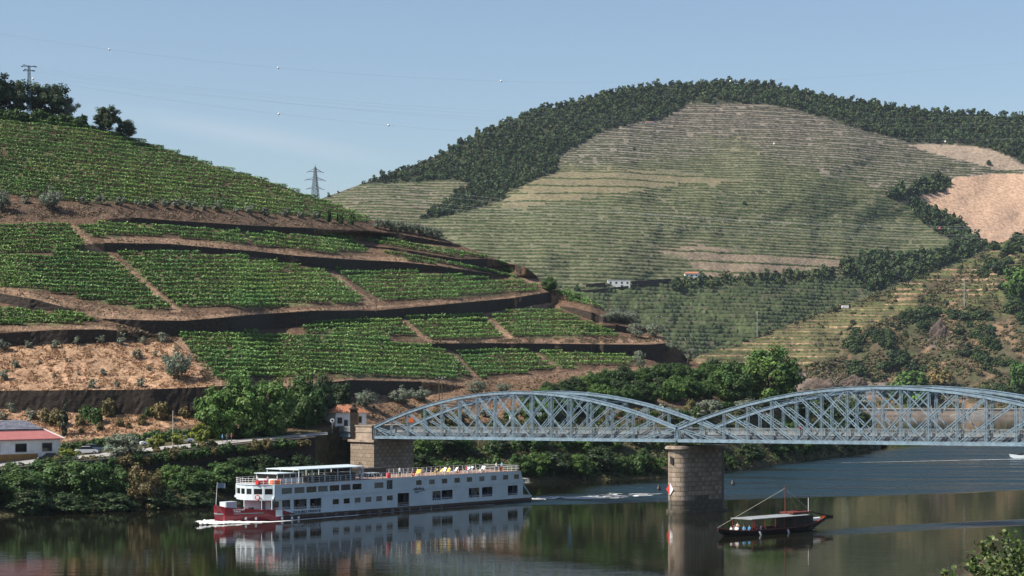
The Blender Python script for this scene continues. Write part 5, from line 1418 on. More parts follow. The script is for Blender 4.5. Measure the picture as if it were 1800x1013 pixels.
def build_pier():
    P = bridge_pt(SPAN + 0.25, 0, 0)
    root = empty("bridge_pier", P, BANG, "tall rounded granite pier of coursed blocks standing in the river", "pier")
    n0, n1, r = 0.5, 9.3, 2.05
    ztop = BP0.z + BSL * SPAN - 0.35
    def outline(rr, seg=24):
        pts = []
        for k in range(seg + 1):
            a = math.pi + math.pi * k / seg
            pts.append((rr * math.cos(a), n0 + rr * math.sin(a)))
        for k in range(seg + 1):
            a = math.pi * k / seg
            pts.append((rr * math.cos(a), n1 + rr * math.sin(a)))
        return pts
    mb = MB(); mb.prism(outline(r - 0.13), -4, ztop - .5); mb.build("core", M['mortar'], root)
    mb = MB(); mb.prism(outline(r + .55), ztop - .5, ztop - .15); mb.prism(outline(r + .35), ztop - .146, ztop); mb.build("cap", M['granite'], root)
    mb = MB(); mb.prism(outline(r + .35), -4, 0.45); mb.build("footing", M['stained'], root)
    # coursed blocks: round the near nose and along both flanks
    H = 0.82
    nc = int((ztop - .5 - .45) / H)
    H = (ztop - .5 - .453) / nc
    J = 0.035
    def arc_block(a0, a1):
        b = MB(); vs = []; K = 6
        for z in (J, H - J):
            for a in np.linspace(a0, a1, K):
                for rr in (r - .2, r):
                    vs.append((rr * math.cos(a), n0 + rr * math.sin(a), z))
        f = []; T = 2 * K
        for k in range(K - 1):
            o_, i_ = 2 * k + 1, 2 * k
            f += [(o_, o_ + 2, T + o_ + 2, T + o_), (i_, T + i_, T + i_ + 2, i_ + 2), (T + i_, T + o_, T + o_ + 2, T + i_ + 2), (i_, i_ + 2, o_ + 2, o_)]
        f += [(0, 1, T + 1, T), (T - 2, 2 * T - 2, 2 * T - 1, T - 1)]
        b.add(vs, f); return b
    arcs = {}
    for par in range(2):
        na = 4
        for k in range(na + par):
            a0 = math.pi + math.pi * max(0, (k - par * .5)) / na; a1 = math.pi + math.pi * min(na, (k + 1 - par * .5)) / na
            arcs[(par, k)] = [arc_block(a0 + .012, a1 - .012).mesh("stone_block", m) for m in (M['granite'], M['granite2'], M['stained'])]
    flat = {}
    def flat_block(L, sgn, m):
        key = (round(L, 3), sgn, m.name)
        if key not in flat:
            b = MB(); x0, x1 = (r - .2, r) if sgn > 0 else (-r, -r + .2)
            b.box(x0, x1, .025, L - .025, J, H - J); flat[key] = b.mesh("stone_block", m)
        return flat[key]
    rr = random.Random(3)
    for c in range(nc):
        z = .453 + c * H; par = c % 2
        for (p, k), ms in arcs.items():
            if p == par: obj("stone_block", ms[2] if c < 2 or (c == 2 and rr.random() < .5) else rr.choice(ms[:2]), root, (0, 0, z))
        L = (n1 - n0) / 5
        if par == 0:
            cuts = [i * L for i in range(6)]
        else:
            cuts = [0] + [(i + .5) * L for i in range(5)] + [5 * L]
        for i in range(len(cuts) - 1):
            obj("stone_block", flat_block(cuts[i + 1] - cuts[i], 1, M['stained'] if c < 2 or (c == 2 and rr.random() < .5) else rr.choice((M['granite'], M['granite2']))), root, (0, n0 + cuts[i], z))
    # navigation mark: red and white diamond on a rod
    sg = empty("navigation_sign", P + Vector((0, 0, 0)), BANG, "red and white diamond navigation board on the lit face of the pier", "sign")
    for m, s in ((M['signr'], -1), (M['signw'], 1)):
        b = MB(); b.add([(0, -1.72, 3.0), (s * .85, -1.72, 4.1), (0, -1.72, 5.2), (0, -1.66, 3.0), (s * .85, -1.66, 4.1), (0, -1.66, 5.2)], [(0, 1, 2), (3, 5, 4), (0, 3, 4, 1), (1, 4, 5, 2), (2, 5, 3, 0)])
        o = b.build("half_board", m, sg, loc=(-.35, 0, 0))
    b = MB(); b.tube([(-.35, -1.62, .4), (-.35, -1.62, 3.1)], .05, 6); b.build("rod", M['pole'], sg)
    b = MB(); b.add([(-.3, -1.70, 8.6), (.45, -1.70, 8.3), (.45, -1.70, 9.6), (-.3, -1.70, 9.9), (-.3, -1.6, 8.6), (.45, -1.6, 8.3), (.45, -1.6, 9.6), (-.3, -1.6, 9.9)], [(0, 1, 2, 3), (7, 6, 5, 4), (0, 4, 5, 1), (1, 5, 6, 2), (2, 6, 7, 3), (3, 7, 4, 0)])
    pl = b.build("dark_plaque", M['black']); pl.location = P; pl.rotation_euler = (0, 0, BANG)
    tag(pl, "small dark plaque high on the lit face of the pier", "plaque")
build_pier()

def build_abutment():
    P = bridge_pt(0, 0, 0)
    root = empty("bridge_abutment", P, BANG, "square granite abutment tower with cornice under the near end of the bridge", "abutment")
    x0, x1, y0, y1 = -7.6, 0.25, -0.6, 10.0
    zc = BP0.z - 0.45
    mb = MB(); mb.box(x0 + .12, x1 - .12, y0 + .12, y1 - .12, -4, zc); mb.build("core", M['mortar'], root)
    mb = MB(); mb.box(x0 - .4, x1 + .4, y0 - .4, y1 + .4, zc + .002, zc + .5); mb.build("cornice", M['granite'], root)
    mb = MB(); mb.box(x0 + .5, x1 - .9, y0 + .15, y1 - .15, zc + .504, zc + 3.2); mb.build("parapet_block", M['granite'], root)
    mb = MB(); mb.box(x0 + .35, x1 - .75, y0 + .0, y1 + .0, zc + 3.204, zc + 3.5); mb.build("parapet_coping", M['granite2'], root)
    mb = MB(); mb.box(x0 + .4, x1 - .8, y0 + .05, y1 - .05, zc + 2.0, zc + 2.2); mb.build("string_course", M['granite'], root)
    H = 0.75; nc = int((zc + .6) / H); H = (zc + .6) / nc
    rr = random.Random(5); cache = {}
    def blk(L, ax, m):
        key = (round(L, 3), ax, m.name)
        if key not in cache:
            b = MB()
            if ax == 0: b.box(.02, L - .02, 0, .16, .025, H - .025)
            else: b.box(-.16, 0, .02, L - .02, .025, H - .025)
            cache[key] = b.mesh("stone_block", m)
        return cache[key]
    for c in range(nc):
        z = -.6 + c * H
        for ax, L0 in ((0, x1 - x0), (1, y1 - y0)):
            n = 6 if ax == 0 else 8
            L = L0 / n
            cuts = [i * L for i in range(n + 1)] if c % 2 == 0 else [0] + [(i + .5) * L for i in range(n)] + [L0]
            for i in range(len(cuts) - 1):
                m = rr.choice((M['granite'], M['granite2']))
                me = blk(cuts[i + 1] - cuts[i], ax, m)
                if ax == 0: obj("stone_block", me, root, (x0 + cuts[i], y0, z))
                else: obj("stone_block", me, root, (x1, y0 + cuts[i], z))
    # short girder span to the road
    g = empty("approach_span", P, BANG, "short blue girder span between the abutment tower and the road", "bridge")
    mb = MB(); mb.box(-14.5, x0 + .45, 0.2, .5, zc + .9, zc + 2.2); mb.build("girder", M['steel'], g)
    mb = MB(); mb.box(-14.5, x0 + .45, 9.0, 9.3, zc + .9, zc + 2.2); mb.build("girder", M['steel'], g)
    mb = MB(); mb.box(-14.6, x0 + .45, .504, 8.996, zc + 1.6, zc + 1.95); mb.build("deck_slab", M['concrete'], g)
    mb = MB(); mb.box(-18, x0 + .45, -.05, .15, zc + 2.0, zc + 3.2); mb.build("parapet", M['railing'], g)
    mb = MB(); mb.box(-21, -13.5, 1.2, 9.4, -2, zc + .88); mb.build("back_pier", M['schist'], g)
build_abutment()

# sign boards and a walker on the bridge
def person_mesh(kind):
    """a standing or seated figure grown over a skeleton"""
    if kind == 'stand':
        J = {'pel': (0, 0, .95, .15), 'chest': (0, 0, 1.25, .16), 'neck': (0, 0, 1.47, .065), 'head': (0, -.01, 1.60, .095), 'crown': (0, .0, 1.70, .075), 'ls': (-.18, 0, 1.40, .065), 'le': (-.26, .03, 1.13, .05), 'lh': (-.25, -.08, .88, .038), 'rs': (.18, 0, 1.40, .065), 're': (.27, .02, 1.14, .05), 'rh': (.22, -.18, .98, .038),
             'lk': (-.10, -.02, .50, .07), 'la': (-.11, .03, .08, .045), 'lt': (-.12, -.13, .04, .04), 'rk': (.10, -.03, .50, .07), 'ra': (.12, .02, .08, .045), 'rt': (.13, -.14, .04, .04), 'lhp': (-.09, 0, .88, .095), 'rhp': (.09, 0, .88, .095)}
    else:
        J = {'pel': (0, 0, .10, .15), 'chest': (0, .02, .42, .16), 'neck': (0, .02, .64, .065), 'head': (0, 0, .78, .095), 'crown': (0, .01, .87, .075), 'ls': (-.18, .02, .57, .065), 'le': (-.26, -.03, .32, .05), 'lh': (-.16, -.25, .22, .038), 'rs': (.18, .02, .57, .065), 're': (.27, -.02, .32, .05), 'rh': (.16, -.24, .24, .038),
             'lk': (-.13, -.44, .12, .07), 'la': (-.14, -.42, -.30, .045), 'lt': (-.14, -.56, -.34, .04), 'rk': (.13, -.44, .12, .07), 'ra': (.15, -.40, -.30, .045), 'rt': (.15, -.54, -.34, .04), 'lhp': (-.10, -.08, .08, .095), 'rhp': (.10, -.08, .08, .095)}
    E = [('pel', 'chest'), ('chest', 'neck'), ('neck', 'head'), ('head', 'crown'), ('chest', 'ls'), ('ls', 'le'), ('le', 'lh'), ('chest', 'rs'), ('rs', 're'), ('re', 'rh'), ('pel', 'lhp'), ('lhp', 'lk'), ('lk', 'la'), ('la', 'lt'), ('pel', 'rhp'), ('rhp', 'rk'), ('rk', 'ra'), ('ra', 'rt')]
    names = list(J); me = bpy.data.meshes.new("person")
    me.from_pydata([J[n][:3] for n in names], [(names.index(a), names.index(b)) for a, b in E], [])
    o = bpy.data.objects.new("person_tmp", me); COL.objects.link(o)
    o.modifiers.new("skin", 'SKIN')
    for i, n in enumerate(names):
        sv = me.skin_vertices[0].data[i]; sv.radius = (J[n][3],) * 2; sv.use_root = (n == 'pel')
    sd = o.modifiers.new("sub", 'SUBSURF'); sd.levels = 1; sd.render_levels = 1
    bpy.context.view_layer.update()
    m2 = bpy.data.meshes.new_from_object(o.evaluated_get(bpy.context.evaluated_depsgraph_get()))
    bpy.data.objects.remove(o); bpy.data.meshes.remove(me)
    zt = J['neck'][2]; zp = J['pel'][2]
    m2.materials.clear()
    for mm in (M['skin'], M['hair'], SHIRTS[0], TROUSERS): m2.materials.append(mm)
    for p in m2.polygons:
        c = p.center
        if c.z > zt + .02: p.material_index = 1 if (c.z > zt + .19 or c.y > .035) else 0
        elif c.z > zp - .03 and (kind == 'stand' or c.y > -.15): p.material_index = 0 if abs(c.x) > .225 and c.z < zp + .25 else 2
        elif kind == 'sit' and c.z > .18 and c.y < -.18: p.material_index = 0
        else: p.material_index = 3
        p.use_smooth = True
    return m2
PEOPLE = {}
for kd in ('stand', 'sit'):
    m0 = person_mesh(kd); L = []
    for s in SHIRTS:
        m = m0.copy(); mi = [p.material_index for p in m0.polygons]; m.materials.clear()
        for mm in (M['skin'], M['hair'], s, TROUSERS): m.materials.append(mm)
        m.polygons.foreach_set('material_index', mi)
        m.update(); L.append(m)
    PEOPLE[kd] = L
def person(kd, shirt, loc, rz, label, group=None, s=1.0):
    o = obj("person", PEOPLE[kd][shirt], None, loc, rz, s)
    return tag(o, label, "person", group)

t = SPAN + 22; pz = BP0.z + BSL * t + 1.57
person('stand', 2, bridge_pt(t, 6.8, pz), BANG + 1.6, "person in a red shirt walking on the bridge deck under the second arch")

# ------------------------------------------------------------------ the cruise ship
SHIP_D = Vector((0.614, 0.789, 0)).normalized(); SHIP_RZ = math.atan2(SHIP_D.y, SHIP_D.x)
SHIP_A = Vector((-39.0, 326.7, 0)); HBM = 4.5
SHIP_O = SHIP_A + HBM * Vector((-SHIP_D.y, SHIP_D.x, 0))
def text_mesh(s, size, mat, name="lettering", extrude=0.015, align='LEFT', shear=0.0):
    cu = bpy.data.curves.new(name, 'FONT'); cu.body = s; cu.size = size; cu.extrude = extrude; cu.align_x = align; cu.resolution_u = 3; cu.offset = size * .03; cu.shear = shear
    o = bpy.data.objects.new("tmp_text", cu); COL.objects.link(o)
    bpy.context.view_layer.update()
    me = bpy.data.meshes.new_from_object(o.evaluated_get(bpy.context.evaluated_depsgraph_get()))
    bpy.data.objects.remove(o); me.materials.clear(); me.materials.append(mat); me.name = name
    return me

def ship_pt(t, y, z):
    return SHIP_O + SHIP_D * t + Vector((-SHIP_D.y, SHIP_D.x, 0)) * y + Vector((0, 0, z))

def build_ship():
    root = empty("cruise_ship", SHIP_O, SHIP_RZ, "long white river cruise ship with red bow and two rows of windows", "ship")
    def part(mb, name, mat, parent=None, smooth=False):
        return mb.build(name, mat, parent or root, smooth)
    # hull
    st = [(-9.0, .05, 2.95), (-8.7, .55, 2.8), (-8, 1.35, 2.55), (-6, 2.4, 2.3), (-4, 3.3, 2.1), (-2, 4.0, 1.95), (0, 4.4, 1.85), (2, 4.5, 1.75), (4, 4.5, 1.0), (11, 4.5, .85), (30, 4.5, .78), (50, 4.5, .74), (64, 4.5, .70), (68, 4.35, .66), (70.2, 4.1, .62)]
    rings = []
    for tt, b, zt in st:
        rake = max(0, (-tt - 6)) * 0.0
        ring = []
        for s in (-1, 1):
            prof = [(1.0, zt), (0.93 if tt < 0 else 1.0, zt * .45), (0.80 if tt < 0 else .99, 0.0), (0.45 if tt < 0 else .9, -1.2)]
            if s == 1: prof = prof[::-1]
            for k, z in prof:
                ring.append((tt + (0.45 * (zt - z) if tt < -8.5 else 0), s * b * k, z))
        rings.append(ring)
    vs = [v for r in rings for v in r]; fs, mi = [], []
    n = 8
    for i in range(len(rings) - 1):
        for k in range(n):
            fs.append((i * n + k, (i + 1) * n + k, (i + 1) * n + (k + 1) % n, i * n + (k + 1) % n)); mi.append(0 if st[i][0] < 2 else 1)
    fs.append(tuple(range(n))); mi.append(0); fs.append(tuple((len(rings) - 1) * n + k for k in range(n))[::-1]); mi.append(1)
    me = bpy.data.meshes.new("hull"); me.from_pydata(vs, [], fs); me.materials.append(M['red']); me.materials.append(M['maroon']); me.polygons.foreach_set("material_index", mi)
    me.update(); hull = obj("hull", me, root)
    # red flash running back along the white bulwark
    mb = MB(); mb.add([(1.9, -4.53, .9), (5.0, -4.53, .93), (1.9, -4.53, 1.72), (1.9, -4.50, .9), (5.0, -4.50, .93), (1.9, -4.50, 1.72)], [(0, 1, 2), (3, 5, 4), (0, 3, 4, 1), (1, 4, 5, 2), (2, 5, 3, 0)]); part(mb, "red_flash", M['red'])
    for tt, z in ((-4.78, .64), (-3.1, .57), (.2, .42), (1.8, .36), (4.13, .30), (5.69, .28)):
        b = 4.5 if tt > 1 else float(np.interp(tt, [s[0] for s in st], [s[1] for s in st])) * .93
        mb = MB(); mb.lathe([(.26, -.04), (.26, .03), (.16, .05), (.01, .05)], 12)
        o = part(mb, "porthole", M['white2']); o.location = (tt, -b - .02, z); o.rotation_euler = (math.radians(90), 0, 0)
    for tt, z, w in ((12.1, .28, .5), (14.9, .28, .5), (17.3, .28, .8), (20.2, .25, .8), (23.1, .22, .8), (26, .2, .8), (29.3, .2, .8), (31.7, .2, .8), (33.9, .22, .4), (36.8, .2, .4), (39.8, .2, .4), (42.7, .2, .4)):
        mb = MB(); mb.box(tt - w / 2, tt + w / 2, -4.54, -4.48, z - .12, z + .2); mb.box(tt - w / 2 + .06, tt + w / 2 - .06, -4.55, -4.541, z - .06, z + .14, 1); part(mb, "hull_window", [M['canvas'], M['glass']])
    # side walls built round their openings
    def wall(y0, y1, x0, x1, z0, z1, opens, name):
        xs = sorted({x0, x1, *[o[0] for o in opens], *[o[1] for o in opens]}); zs = sorted({z0, z1, *[o[2] for o in opens], *[o[3] for o in opens]})
        mb = MB()
        for i in range(len(xs) - 1):
            for j in range(len(zs) - 1):
                cx, cz = (xs[i] + xs[i + 1]) / 2, (zs[j] + zs[j + 1]) / 2
                if not any(o[0] < cx < o[1] and o[2] < cz < o[3] for o in opens):
                    mb.box(xs[i], xs[i + 1], y0, y1, zs[j], zs[j + 1])
        return part(mb, name, M['white'])
    win_u = [(a, b, 4.34, 5.33) for a, b in ((1.69, 4.18), (4.66, 7.14), (7.55, 10.0), (10.36, 12.79), (13.21, 15.6), (16.05, 18.46), (18.9, 21.27), (24.54, 26.92))]
    sq_u = [(a, a + 1.58, 4.43, 5.30) for a in (35.64, 39.21, 42.77, 46.37, 49.95, 53.57, 57.18, 60.73, 64.10)]
    door_u = [(27.77, 29.38, 3.98, 5.62)]
    sq_l = [(a, a + 1.6, 2.05, 2.94) for a in (13.96, 16.68, 19.44, 22.22, 24.99, 27.8)]
    balc = [(.39, 3.82, 1.78, 3.36), (4.54, 7.72, 1.70, 3.32), (8.45, 11.23, 1.64, 3.28), (40.19, 42.6, 1.52, 3.15), (42.75, 45.96, 1.55, 3.2), (50.57, 53.69, 1.50, 3.24), (54.44, 57.61, 1.48, 3.26), (62.21, 65.3, 1.38, 3.22)]
    door_l = [(30.67, 33.8, .84, 3.19)]
    wall(-4.5, -4.38, 2.0, 66.9, .72, 3.62, sq_l + balc + door_l, "lower_side_wall")
    wall(-4.5, -4.38, 0.0, 66.2, 4.002, 5.90, win_u + sq_u + door_u, "upper_side_wall")
    wall(4.38, 4.5, 2.0, 66.9, .72, 3.62, [], "lower_side_wall"); wall(4.38, 4.5, 0.0, 66.2, 4.002, 5.90, [], "upper_side_wall")
    mb = MB(); mb.box(-.2, 67.2, -4.56, 4.56, 3.622, 4.0); part(mb, "belt_course", M['white'])
    mb = MB(); mb.box(2.0, 66.5, -3.1, 4.3, .75, 3.618); part(mb, "lower_cabin_core", M['cabin'])
    mb = MB(); mb.box(.6, 66.0, -4.2, 4.2, 4.004, 5.88); part(mb, "upper_cabin_core", M['cabin'])
    mb = MB(); mb.box(2.1, 66.8, -4.37, 4.37, 1.32, 1.46); part(mb, "main_deck", M['deck'])
    for o in win_u + sq_u + sq_l:
        mb = MB(); mb.box(o[0], o[1], -4.44, -4.40, o[2], o[3]); w = part(mb, "window", random.choice((M['glass'], M['glass'], M['glass_blue'], M['curtain'])))
        f = MB(); e = .07
        f.box(o[0] - e, o[1] + e, -4.53, -4.495, o[3] + .002, o[3] + e); f.box(o[0] - e, o[1] + e, -4.53, -4.495, o[2] - e, o[2] - .002); f.box(o[0] - e, o[0] - .002, -4.53, -4.495, o[2], o[3]); f.box(o[1] + .002, o[1] + e, -4.53, -4.495, o[2], o[3])
        f.build("frame", M['white2'], w)
    for o in balc + door_l + door_u:
        # recessed: inner wall with dark glazing, low rail
        up = o in door_u
        yb = -4.18 if up else -3.08
        mb = MB(); w = o[1] - o[0]; zl = o[2] + .45 if o not in door_u else o[2] + .1
        for k in range(2):
            mb.box(o[0] + .12 + k * w / 2, o[0] + w / 2 - .1 + k * w / 2, yb - .06, yb - .01, zl, o[3] - .15)
        g = part(mb, "balcony_glazing", M['glass'])
        if not up:
            mb = MB(); mb.bar((o[0], -4.44, o[2] + .3), (o[1], -4.44, o[2] + .3), .05, .05)
            nn = max(2, int(w / .5))
            for k in range(nn + 1):
                x = o[0] + w * k / nn; mb.bar((x, -4.44, o[2]), (x, -4.44, o[2] + .3), .04, .04)
            mb.build("balcony_rail", M['white2'], g)
            mb = MB()
            for k in range(2):
                x = o[0] + w * (.25 + .45 * k)
                mb.box(x - .25, x + .25, -3.8, -3.3, o[2] - .05, o[2] + .35); mb.box(x - .25, x + .25, -3.4, -3.3, o[2] + .352, o[2] + .75)
            mb.build("balcony_chair", M['deck'] if o[0] < 12 else M['navy'], g)
    # rounded front
    front = [(0.0, -4.38), (-1.1, -3.1), (-1.9, -1.4), (-2.15, 0.0), (-1.9, 1.4), (-1.1, 3.1), (0.0, 4.38)]
    for i in range(len(front) - 1):
        a, b = Vector((*front[i], 0)), Vector((*front[i + 1], 0))
        mb = MB(); d = (b - a).normalized(); nrm = Vector((d.y, -d.x, 0))
        if nrm.x > 0: nrm = -nrm
        q = [a, b, b - nrm * .12, a - nrm * .12]
        def pr(z0, z1):
            mb.add([(p.x, p.y, z0) for p in q] + [(p.x, p.y, z1) for p in q], [(3, 2, 1, 0), (4, 5, 6, 7), (0, 1, 5, 4), (1, 2, 6, 5), (2, 3, 7, 6), (3, 0, 4, 7)])
        pr(3.4, 5.9); fp = part(mb, "front_wall", M['white'])
        L = (b - a).length
        w0, w1 = a + d * .22, b - d * .22
        mb = MB(); mb.add([tuple(w0 + nrm * .02 + Vector((0, 0, 4.4))), tuple(w1 + nrm * .02 + Vector((0, 0, 4.4))), tuple(w1 + nrm * .02 + Vector((0, 0, 5.3))), tuple(w0 + nrm * .02 + Vector((0, 0, 5.3))), tuple(w0 - nrm * .02 + Vector((0, 0, 4.4))), tuple(w1 - nrm * .02 + Vector((0, 0, 4.4))), tuple(w1 - nrm * .02 + Vector((0, 0, 5.3))), tuple(w0 - nrm * .02 + Vector((0, 0, 5.3)))],
                          [(0, 1, 2, 3), (7, 6, 5, 4), (0, 4, 5, 1), (1, 5, 6, 2), (2, 6, 7, 3), (3, 7, 4, 0)]); mb.build("front_window", M['glass'], fp)
    mb = MB(); mb.prism([(x - .12 * (x < 0), y) for x, y in front] + [(.5, 4.38), (.5, -4.38)], 5.903, 6.0); part(mb, "front_roof", M['white'])
    # lower front: set-back bulkhead, posts and door
    low = [(2.0, -4.3), (.6, -3.0), (.2, 0), (.6, 3.0), (2.0, 4.3)]
    mb = MB(); mb.prism(low, 1.4, 3.398); lb = part(mb, "lower_bulkhead", M['white'])
    mb = MB(); mb.box(.15, .3, -1.9, -1.1, 1.5, 3.1); mb.build("front_door", M['cabin'], lb)
    mb = MB(); mb.box(.75, 1.6, -3.95, -3.1, 2.2, 3.1); o = mb.build("front_window", M['glass'], lb)
    mb = MB(); mb.tube([(-1.3, -2.9, 1.8), (-1.3, -2.9, 3.4)], .08, 6); mb.tube([(-.2, -4.15, 1.7), (-.2, -4.15, 3.4)], .1, 6); mb.tube([(-2.2, .3, 1.8), (-2.2, .3, 3.4)], .08, 6); part(mb, "front_posts", M['white'])
    mb = MB(); mb.prism([(-8.6, 0), (-8, -1.2), (-6, -2.3), (-4, -3.2), (-2, -3.9), (0, -4.3), (2.2, -4.36), (2.2, 4.36), (0, 4.3), (-2, 3.9), (-4, 3.2), (-6, 2.3), (-8, 1.3)], 1.36, 1.55); part(mb, "foredeck", M['cabin'])
    # bow gear: lockers, flag, windlass
    mb = MB(); mb.box(-7.4, -5.0, -.9, .6, 1.56, 3.35); part(mb, "bow_locker", M['white'])
    mb = MB(); mb.lathe([(.35, 1.56), (.35, 1.9), (.2, 1.95), (.2, 2.2), (.38, 2.25), (.38, 2.4)], 10, -3.9, -1.0); mb.box(-3.2, -2.5, -2.3, -1.7, 1.56, 2.3); part(mb, "windlass", M['black'])
    mb = MB(); mb.tube([(-8.8, 0, 2.8), (-8.5, 0, 6.6)], [.05, .03], 6); fl = part(mb, "flagpole", M['white2'])
    mb = MB()
    for k in range(6):
        x0, x1 = -8.48 + k * .3, -8.48 + (k + 1) * .3
        y0, y1 = .16 * math.sin(k * 1.1), .16 * math.sin((k + 1) * 1.1)
        mb.add([(x0, y0, 5.7 - .03 * k), (x1, y1, 5.67 - .03 * k), (x1, y1, 6.5 - .03 * k), (x0, y0, 6.53 - .03 * k), (x0, y0 + .02, 5.7 - .03 * k), (x1, y1 + .02, 5.67 - .03 * k), (x1, y1 + .02, 6.5 - .03 * k), (x0, y0 + .02, 6.53 - .03 * k)], [(0, 1, 2, 3), (7, 6, 5, 4), (0, 4, 5, 1), (2, 6, 7, 3), (0, 3, 7, 4), (1, 5, 6, 2)])
    mb.build("flag", M['carg'], fl)
    # stern: slanted end, balcony and struts
    mb = MB(); mb.add([(66.2, -4.5, 4.002), (66.9, -4.5, 4.002), (66.2, -4.5, 5.9), (66.2, -4.38, 4.002), (66.9, -4.38, 4.002), (66.2, -4.38, 5.9)], [(0, 1, 2), (3, 5, 4), (0, 3, 4, 1), (1, 4, 5, 2), (2, 5, 3, 0)]); part(mb, "stern_fin", M['white'])
    mb = MB(); mb.box(66.0, 66.12, -4.37, 4.37, .75, 3.6); mb.box(65.9, 66.1, -4.3, 4.3, 4.003, 5.85); part(mb, "stern_wall", M['cabin'])
    mb = MB(); mb.box(67.0, 69.0, -4.4, 4.4, 3.45, 3.6); part(mb, "stern_balcony", M['white'])
    mb = MB()
    for y in (-4.35, 4.35):
        mb.bar((67.0, y, 4.35), (69.0, y, 4.35), .05, .05); mb.bar((67.0, y, 3.98), (69.0, y, 3.98), .03, .03)
        for k in range(5): mb.bar((67.1 + k * .47, y, 3.6), (67.1 + k * .47, y, 4.35), .04, .04)
    mb.bar((69.0, -4.35, 4.35), (69.0, 4.35, 4.35), .05, .05)
    part(mb, "stern_rail", M['white2'])
    for y in (-4.3, 4.3):
        mb = MB(); mb.bar((67.0, y, 3.45), (69.3, y, 1.2), .16, .32, up=(0, 1, 0)); part(mb, "stern_strut", M['white'])
    mb = MB(); mb.box(66.9, 69.9, -4.3, 4.3, .7, 1.15); part(mb, "stern_platform", M['white'])
    # sun deck
    mb = MB(); mb.box(.5, 66.1, -4.38, 4.38, 5.903, 6.0); part(mb, "sun_deck", M['deck'])
    mb = MB()
    for y in (-4.4, 4.4):
        xsr = np.arange(.2, 66.2, 1.32)
        for x in xsr: mb.bar((x, y, 5.95), (x, y, 6.95), .05, .05)
        for z in (6.3, 6.62, 6.95): mb.bar((.2, y, z), (66.0, y, z), .03 if z < 6.9 else .05, .03 if z < 6.9 else .05)
    for i in range(len(front) - 1):
        for z in (6.3, 6.62, 6.95): mb.bar((*front[i], z), (*front[i + 1], z), .04, .04)
        mb.bar((*front[i], 6.0), (*front[i], 6.95), .05, .05)
    for z in (6.3, 6.62, 6.95): mb.bar((66.0, -4.4, z), (66.0, 4.4, z), .04, .04)
    part(mb, "deck_railing", M['white2'])
    # wheelhouse
    wh = MB(); wh.box(2.6, 8.4, -2.6, 2.2, 6.003, 6.75); w = part(wh, "wheelhouse", M['white'])
    mb = MB(); mb.box(2.65, 8.35, -2.55, 2.15, 6.752, 7.55); mb.build("wheelhouse_glass", M['glass'], w)
    mb = MB(); mb.box(2.3, 8.8, -2.9, 2.5, 7.552, 7.68); mb.build("wheelhouse_roof", M['white'], w)
    for x in (2.62, 4.1, 5.6, 7.0, 8.38):
        for y in (-2.6, 2.2): MB().bar((x, y, 6.75), (x, y, 7.55), .12, .12).build("wheelhouse_post", M['white'], w)
    # canopy
    mb = MB(); mb.add([(6.2, -4.0, 8.12), (22.5, -4.0, 8.12), (22.5, 3.6, 8.12), (6.2, 3.6, 8.12), (6.2, -4.0, 8.26), (22.5, -4.0, 8.26), (22.5, 3.6, 8.26), (6.2, 3.6, 8.26), (6.2, -.2, 8.5), (22.5, -.2, 8.5)],
                      [(0, 3, 2, 1), (0, 1, 5, 4), (2, 3, 7, 6), (4, 5, 9, 8), (8, 9, 6, 7), (1, 2, 6, 9, 5), (3, 0, 4, 8, 7)]); cn = part(mb, "canopy", M['white'])
    for k in range(6):
        for y in (-3.9, 3.5): MB().bar((6.4 + 3.16 * k, y, 6.0), (6.4 + 3.16 * k, y, 8.12), .11, .11).build("canopy_post", M['white'], cn)
    # deck furniture that belongs to the ship
    for x, y, m, nm in ((-.6, -2.2, M['redp'], "raft_cover"), (1.6, -3.3, M['orange'], "life_raft")):
        mb = MB(); mb.tube([(x - 1.1, y, 6.35), (x + 1.1, y, 6.35)], .36, 10); mb.box(x - 1.2, x + 1.2, y - .3, y + .3, 6.003, 6.1); part(mb, nm, m, smooth=False)
    for k, (x, z, m) in enumerate(((34.9, 6.5, M['signr']), (47.5, 6.55, M['signr']), (60.2, 6.5, M['orange']))):
        bm = bmesh.new()
        me = bpy.data.meshes.new("life_ring"); mb = MB()
        mb.tube([(x + .36 * math.cos(a), -4.48, z + .36 * math.sin(a)) for a in np.linspace(0, 2 * math.pi, 15)], .09, 6, cap=False); part(mb, "life_ring", m)
        bm.free()
    mb = MB(); mb.tube([(-1.75 + .36 * math.cos(a) * .5, -2.35 + .36 * math.cos(a) * -.87, 3.9 + .36 * math.sin(a)) for a in np.linspace(0, 2 * math.pi, 15)], .08, 6, cap=False); part(mb, "life_ring", M['signr'])
    mb = MB(); mb.tube([(23.0, -4.2, 6.0), (23.6, -4.2, 7.0), (26.0, -4.2, 7.0), (27.0, -4.2, 6.0)], .09, 6); mb.tube([(23.0, -2.6, 6.0), (23.6, -2.6, 7.0), (26.0, -2.6, 7.0), (27.0, -2.6, 6.0)], .09, 6); mb.bar((23.6, -4.2, 7.0), (23.6, -2.6, 7.0), .08, .08); mb.bar((26.0, -4.2, 7.0), (26.0, -2.6, 7.0), .08, .08); part(mb, "gangway_frame", M['white'])
    mb = MB(); mb.lathe([(.42, 6.003), (.45, 6.5), (.42, 6.75), (.2, 6.85)], 12, 29.2, -3.6); part(mb, "red_drum", M['redp'])
    mb = MB(); mb.box(27.5, 33.5, .5, 3.6, 6.003, 6.2); mb.box(27.6, 33.4, .6, 3.5, 6.202, 7.5); part(mb, "covered_bar", M['black'])
    mb = MB(); mb.box(20.5, 23.0, -1.5, 2.5, 6.003, 7.1); mb.box(12, 19, -2.2, 2.2, 6.003, 6.75); part(mb, "deck_tables", M['black'])
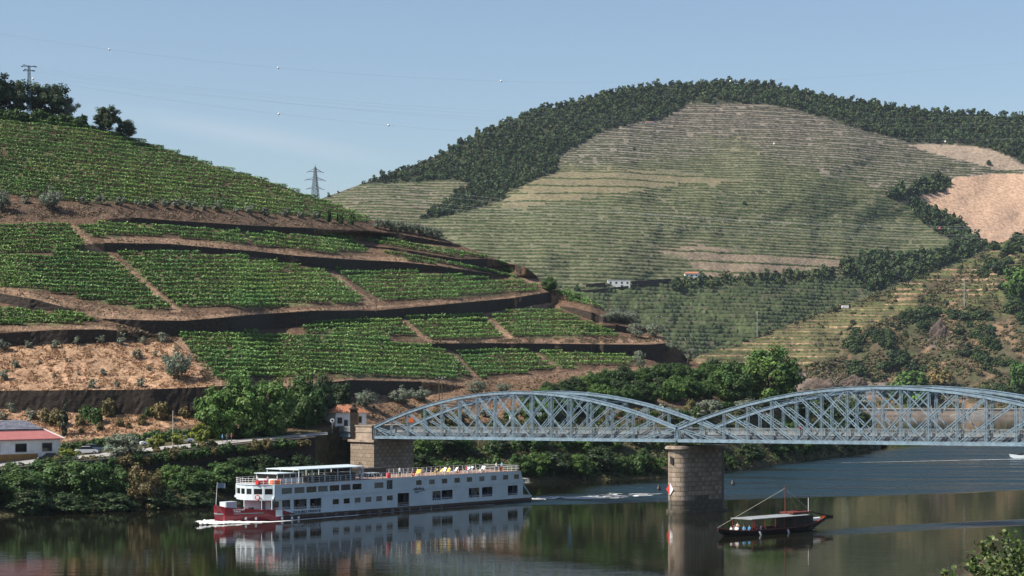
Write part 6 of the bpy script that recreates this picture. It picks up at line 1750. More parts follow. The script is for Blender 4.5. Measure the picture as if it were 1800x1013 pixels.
    # names
    o = obj("ship_name", text_mesh("DOURO PRINCE", .58, M['lettering']), root, (4.4, -4.53, 1.02)); o.rotation_euler = (math.radians(90), 0, 0); o.scale = (1.55, .95, 1)
    o = obj("company_name", text_mesh("nicko", 1.05, M['lettering']), root, (34.9, -4.58, 3.58)); o.rotation_euler = (math.radians(90), 0, 0); o.scale = (1.25, .72, 1)
    o = obj("company_subtitle", text_mesh("CRUISES", .26, M['blueletter']), root, (35.2, -4.53, 3.02)); o.rotation_euler = (math.radians(90), 0, 0); o.scale = (1.2, 1, 1)
    mb = MB()
    for k in range(14):
        x = 35.2 + 2.9 * k / 14; f = lambda u: 3.36 + .1 * math.sin((u - 35.2) / 2.9 * 6.28 + 2.2)
        mb.bar((x, -4.585, f(x)), (x + 2.9 / 14, -4.585, f(x + 2.9 / 14)), .02, .09)
    part(mb, "company_wave", M['lettering'])
    a = math.atan2(-(3.3 - 2.4), 2) 
    o = obj("bow_registration", text_mesh("ALTO DOURO\n  P 300 AL", .30, M['signw']), root, (-6.9, -2.02, 2.0)); o.rotation_euler = (math.radians(90), 0, -.44)
    return root
build_ship()

DECK_Z = 6.0
def lounger(t, y, rz, mat, label, grp):
    r = empty("deck_chair", ship_pt(t, y, DECK_Z + .003), SHIP_RZ + rz, label, "deck chair", grp)
    mb = MB(); mb.bar((0, 0, .38), (1.0, 0, .38), .6, .06); mb.build("seat", mat, r)
    mb = MB(); mb.bar((1.0, 0, .40), (1.5, 0, 1.05), .6, .06, up=(0, 0, 1)); mb.build("backrest", mat, r)
    for x in (.1, .95):
        for s in (-.25, .25):
            mb = MB(); mb.bar((x, s, 0), (x, s, .36), .05, .05); mb.build("leg", M['white2'], r)
    return r
for k, (t, y) in enumerate(((36.6, -3.4), (38.0, -2.6), (41.6, -3.5), (43.2, -2.7), (45.0, -3.4))):
    lounger(t, y, random.uniform(-.4, .4), M['yellow'], nth(k) + " yellow reclining deck chair from the bow on the ship's sun deck", "yellow deck chairs")
for k, (t, y) in enumerate(((48.5, -2.0), (51.0, -3.2), (53.0, -2.0), (55.2, -3.3), (57.0, -2.2), (46.5, -1.2))):
    lounger(t, y, random.uniform(-.4, .4), M['white2'], nth(k) + " white reclining deck chair on the aft half of the sun deck", "white deck chairs")
person('stand', 0, ship_pt(33.0, -3.0, DECK_Z), 0.6, "person in a white top standing at the rail amidships on the sun deck")
person('stand', 0, ship_pt(60.4, -3.2, DECK_Z), 0.4, "person in a pale shirt standing near the stern beside one in turquoise")
person('stand', 5, ship_pt(61.8, -3.4, DECK_Z), -0.5, "person in a turquoise shirt standing near the ship's stern rail")
person('stand', 0, ship_pt(22.0, -3.4, DECK_Z), 1.2, "person in white standing under the end of the ship's canopy")
for k, (t, y, s) in enumerate(((42.0, -3.3, 3), (47.0, -2.5, 0), (53.4, -2.0, 1), (56.0, -3.2, 0), (51.2, -3.0, 2), (39.0, -3.0, 3))):
    person('sit', s, ship_pt(t + .5, y, DECK_Z + .42), SHIP_RZ - 1.57, nth(k) + " seated person in " + ("white", "blue", "red", "navy")[s] + " among the deck chairs on the sun deck", "people sitting on the sun deck")
for t, y, s in ((-.4, -1.0, 0), (.6, -2.4, 4)):
    person('stand', s, ship_pt(t, y, DECK_Z), 0.5, ("person in white" if s == 0 else "person in a dusty pink top") + " standing on the forward deck before the wheelhouse", "people on the forward deck", .8)

# foam at the bow, along the side and astern
def strip(name, ctr, widths, z, mat, label, cat, n=5, zf=None, seed=1, kind=None):
    """foam lying on the water along a line, denser in its middle"""
    r = np.random.default_rng(seed)
    ctr = [Vector(c) for c in ctr]; V, C = [], []
    for i, c in enumerate(ctr):
        d = (ctr[min(i + 1, len(ctr) - 1)] - ctr[max(i - 1, 0)]); d.z = 0; d.normalize(); s = Vector((-d.y, d.x, 0))
        for k in range(n):
            u = -1 + 2 * k / (n - 1)
            p = c + s * widths[i] * u * (1 + .25 * (r.random() - .5))
            edge = (1 - abs(u)) * (0.15 + .85 * min(1, i / 2, (len(ctr) - 1 - i) / 2))
            h = 0 if zf is None else zf(i / (len(ctr) - 1), u) * (.6 + .8 * r.random())
            V.append((p.x, p.y, z + h)); C.append((min(1, edge * 1.6),) * 3)
    nx = len(ctr); I = np.arange(nx * n).reshape(nx, n)
    Fc = np.stack([I[:-1, :-1], I[1:, :-1], I[1:, 1:], I[:-1, 1:]], -1).reshape(-1, 4)
    return tag(obj(name, mesh_np(name, np.array(V), Fc, mat, np.array(C), True)), label, cat, kind=kind)
N = 60
cl = []
for i in range(N):
    u = i / (N - 1); t = -13.5 + 33 * u
    b = float(np.interp(t, [-13.5, -10.5, -8, -6, -4, -2, 0, 2, 60], [.2, .5, 1.7, 2.8, 3.8, 4.5, 5.0, 5.1, 5.1]))
    cl.append(ship_pt(t, -b - .25, 0))
strip("bow_wave", cl, [2.3 * max(.12, 1 - i / (N * .6)) * min(1, .25 + i / 8) + .35 for i in range(N)], .03, M['foam_bow'], "white foaming bow wave curling along the red bow", "wave", 9, lambda s, u: (.55 * max(0, 1 - s * 2.6)) * (1 - u * u), 2, "stuff")
cl = [ship_pt(-11 + 24 * i / (N - 1), float(np.interp(-11 + 24 * i / (N - 1), [-11, -9.5, -6, -2, 2], [.4, .8, 2.8, 4.4, 5.1])) + .3, 0) for i in range(N)]
strip("bow_wave", cl, [1.1 * max(.1, 1 - i / (N * .5)) + .2 for i in range(N)], .03, M['foam_bow'], "white foam on the far side of the ship's bow", "wave", 7, lambda s, u: (.5 * max(0, 1 - s * 2.6)) * (1 - u * u), 3, "stuff")
cl = [ship_pt(18 + 40 * i / 39, -4.75 - .5 * i / 39, 0) for i in range(40)]
strip("side_foam", cl, [.25] * 40, .02, M['foam'], "thin line of foam along the ship's waterline", "wave", 5, None, 4, "stuff")
wk = [at(938 + 150 * u + 70 * u * u, 879 - 10 * u - 1.5 * math.sin(u * 9), 23 * F / (879 - 10 * u - 1.5 * math.sin(u * 9) - HY)) for u in np.linspace(0, 1, 60)]
for p in wk: p.z = 0
def build_wake():
    rr = random.Random(6); V, Fc, C = [], [], []
    for k in range(70):
        a = rr.uniform(.02, .9) ** 1.3; L = rr.uniform(2.5, 8); off = rr.uniform(-1, 1) * (1.6 + 6 * a); w = rr.uniform(.25, .8) * (1 - .8 * abs(a - .28))
        i0 = int(a * 59); c0 = wk[i0]; d = (wk[min(i0 + 1, 59)] - wk[max(i0 - 1, 0)]).normalized(); s = Vector((-d.y, d.x, 0))
        n = 14; ph = rr.uniform(0, 6)
        for i in range(n):
            u = i / (n - 1); c = c0 + d * L * u + s * (off + .8 * math.sin(u * 4 + ph))
            for q_, e in ((-1, 0), (-.4, 1), (.4, 1), (1, 0)):
                p_ = c + s * w * q_ * (.3 + math.sin(math.pi * u)); b = e * min(1, 4 * u, 4 * (1 - u))
                V.append((p_.x, p_.y, .02 + .001 * k)); C.append((b, b, b))
        base = k * n * 4; I = base + np.arange(n * 4).reshape(n, 4)
        Fc.append(np.stack([I[:-1, :-1], I[1:, :-1], I[1:, 1:], I[:-1, 1:]], -1).reshape(-1, 4))
    tag(obj("ship_wake", mesh_np("ship_wake", np.array(V), np.concatenate(Fc), M['foam'], np.array(C), True)), "streaks of white churned water trailing from the ship's stern", "wave", kind="stuff")
build_wake()

# ------------------------------------------------------------------ the wooden boat
RB_O = Vector((31.6, 295.0, 0)); RB_D = Vector((0.73, 0.68, 0)).normalized(); RB_RZ = math.atan2(RB_D.y, RB_D.x)
def rb_pt(t, y, z): return RB_O + RB_D * t + Vector((-RB_D.y, RB_D.x, 0)) * y + Vector((0, 0, z))
def build_rabelo():
    root = empty("wooden_boat", RB_O, RB_RZ, "dark wooden sailing barge with grey canopy, tall mast and upswept stern", "boat")
    st = [(-1.6, .06, 1.25), (-.8, .5, 1.05), (.6, 1.15, .85), (3, 1.8, .72), (7, 2.2, .66), (12, 2.2, .68), (16, 1.9, .8), (19, 1.4, 1.0), (21.5, .8, 1.35), (23.6, .12, 1.75)]
    n = 6; vs, fs = [], []
    for t, b, zt in st:
        keel = -.5 if 2 < t < 18 else (-.5 + (2 - t) * .35 if t <= 2 else -.5 + (t - 18) * .33)
        for s in (-1, 1):
            pr = [(1, zt), (.86, (zt + keel) / 2), (.35, keel)]
            for k, z in (pr if s < 0 else pr[::-1]): vs.append((t, s * b * k, z))
    for i in range(len(st) - 1):
        for k in range(n - 1): fs.append((i * n + k, (i + 1) * n + k, (i + 1) * n + k + 1, i * n + k + 1))
    fs.append(tuple(range(n))); fs.append(tuple((len(st) - 1) * n + k for k in range(n))[::-1])
    me = bpy.data.meshes.new("hull"); me.from_pydata(vs, [], fs); me.materials.append(M['wood']); me.update()
    h = obj("hull", me, root); sm = h.modifiers.new("thick", 'SOLIDIFY'); sm.thickness = .08
    mb = MB()
    for s in (-1, 1):
        for i in range(len(st) - 1): mb.bar((st[i][0], s * st[i][1], st[i][2] + .05), (st[i + 1][0], s * st[i + 1][1], st[i + 1][2] + .05), .14, .1)
    mb.build("gunwale", M['redwood'], root)
    mb = MB(); mb.bar((20.6, -1.0, 1.26), (23.7, -.1, 1.86), .12, .2); mb.bar((20.6, 1.0, 1.26), (23.7, .1, 1.86), .12, .2); mb.build("stern_trim", M['orange'], root)
    mb = MB(); mb.prism([(.2, -.8), (3, -1.6), (12, -2.0), (18, -1.5), (20.5, -.9), (20.5, .9), (18, 1.5), (12, 2.0), (3, 1.6), (.2, .8)], .12, .2); mb.build("floor", M['wood'], root)
    mb = MB(); mb.add([(3.6, -2.1, 2.35), (17.2, -2.1, 2.40), (17.2, 2.1, 2.40), (3.6, 2.1, 2.35), (3.6, -2.1, 2.45), (17.2, -2.1, 2.5), (17.2, 2.1, 2.5), (3.6, 2.1, 2.45), (3.6, 0, 2.62), (17.2, 0, 2.66)], [(0, 3, 2, 1), (0, 1, 5, 4), (2, 3, 7, 6), (4, 5, 9, 8), (8, 9, 6, 7), (1, 2, 6, 9, 5), (3, 0, 4, 8, 7)]); cn = mb.build("canopy", M['canvas'], root)
    for k in range(6):
        for y in (-1.9, 1.9):
            mb = MB(); mb.bar((3.9 + 2.5 * k, y, .5), (3.9 + 2.5 * k, y, 2.4), .08, .08); mb.build("canopy_post", M['redwood'], cn)
    mb = MB(); mb.box(13.6, 18.8, -1.5, 1.5, .21, 2.3); mb.build("deckhouse", M['wood'], root)
    mb = MB(); mb.box(14.2, 18.9, -1.3, 1.3, 2.75, 2.95); mb.build("helm_platform", M['redwood'], root)
    mb = MB()
    for x in (14.3, 18.7):
        for y in (-1.2, 1.2): mb.bar((x, y, 2.3), (x, y, 2.75), .1, .1)
    mb.build("platform_post", M['wood'], root)
    mb = MB(); mb.tube([(13.9, 0, .2), (13.9, 0, 7.0)], [.11, .06], 8); ms = mb.build("mast", M['redwood'], root)
    mb = MB(); mb.tube([(13.9, 0, 6.6), (-1.7, 0, 1.35)], .028, 5); mb.tube([(13.9, 0, 6.6), (18.5, -1.2, 3.0)], .02, 4); mb.tube([(13.9, 0, 6.6), (18.5, 1.2, 3.0)], .02, 4); mb.build("stay", M['rope'], ms)
    mb = MB(); mb.tube([(18.4, -.9, 2.9), (18.4, -.9, 5.0)], .05, 5); mb.build("aerial", M['white2'], root)
    mb = MB(); mb.tube([(15.5, 0, 3.25), (20, 0, 2.75), (24.9, 0, 1.85)], [.09, .12, .16], 6); mb.box(23.8, 25.6, -.06, .06, 1.45, 2.0); mb.build("steering_oar", M['wood'], root)
    mb = MB(); mb.tube([(19.4, -.6, 1.55), (21.6, -.5, 1.6)], .3, 8); mb.build("white_roll", M['white2'], root)
    for t in (5.2, 11.7):
        mb = MB(); mb.tube([(t, -2.28, .55), (t + .25, -2.3, -.05)], .14, 8); mb.build("fender", M['white2'], root)
    for k in range(4):
        mb = MB(); mb.box(4.6 + 2.2 * k, 4.9 + 2.2 * k, -1.7, 1.7, .21, .62); mb.build("bench", M['wood'], root)
build_rabelo()
for k, (t, y, s) in enumerate(((.9, -.35, 0), (1.9, -.7, 0), (2.6, .5, 3), (3.2, -.9, 1), (4.2, -1.1, 1), (2.3, -.1, 0), (5.6, -1.2, 2), (6.6, -1.3, 0))):
    person('sit', s, rb_pt(t, y, .62), RB_RZ - 1.57 + random.uniform(-.5, .5), nth(k) + " passenger from the bow sitting in the open front of the wooden boat", "passengers in the wooden boat")
person('stand', 4, rb_pt(3.0, .2, .2), RB_RZ - 1.2, "person standing in pale red at the front of the wooden boat's canopy")
# speedboat at the right edge, with wake
def build_speedboat():
    p = at(1797, 806, 23 * F / (806 - HY)); p.z = 0
    root = empty("speedboat", p, math.radians(150), "white motorboat leaving the picture at the right edge with a foam trail", "boat")
    mb = MB(); mb.add([(-3, -1, .0), (2.2, -1, 0), (3.6, 0, .35), (2.2, 1, 0), (-3, 1, 0), (-3, -1.15, .85), (2.4, -1.1, 1.0), (4.0, 0, 1.2), (2.4, 1.1, 1.0), (-3, 1.15, .85)], [(4, 3, 2, 1, 0), (5, 6, 7, 8, 9), (0, 1, 6, 5), (1, 2, 7, 6), (2, 3, 8, 7), (3, 4, 9, 8), (4, 0, 5, 9)]); mb.build("hull", M['white'], root)
    mb = MB(); mb.add([(.2, -.8, .98), (1.6, -.7, 1.05), (1.6, .7, 1.05), (.2, .8, .98), (-.2, -.7, 1.7), (.6, -.6, 1.7), (.6, .6, 1.7), (-.2, .7, 1.7)], [(0, 1, 5, 4), (1, 2, 6, 5), (2, 3, 7, 6), (3, 0, 4, 7), (4, 5, 6, 7), (3, 2, 1, 0)]); mb.build("windscreen", M['glass'], root)
    mb = MB(); mb.box(-3.5, -2.95, -.3, .3, .3, 1.3); mb.build("outboard_motor", M['black'], root)
    wk = []
    for u in np.linspace(0, 1, 50):
        x, y = 1800 - 330 * u, 807 + 7 * u
        q = at(x, y, 23 * F / (y - HY)); q.z = 0; wk.append(q)
    strip("boat_wake", wk, [1.3 * (1 - .8 * i / 49) for i in range(50)], .02, M['foam_thin'], "long thin white trail of the motorboat across the ruffled water", "wave", 5, None, 12, "stuff")
build_speedboat()
for x, y, lb in ((1288, 853, "small dark conical buoy floating right of the pier"), (1158, 862, "small dark buoy floating left of the pier in the wake")):
    Y = 23 * F / (y - HY); p = at(x, y, Y); p.z = -.2
    mb = MB(); mb.lathe([(.25, 0), (.55, .15), (.5, .55), (.12, 1.35)], 10); o = mb.build("buoy", M['black'], loc=p); tag(o, lb, "buoy")

# ------------------------------------------------------------------ houses
def window_box(root, x0, x1, z0, z1, y, nm="window"):
    mb = MB(); mb.box(x0, x1, y - .03, y + .05, z0, z1); w = mb.build(nm, M['glass'], root)
    f = MB(); e = .1
    f.box(x0 - e, x1 + e, y - .07, y - .002, z1 + .002, z1 + e); f.box(x0 - e, x1 + e, y - .10, y - .002, z0 - e, z0 - .002); f.box(x0 - e, x0 - .002, y - .07, y - .002, z0, z1); f.box(x1 + .002, x1 + e, y - .07, y - .002, z0, z1)
    f.build("frame", M['concrete'], w)
def build_left_house():
    Y = 380.0; p = at(106, 801, Y)
    root = empty("white_house", p, math.radians(50), "long low white house with pink tiled roof and dark square windows", "house")
    H = 28.5 * Y / F
    mb = MB(); mb.box(-19, 0, 0, 8, -2.5, H); mb.build("wall", M['plaster'], root)
    mb = MB(); mb.box(-19.05, -5.2, -.06, -.003, -.9, .55); mb.build("plinth", M['ochre'], root)
    for x0, x1 in ((-10.3, -7.8), (-4.2, -2.0), (-16.2, -13.8)):
        window_box(root, x0, x1, .95, 2.45, 0)
    # lower roof slopes up and back; an upper grey roof behind it
    mb = MB(); mb.add([(-19.4, -.6, H + .002), (.5, -.6, H + .002), (-1.3, 3.6, H + 1.75), (-19.4, 3.6, H + 1.75), (-19.4, -.6, H + .2), (.5, -.6, H + .2), (-1.3, 3.6, H + 1.95), (-19.4, 3.6, H + 1.95)], [(3, 2, 1, 0), (4, 5, 6, 7), (0, 1, 5, 4), (1, 2, 6, 5), (2, 3, 7, 6), (3, 0, 4, 7)]); rf = mb.build("roof", M['pinkroof'], root)
    mb = MB(); mb.bar((.55, -.6, H + .22), (-1.2, 3.6, H + 1.98), .35, .12); mb.build("verge", M['white2'], rf)
    for k in range(38):
        mb = MB(); x = -19.2 + k * .5
        xe = min(x, -1.4 + 0); mb.bar((x, -.62, H + .235), (min(x, -1.45), 3.58, H + 1.985), .16, .06); mb.build("tile_ridge", M['pinkroof'], rf)
    mb = MB(); mb.box(-19.2, -1.7, 3.2, 8.4, H - .5, H + 1.9); mb.build("upper_wall", M['plaster'], root)
    mb = MB(); mb.add([(-19.4, 3.0, H + 1.96), (-1.5, 3.0, H + 1.96), (-3.0, 7.0, H + 3.6), (-19.4, 7.0, H + 3.6), (-1.5, 9.0, H + 1.96), (-19.4, 9.0, H + 1.96)], [(0, 1, 2, 3), (3, 2, 4, 5), (1, 4, 2), (0, 3, 5), (0, 5, 4, 1)]); r2 = mb.build("upper_roof", M['slate'], root)
    rr = random.Random(2)
    for j in range(7):
        for k in range(22):
            s0 = j / 7; s1 = (j + 1.25) / 7
            f = lambda s: (3.0 + 4.0 * min(s, 1), H + 1.98 + 1.64 * min(s, 1))
            x = -19.3 + k * .8 + (j % 2) * .4
            if x + .7 > -1.7 - 1.4 * s0: continue
            y0, z0 = f(s0); y1, z1 = f(s1)
            t = rr.uniform(.03, .10)
            mb = MB(); mb.add([(x, y0, z0 + .04), (x + .74, y0, z0 + .04), (x + .74, y1, z1 - .0), (x, y1, z1 - .0), (x, y0, z0 + .04 + t), (x + .74, y0, z0 + .04 + t), (x + .74, y1, z1 + .03), (x, y1, z1 + .03)], [(3, 2, 1, 0), (4, 5, 6, 7), (0, 1, 5, 4), (1, 2, 6, 5), (2, 3, 7, 6), (3, 0, 4, 7)]); mb.build("slate", M['slate'], r2)
build_left_house()

def build_gatehouse():
    Y = 420.0; p = at(590, 757, Y)
    root = empty("bridge_house", p, math.radians(34), "small white house with clay tiled hip roof at the bridge end", "house")
    s = Y / F; W, H = 62 * s, 31 * s
    mb = MB(); mb.box(0, W, 0, 6, -2, H); mb.build("wall", M['plaster'], root)
    window_box(root, W * .06, W * .20, 1.5, 2.7, 0); window_box(root, W * .70, W * .84, 1.6, 2.9, 0)
    mb = MB(); mb.box(W * .27, W * .39, -.05, .02, -.3, 2.2); mb.build("door", M['black'], root)
    mb = MB(); mb.add([(-.5, -.5, H), (W + .5, -.5, H), (W + .5, 6.5, H), (-.5, 6.5, H), (W * .3, 3, H + 1.7), (W * .7, 3, H + 1.7)], [(0, 1, 5, 4), (2, 3, 4, 5), (1, 2, 5), (3, 0, 4), (3, 2, 1, 0)]); rf = mb.build("roof", M['tile'], root)
    for k in range(16):
        x = -.3 + (W + .6) * k / 15; xt = W * .3 + W * .4 * k / 15
        mb = MB(); mb.bar((x, -.5, H + .05), (xt, 2.95, H + 1.72), .22, .1); mb.build("tile_course", M['tile'], rf)
    q = at(622, 756, 415.5)
    pl = empty("stone_pillar", q, 0, "dark stone gate pillar with pointed cap before the white bridge house", "pillar")
    mb = MB(); mb.box(-.75, .75, -.6, .6, -1.5, 4.2); mb.build("shaft", M['schist'], pl)
    mb = MB(); mb.box(-.95, .95, -.8, .8, 4.202, 4.5); mb.lathe([(.75, 4.5), (.4, 4.9), (.45, 5.2), (.2, 5.5), (.03, 5.9)], 8); mb.build("pillar_cap", M['schist'], pl)
    mb = MB(); mb.box(.78, .98, -.5, .5, -.5, 3.6); mb.build("ochre_strip", M['ochre'], pl)
    # round traffic sign by the gate
    s0 = at(584, 758, 415); sg = empty("traffic_sign", s0, 0, "round white traffic sign on a post left of the bridge house", "sign")
    mb = MB(); mb.tube([(0, 0, -.5), (0, 0, 2.4)], .05, 6); mb.build("post", M['pole'], sg)
    mb = MB(); mb.lathe([(.42, -.02), (.42, .02)], 16); o = mb.build("disc", M['signw'], sg); o.location = (0, -.08, 2.2); o.rotation_euler = (math.radians(90), 0, 0)
    mb = MB(); mb.lathe([(.26, -.02), (.26, .02)], 16); o = mb.build("disc_centre", M['schist'], sg); o.location = (0, -.11, 2.2); o.rotation_euler = (math.radians(90), 0, 0)
build_gatehouse()

def farmhouse(x, y, wpx, hpx, label, roof, seed, side=.3):
    Y = float(DC(x, y)); p = at(x, y, Y); s = Y / F; W, H = wpx * s, hpx * s
    root = empty("farmhouse", p, 0.12, label, "house")
    mb = MB(); mb.box(-W / 2, W / 2, 0, W * .4, -4, H); mb.build("wall", M['plaster'], root)
    n = 4
    for k in range(n):
        x0 = -W / 2 + W * (k + .35) / n
        mb = MB(); mb.box(x0, x0 + W * .08, -.08, .05, H * .55, H * .8); mb.build("window", M['glass'], root)
        if k % 2 == 0:
            mb = MB(); mb.box(x0, x0 + W * .09, -.08, .05, 0, H * .35); mb.build("door", M['black'], root)
    mb = MB(); D = W * .4
    if roof:
        mb.add([(-W / 2 - .5, -.5, H), (W / 2 + .5, -.5, H), (W / 2 + .5, D + .5, H), (-W / 2 - .5, D + .5, H), (-W / 2 + D * .4, D / 2, H * 1.35), (W / 2 - D * .4, D / 2, H * 1.35)], [(0, 1, 5, 4), (2, 3, 4, 5), (1, 2, 5), (3, 0, 4), (3, 2, 1, 0)]); mb.build("roof", M['tile'], root)
    else:
        mb.box(-W / 2 - .2, W / 2 + .2, -.2, .3, H + .002, H + .35); mb.box(-W / 2, W / 2, .31, D, H * .9, H * .95); mb.build("parapet", M['plaster'], root)
    return root
farmhouse(1088, 506, 40, 13, "roofless pale farmhouse ruin beside the valley track", False, 1)
farmhouse(1220, 491, 32, 10, "white farmhouse with clay tiled roof above the valley track", True, 2)
farmhouse(1143, 219, 16, 4, "tiny chapel with an orange roof high on the far hill", True, 3)
for tx in (([(1018, 511), (1060, 508), (1180, 494)], [(1018, 517), (1060, 514), (1180, 499)], "dark terrace wall carrying the track past the roofless farmhouse"), ([(1110, 495), (1180, 490)], [(1110, 502), (1180, 497)], "short dark wall right of the roofless farmhouse"), ([(1030, 500), (1064, 497)], [(1030, 507), (1064, 505)], "short dark wall left of the roofless farmhouse")):
    xw = np.linspace(tx[0][0][0], tx[0][-1][0], 20); yt, yb = interp(tx[0], xw), interp(tx[1], xw); Yw = DC(xw, yb)
    ribbon_wall("valley_wall", at_np(xw, yt, Yw), at_np(xw, yb, Yw), M['schist'], tx[2], "wall", thick=2.0)

# ------------------------------------------------------------------ cars, people on the road
CARS = {}
def car(paint, loc, rz, label, s=1.0):
    root = empty("parked_car", loc, rz, label, "car", "cars parked along the riverside road")
    root.scale = (s, s, s)
    if 'body' not in CARS:
        prof = [(-2.1, .35), (-2.15, .75), (-1.9, .92), (-1.2, 1.0), (-.7, 1.0), (1.0, 1.0), (1.7, .95), (2.1, .8), (2.15, .4)]
        mb = MB()
        n = len(prof); vs = [(x, -.85, z) for x, z in prof] + [(x, .85, z) for x, z in prof]
        mb.add(vs, [tuple(range(n)), tuple(range(2 * n - 1, n - 1, -1))] + [(i, n + i, n + (i + 1) % n, (i + 1) % n) for i in range(n)]); CARS['body'] = mb
        c = MB(); pr = [(-1.5, 1.003), (-.9, 1.48), (.7, 1.5), (1.5, 1.003)]; vs = [(x, -.74 if z > 1.2 else -.82, z) for x, z in pr] + [(x, .74 if z > 1.2 else .82, z) for x, z in pr]
        c.add(vs, [(0, 1, 2, 3), (7, 6, 5, 4), (0, 4, 5, 1), (1, 5, 6, 2), (2, 6, 7, 3), (3, 7, 4, 0)]); CARS['cabin'] = c.mesh("cabin", M['glass'])
        r = MB(); r.box(-.85, .65, -.72, .72, 1.49, 1.54); CARS['roof'] = r
        w = MB(); w.lathe([(.32, -.1), (.32, .1)], 12); CARS['tyre'] = w.mesh("tyre", M['tyre'])
        w = MB(); w.lathe([(.18, -.12), (.18, .12)], 8); CARS['rim'] = w.mesh("rim", M['pole'])
        h = MB(); h.box(-.06, .06, -.16, .16, -.08, .08); CARS['head'] = h.mesh("headlight", M['signw'])
    CARS['body'].build("body", paint, root); obj("cabin", CARS['cabin'], root); CARS['roof'].build("roof", paint, root)
    for x in (-1.35, 1.35):
        for y in (-.8, .8):
            w = obj("wheel", CARS['tyre'], root, (x, y, .32)); w.rotation_euler = (math.radians(90), 0, 0); obj("rim", CARS['rim'], w)
    for y in (-.6, .6): obj("headlight", CARS['head'], root, (-2.14, y, .72))
def road_pt(x, k=.36):
    t = at(x, float(interp(FW_TOP, x)), float(interp(FW_TOP, x, 2))); h = at(x, float(interp(HB, x)), float(interp(HB, x, 2)))
    return t + (h - t) * k + Vector((0, 0, .16))
car(M['carb'], road_pt(90, .14), .25, "black car parked in front of the white house", 1.1)
car(M['carw'], road_pt(152, .5), .3, "white car parked right of the white house under the wall")
car(M['carg'], road_pt(162, .62), .3, "blue grey car half hidden behind a white one")
car(M['carw'], road_pt(266, .58), .35, "white car parked behind the yellow green citrus tree")
car(M['carw'], road_pt(322, .6), .35, "white car parked near the pale lamp pole", .95)
for x, s in ((391, 1), (399, 3), (407, 2)):
    person('stand', s, road_pt(x, .34), random.uniform(0, 3), {1: "person in a blue shirt", 2: "person in a red shirt", 3: "person in dark clothes"}[s] + " walking on the road by the trees", "people walking on the road")

# ------------------------------------------------------------------ poles, pylons, cables
def pole(x, y0, y1, Dv, label, mat, r=.13, arm=True, name="utility_pole"):
    p = at(x, y0, Dv); h = (y0 - y1) * Dv / F
    root = empty(name, p, 0, label, "pole")
    mb = MB(); mb.tube([(0, 0, -1), (0, 0, h)], [r, r * .7], 7); mb.build("post", mat, root)
    if arm:
        mb = MB(); mb.bar((-.8, 0, h - .35), (.8, 0, h - .35), .1, .1); a = mb.build("crossarm", mat, root)
        for k in (-.7, 0, .7):
            mb = MB(); mb.lathe([(.05, h - .3), (.08, h - .15), (.04, h - .05)], 6, k, 0); mb.build("insulator", M['white2'], a)
pole(304, 778, 722, 384, "slim pale lamp pole beside the riverside road", M['concrete'], .1, False, "lamp_pole")
pole(772, 712, 664, float(DL(772, 711)), "wooden pole on the bare slope above the first arch, left of its pair", M['woodpole'])
pole(777, 708, 662, float(DL(777, 707)), "wooden pole on the bare slope above the first arch, right of its pair", M['woodpole'], .1)
pole(661, 561, 527, float(DL(661, 561)) - .7, "dark wooden pole standing before the tallest terrace wall", M['woodpole'])
pole(801, 668, 632, float(DL(801, 667)), "thin pole between the lowest vine plots", M['woodpole'], .09)
pole(1070, 553, 524, float(DL(1069, 552)), "thin pole on the hill's nose above the olive clump", M['woodpole'], .1)
pole(1158, 600, 556, 575, "thin dark pole rising behind the olives at the hill's nose", M['woodpole'], .1)
pole(1209, 632, 596, 570, "thin dark pole at the foot of the hill's nose", M['woodpole'], .1)
pole(1331, 590, 548, float(DR(1331, 596)), "pale pole on the lower terraces of the right hill", M['pole'], .25)
pole(1385, 622, 590, float(DR(1385, 622)), "dark pole below the terraces of the right hill", M['woodpole'], .25)
pole(1695, 541, 488, float(DR(1695, 541)), "tall pale pole on the track of the right hill", M['pole'], .35)
def van():
    Y = float(DR(1487, 543)); p = at(1487, 543, Y); root = empty("white_van", p, .1, "small white van parked at the edge of the right hill's terraces", "van")
    mb = MB(); mb.box(-3.2, 2.0, -1.1, 1.1, .5, 2.6); mb.build("body", M['carw'], root)
    mb = MB(); mb.add([(2.003, -1.1, .5), (3.4, -1.1, .5), (3.3, -1.1, 1.3), (2.003, -1.1, 2.5), (2.003, 1.1, .5), (3.4, 1.1, .5), (3.3, 1.1, 1.3), (2.003, 1.1, 2.5)], [(0, 1, 2, 3), (7, 6, 5, 4), (1, 5, 6, 2), (2, 6, 7, 3), (0, 4, 5, 1), (3, 7, 4, 0)]); mb.build("cab", M['glass'], root)
    for x in (-2, 2.2):
        for y in (-1, 1):
            mb = MB(); mb.lathe([(.5, -.12), (.5, .12)], 10); o = mb.build("wheel", M['tyre'], root); o.location = (x, y, .5); o.rotation_euler = (math.radians(90), 0, 0)
van()

def lattice(root, h, b0, b1, bays, r, name="tower"):
    mb = MB()
    c = lambda k, s: [Vector((sx * (b0 + (b1 - b0) * s) / 2, sy * (b0 + (b1 - b0) * s) / 2, h * s)) for sx, sy in ((-1, -1), (1, -1), (1, 1), (-1, 1))][k]
    for k in range(4):
        mb.bar(c(k, 0) - Vector((0, 0, 1.5)), c(k, 1), r, r)
    o = mb.build("leg_frame", M['pylon'], root)
    mb = MB()
    for i in range(bays):
        s0, s1 = i / bays, (i + 1) / bays
        for k in range(4):
            k2 = (k + 1) % 4
            mb.bar(c(k, s0), c(k2, s1), r * .55, r * .55); mb.bar(c(k2, s0), c(k, s1), r * .55, r * .55); mb.bar(c(k, s1), c(k2, s1), r * .55, r * .55)
    mb.build("bracing", M['pylon'], root)
M['pylon'] = mat_plain("galvanised_pylon", (0.15, 0.19, 0.22), 0.6, 0.2, 0.5)
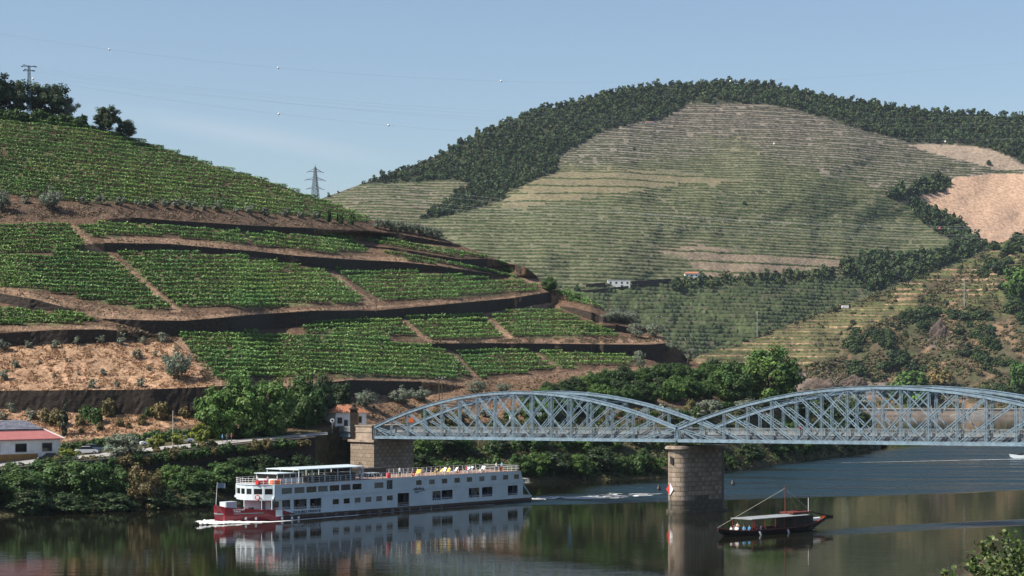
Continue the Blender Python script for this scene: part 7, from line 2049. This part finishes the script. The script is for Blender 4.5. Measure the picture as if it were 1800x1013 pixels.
def build_pylon():
    Y = 1905.0; p = at(554, 350, Y); s = Y / F
    root = empty("power_pylon", p, .35, "steel lattice pylon with three pairs of arms on the far ridge", "pylon")
    H = 60 * s
    lattice(root, H * .93, 7.0, 1.4, 9, .55)
    mb = MB(); mb.bar((0, 0, H * .9), (0, 0, H), .4, .4); mb.build("peak", M['pylon'], root)
    for z, w in ((.80, 6.4), (.56, 8.4), (.30, 7.0)):
        for sd in (-1, 1):
            mb = MB(); e = Vector((sd * w, 0, H * z))
            for yy in (-.8, .8):
                mb.bar((sd * 1.2, yy, H * z), e, .4, .4); mb.bar((sd * 1.2, yy, H * z + 2.6), e, .35, .35)
            a = mb.build("arm", M['pylon'], root)
            mb = MB(); mb.tube([e, e + Vector((sd * .6, 0, -.5)), e + Vector((sd * 2.0, 0, -.7))], .28, 5); mb.build("insulator", M['black'], a)
build_pylon()
def build_ridge_mast():
    Y = float(DL(51, 206)) + 2; p = at(51, 200, Y); s = Y / F; H = 84 * s
    root = empty("lattice_pole", p, .2, "pale lattice power pole among the oaks on the hilltop", "pylon")
    lattice(root, H, 1.3, .55, 13, .16)
    for z, w in ((.99, 1.7), (.90, 1.2)):
        for sd in (-1, 1):
            mb = MB(); mb.bar((0, 0, H * z), (sd * w, 0, H * z - .1), .16, .16); mb.bar((0, 0, H * z), (sd * w * .7, sd * .9, H * z + .2), .14, .14); a = mb.build("arm", M['pylon'], root)
            mb = MB(); mb.tube([(sd * w, 0, H * z), (sd * (w + .5), 0, H * z - .1)], .18, 5); mb.tube([(sd * w * .7, sd * .9, H * z + .2), (sd * (w * .7 + .4), sd * 1.1, H * z + .2)], .16, 5); mb.build("insulator", M['black'], a)
build_ridge_mast()

def cable(pts, Yf, label, balls=(), r=.05):
    """a long span: bearing, elevation and distance of a few points, hung as a smooth curve"""
    xs = np.linspace(pts[0][0], pts[-1][0], 60)
    px = np.array([p[0] for p in pts]); py = np.array([p[1] for p in pts])
    co = np.polyfit(px, py, 2)
    f = lambda x: np.polyval(co, x)
    P = [at(x, float(f(x)), Yf(x)) for x in xs]
    mb = MB(); mb.tube(P, [r * (Yf(x) / 900.0) for x in xs], 4)
    o = mb.build("power_cable", M['cable']); tag(o, label, "cable", "power cables over the valley")
    for x, k in balls:
        p = at(x, float(f(x)), Yf(x)); rr = 2.1 * Yf(x) / F
        b = MB(); b.lathe([(.05 * rr, -rr), (.6 * rr, -.8 * rr), (rr, 0), (.6 * rr, .8 * rr), (.05 * rr, rr)], 10)
        obj("marker_ball", b.mesh("marker_ball", M['ballw'] if k == 0 else M['ballr'], True), o, p)
yl = lambda x: 690 + (x + 200) * 0.36
cable([(-150, 30), (192, 91), (489, 124), (881, 141), (1284, 138), (1900, 100)], yl, "topmost power cable with white marker balls crossing the sky", [(192, 0), (489, 0), (881, 0), (1284, 0)], .022)
cable([(58, 135), (490, 205), (683, 225), (1361, 245), (1662, 249), (1950, 238)], yl, "power cable from the hilltop pole with white marker balls over the far hill", [(58, 0), (490, 0), (683, 0), (1361, 0), (1662, 0)], .022)
for k, (a, b, c) in enumerate(((183, 200, 199), (190, 206, 213), (196, 224, 244), (204, 206, 222))):
    cable([(60, 118 + 4 * k), (600, a), (1150, b + 2), (1900, c)], yl, ("topmost", "second", "third", "lowest")[k] + " thin bare power cable from the hilltop pole over the wooded crest", [], .020)
yr2 = lambda x: 1880 - max(0, x - 556) * 0.42
cable([(556, 305), (890, 352), (1300, 388), (1652, 401), (1900, 402)], yr2, "power cable from the far pylon with a red marker ball over the gully", [(1652, 1)], .02)
for k, (a, b, c, d) in enumerate(((318, 360, 393, 399), (330, 372, 408, 414), (336, 382, 412, 418))):
    cable([(556, a), (890, b), (1500, c), (1900, d)], yr2, ("upper", "middle", "lower")[k] + " bare power cable from the far pylon sagging across the far hill", [], .022)

# road signs seen through the first arch
for x, y, m, lb in ((722, 739, M['orange'], "orange warning board beside the road seen through the first arch"), (948, 729, M['signw'], "small white road sign board seen through the first arch"), (1002, 727, M['signb'], "blue road sign seen through the first arch"), (1165, 717, M['signw'], "white triangular road sign above the first arch's end"), (899, 734, M['signw'], "pale round road sign seen through the first arch")):
    Y = float(interp(HB, x, 2)) - 3; p = at(x, y, Y); gz = at(x, float(interp(HB, x)), Y).z
    root = empty("road_sign", (p.x, p.y, gz), 0, lb, "sign")
    mb = MB(); mb.tube([(0, 0.06, -.5), (0, 0.06, p.z - gz + .4)], .05, 5); mb.build("post", M['pole'], root)
    mb = MB(); h = p.z - gz
    if x == 1165: mb.add([(-.5, 0, h - .4), (.5, 0, h - .4), (0, 0, h + .5), (-.5, -.05, h - .4), (.5, -.05, h - .4), (0, -.05, h + .5)], [(0, 1, 2), (5, 4, 3), (0, 3, 4, 1), (1, 4, 5, 2), (2, 5, 3, 0)])
    else: mb.box(-.55, .55, -.05, 0, h - .5, h + .5)
    mb.build("board", m, root)

# ------------------------------------------------------------------ the air
def build_haze():
    mb = MB(); mb.box(-2600, 2600, -2900, 3400, -7.5, 520)
    m = bpy.data.materials.new("valley_haze"); m.use_nodes = True
    nt = m.node_tree; nt.nodes.clear()
    o = nt.nodes.new("ShaderNodeOutputMaterial"); v = nt.nodes.new("ShaderNodeVolumePrincipled")
    v.inputs["Color"].default_value = (0.72, 0.84, 1.0, 1); v.inputs["Density"].default_value = 0.00003; v.inputs["Anisotropy"].default_value = 0.2
    nt.links.new(v.outputs["Volume"], o.inputs["Volume"])
    tag(mb.build("haze", m), "thin blue haze in the valley air", "haze", kind="stuff")
HAZE = True
if HAZE: build_haze()
print("objects", len(bpy.data.objects), "tris", sum(len(m.loops) - 2 * len(m.polygons) for m in bpy.data.meshes))
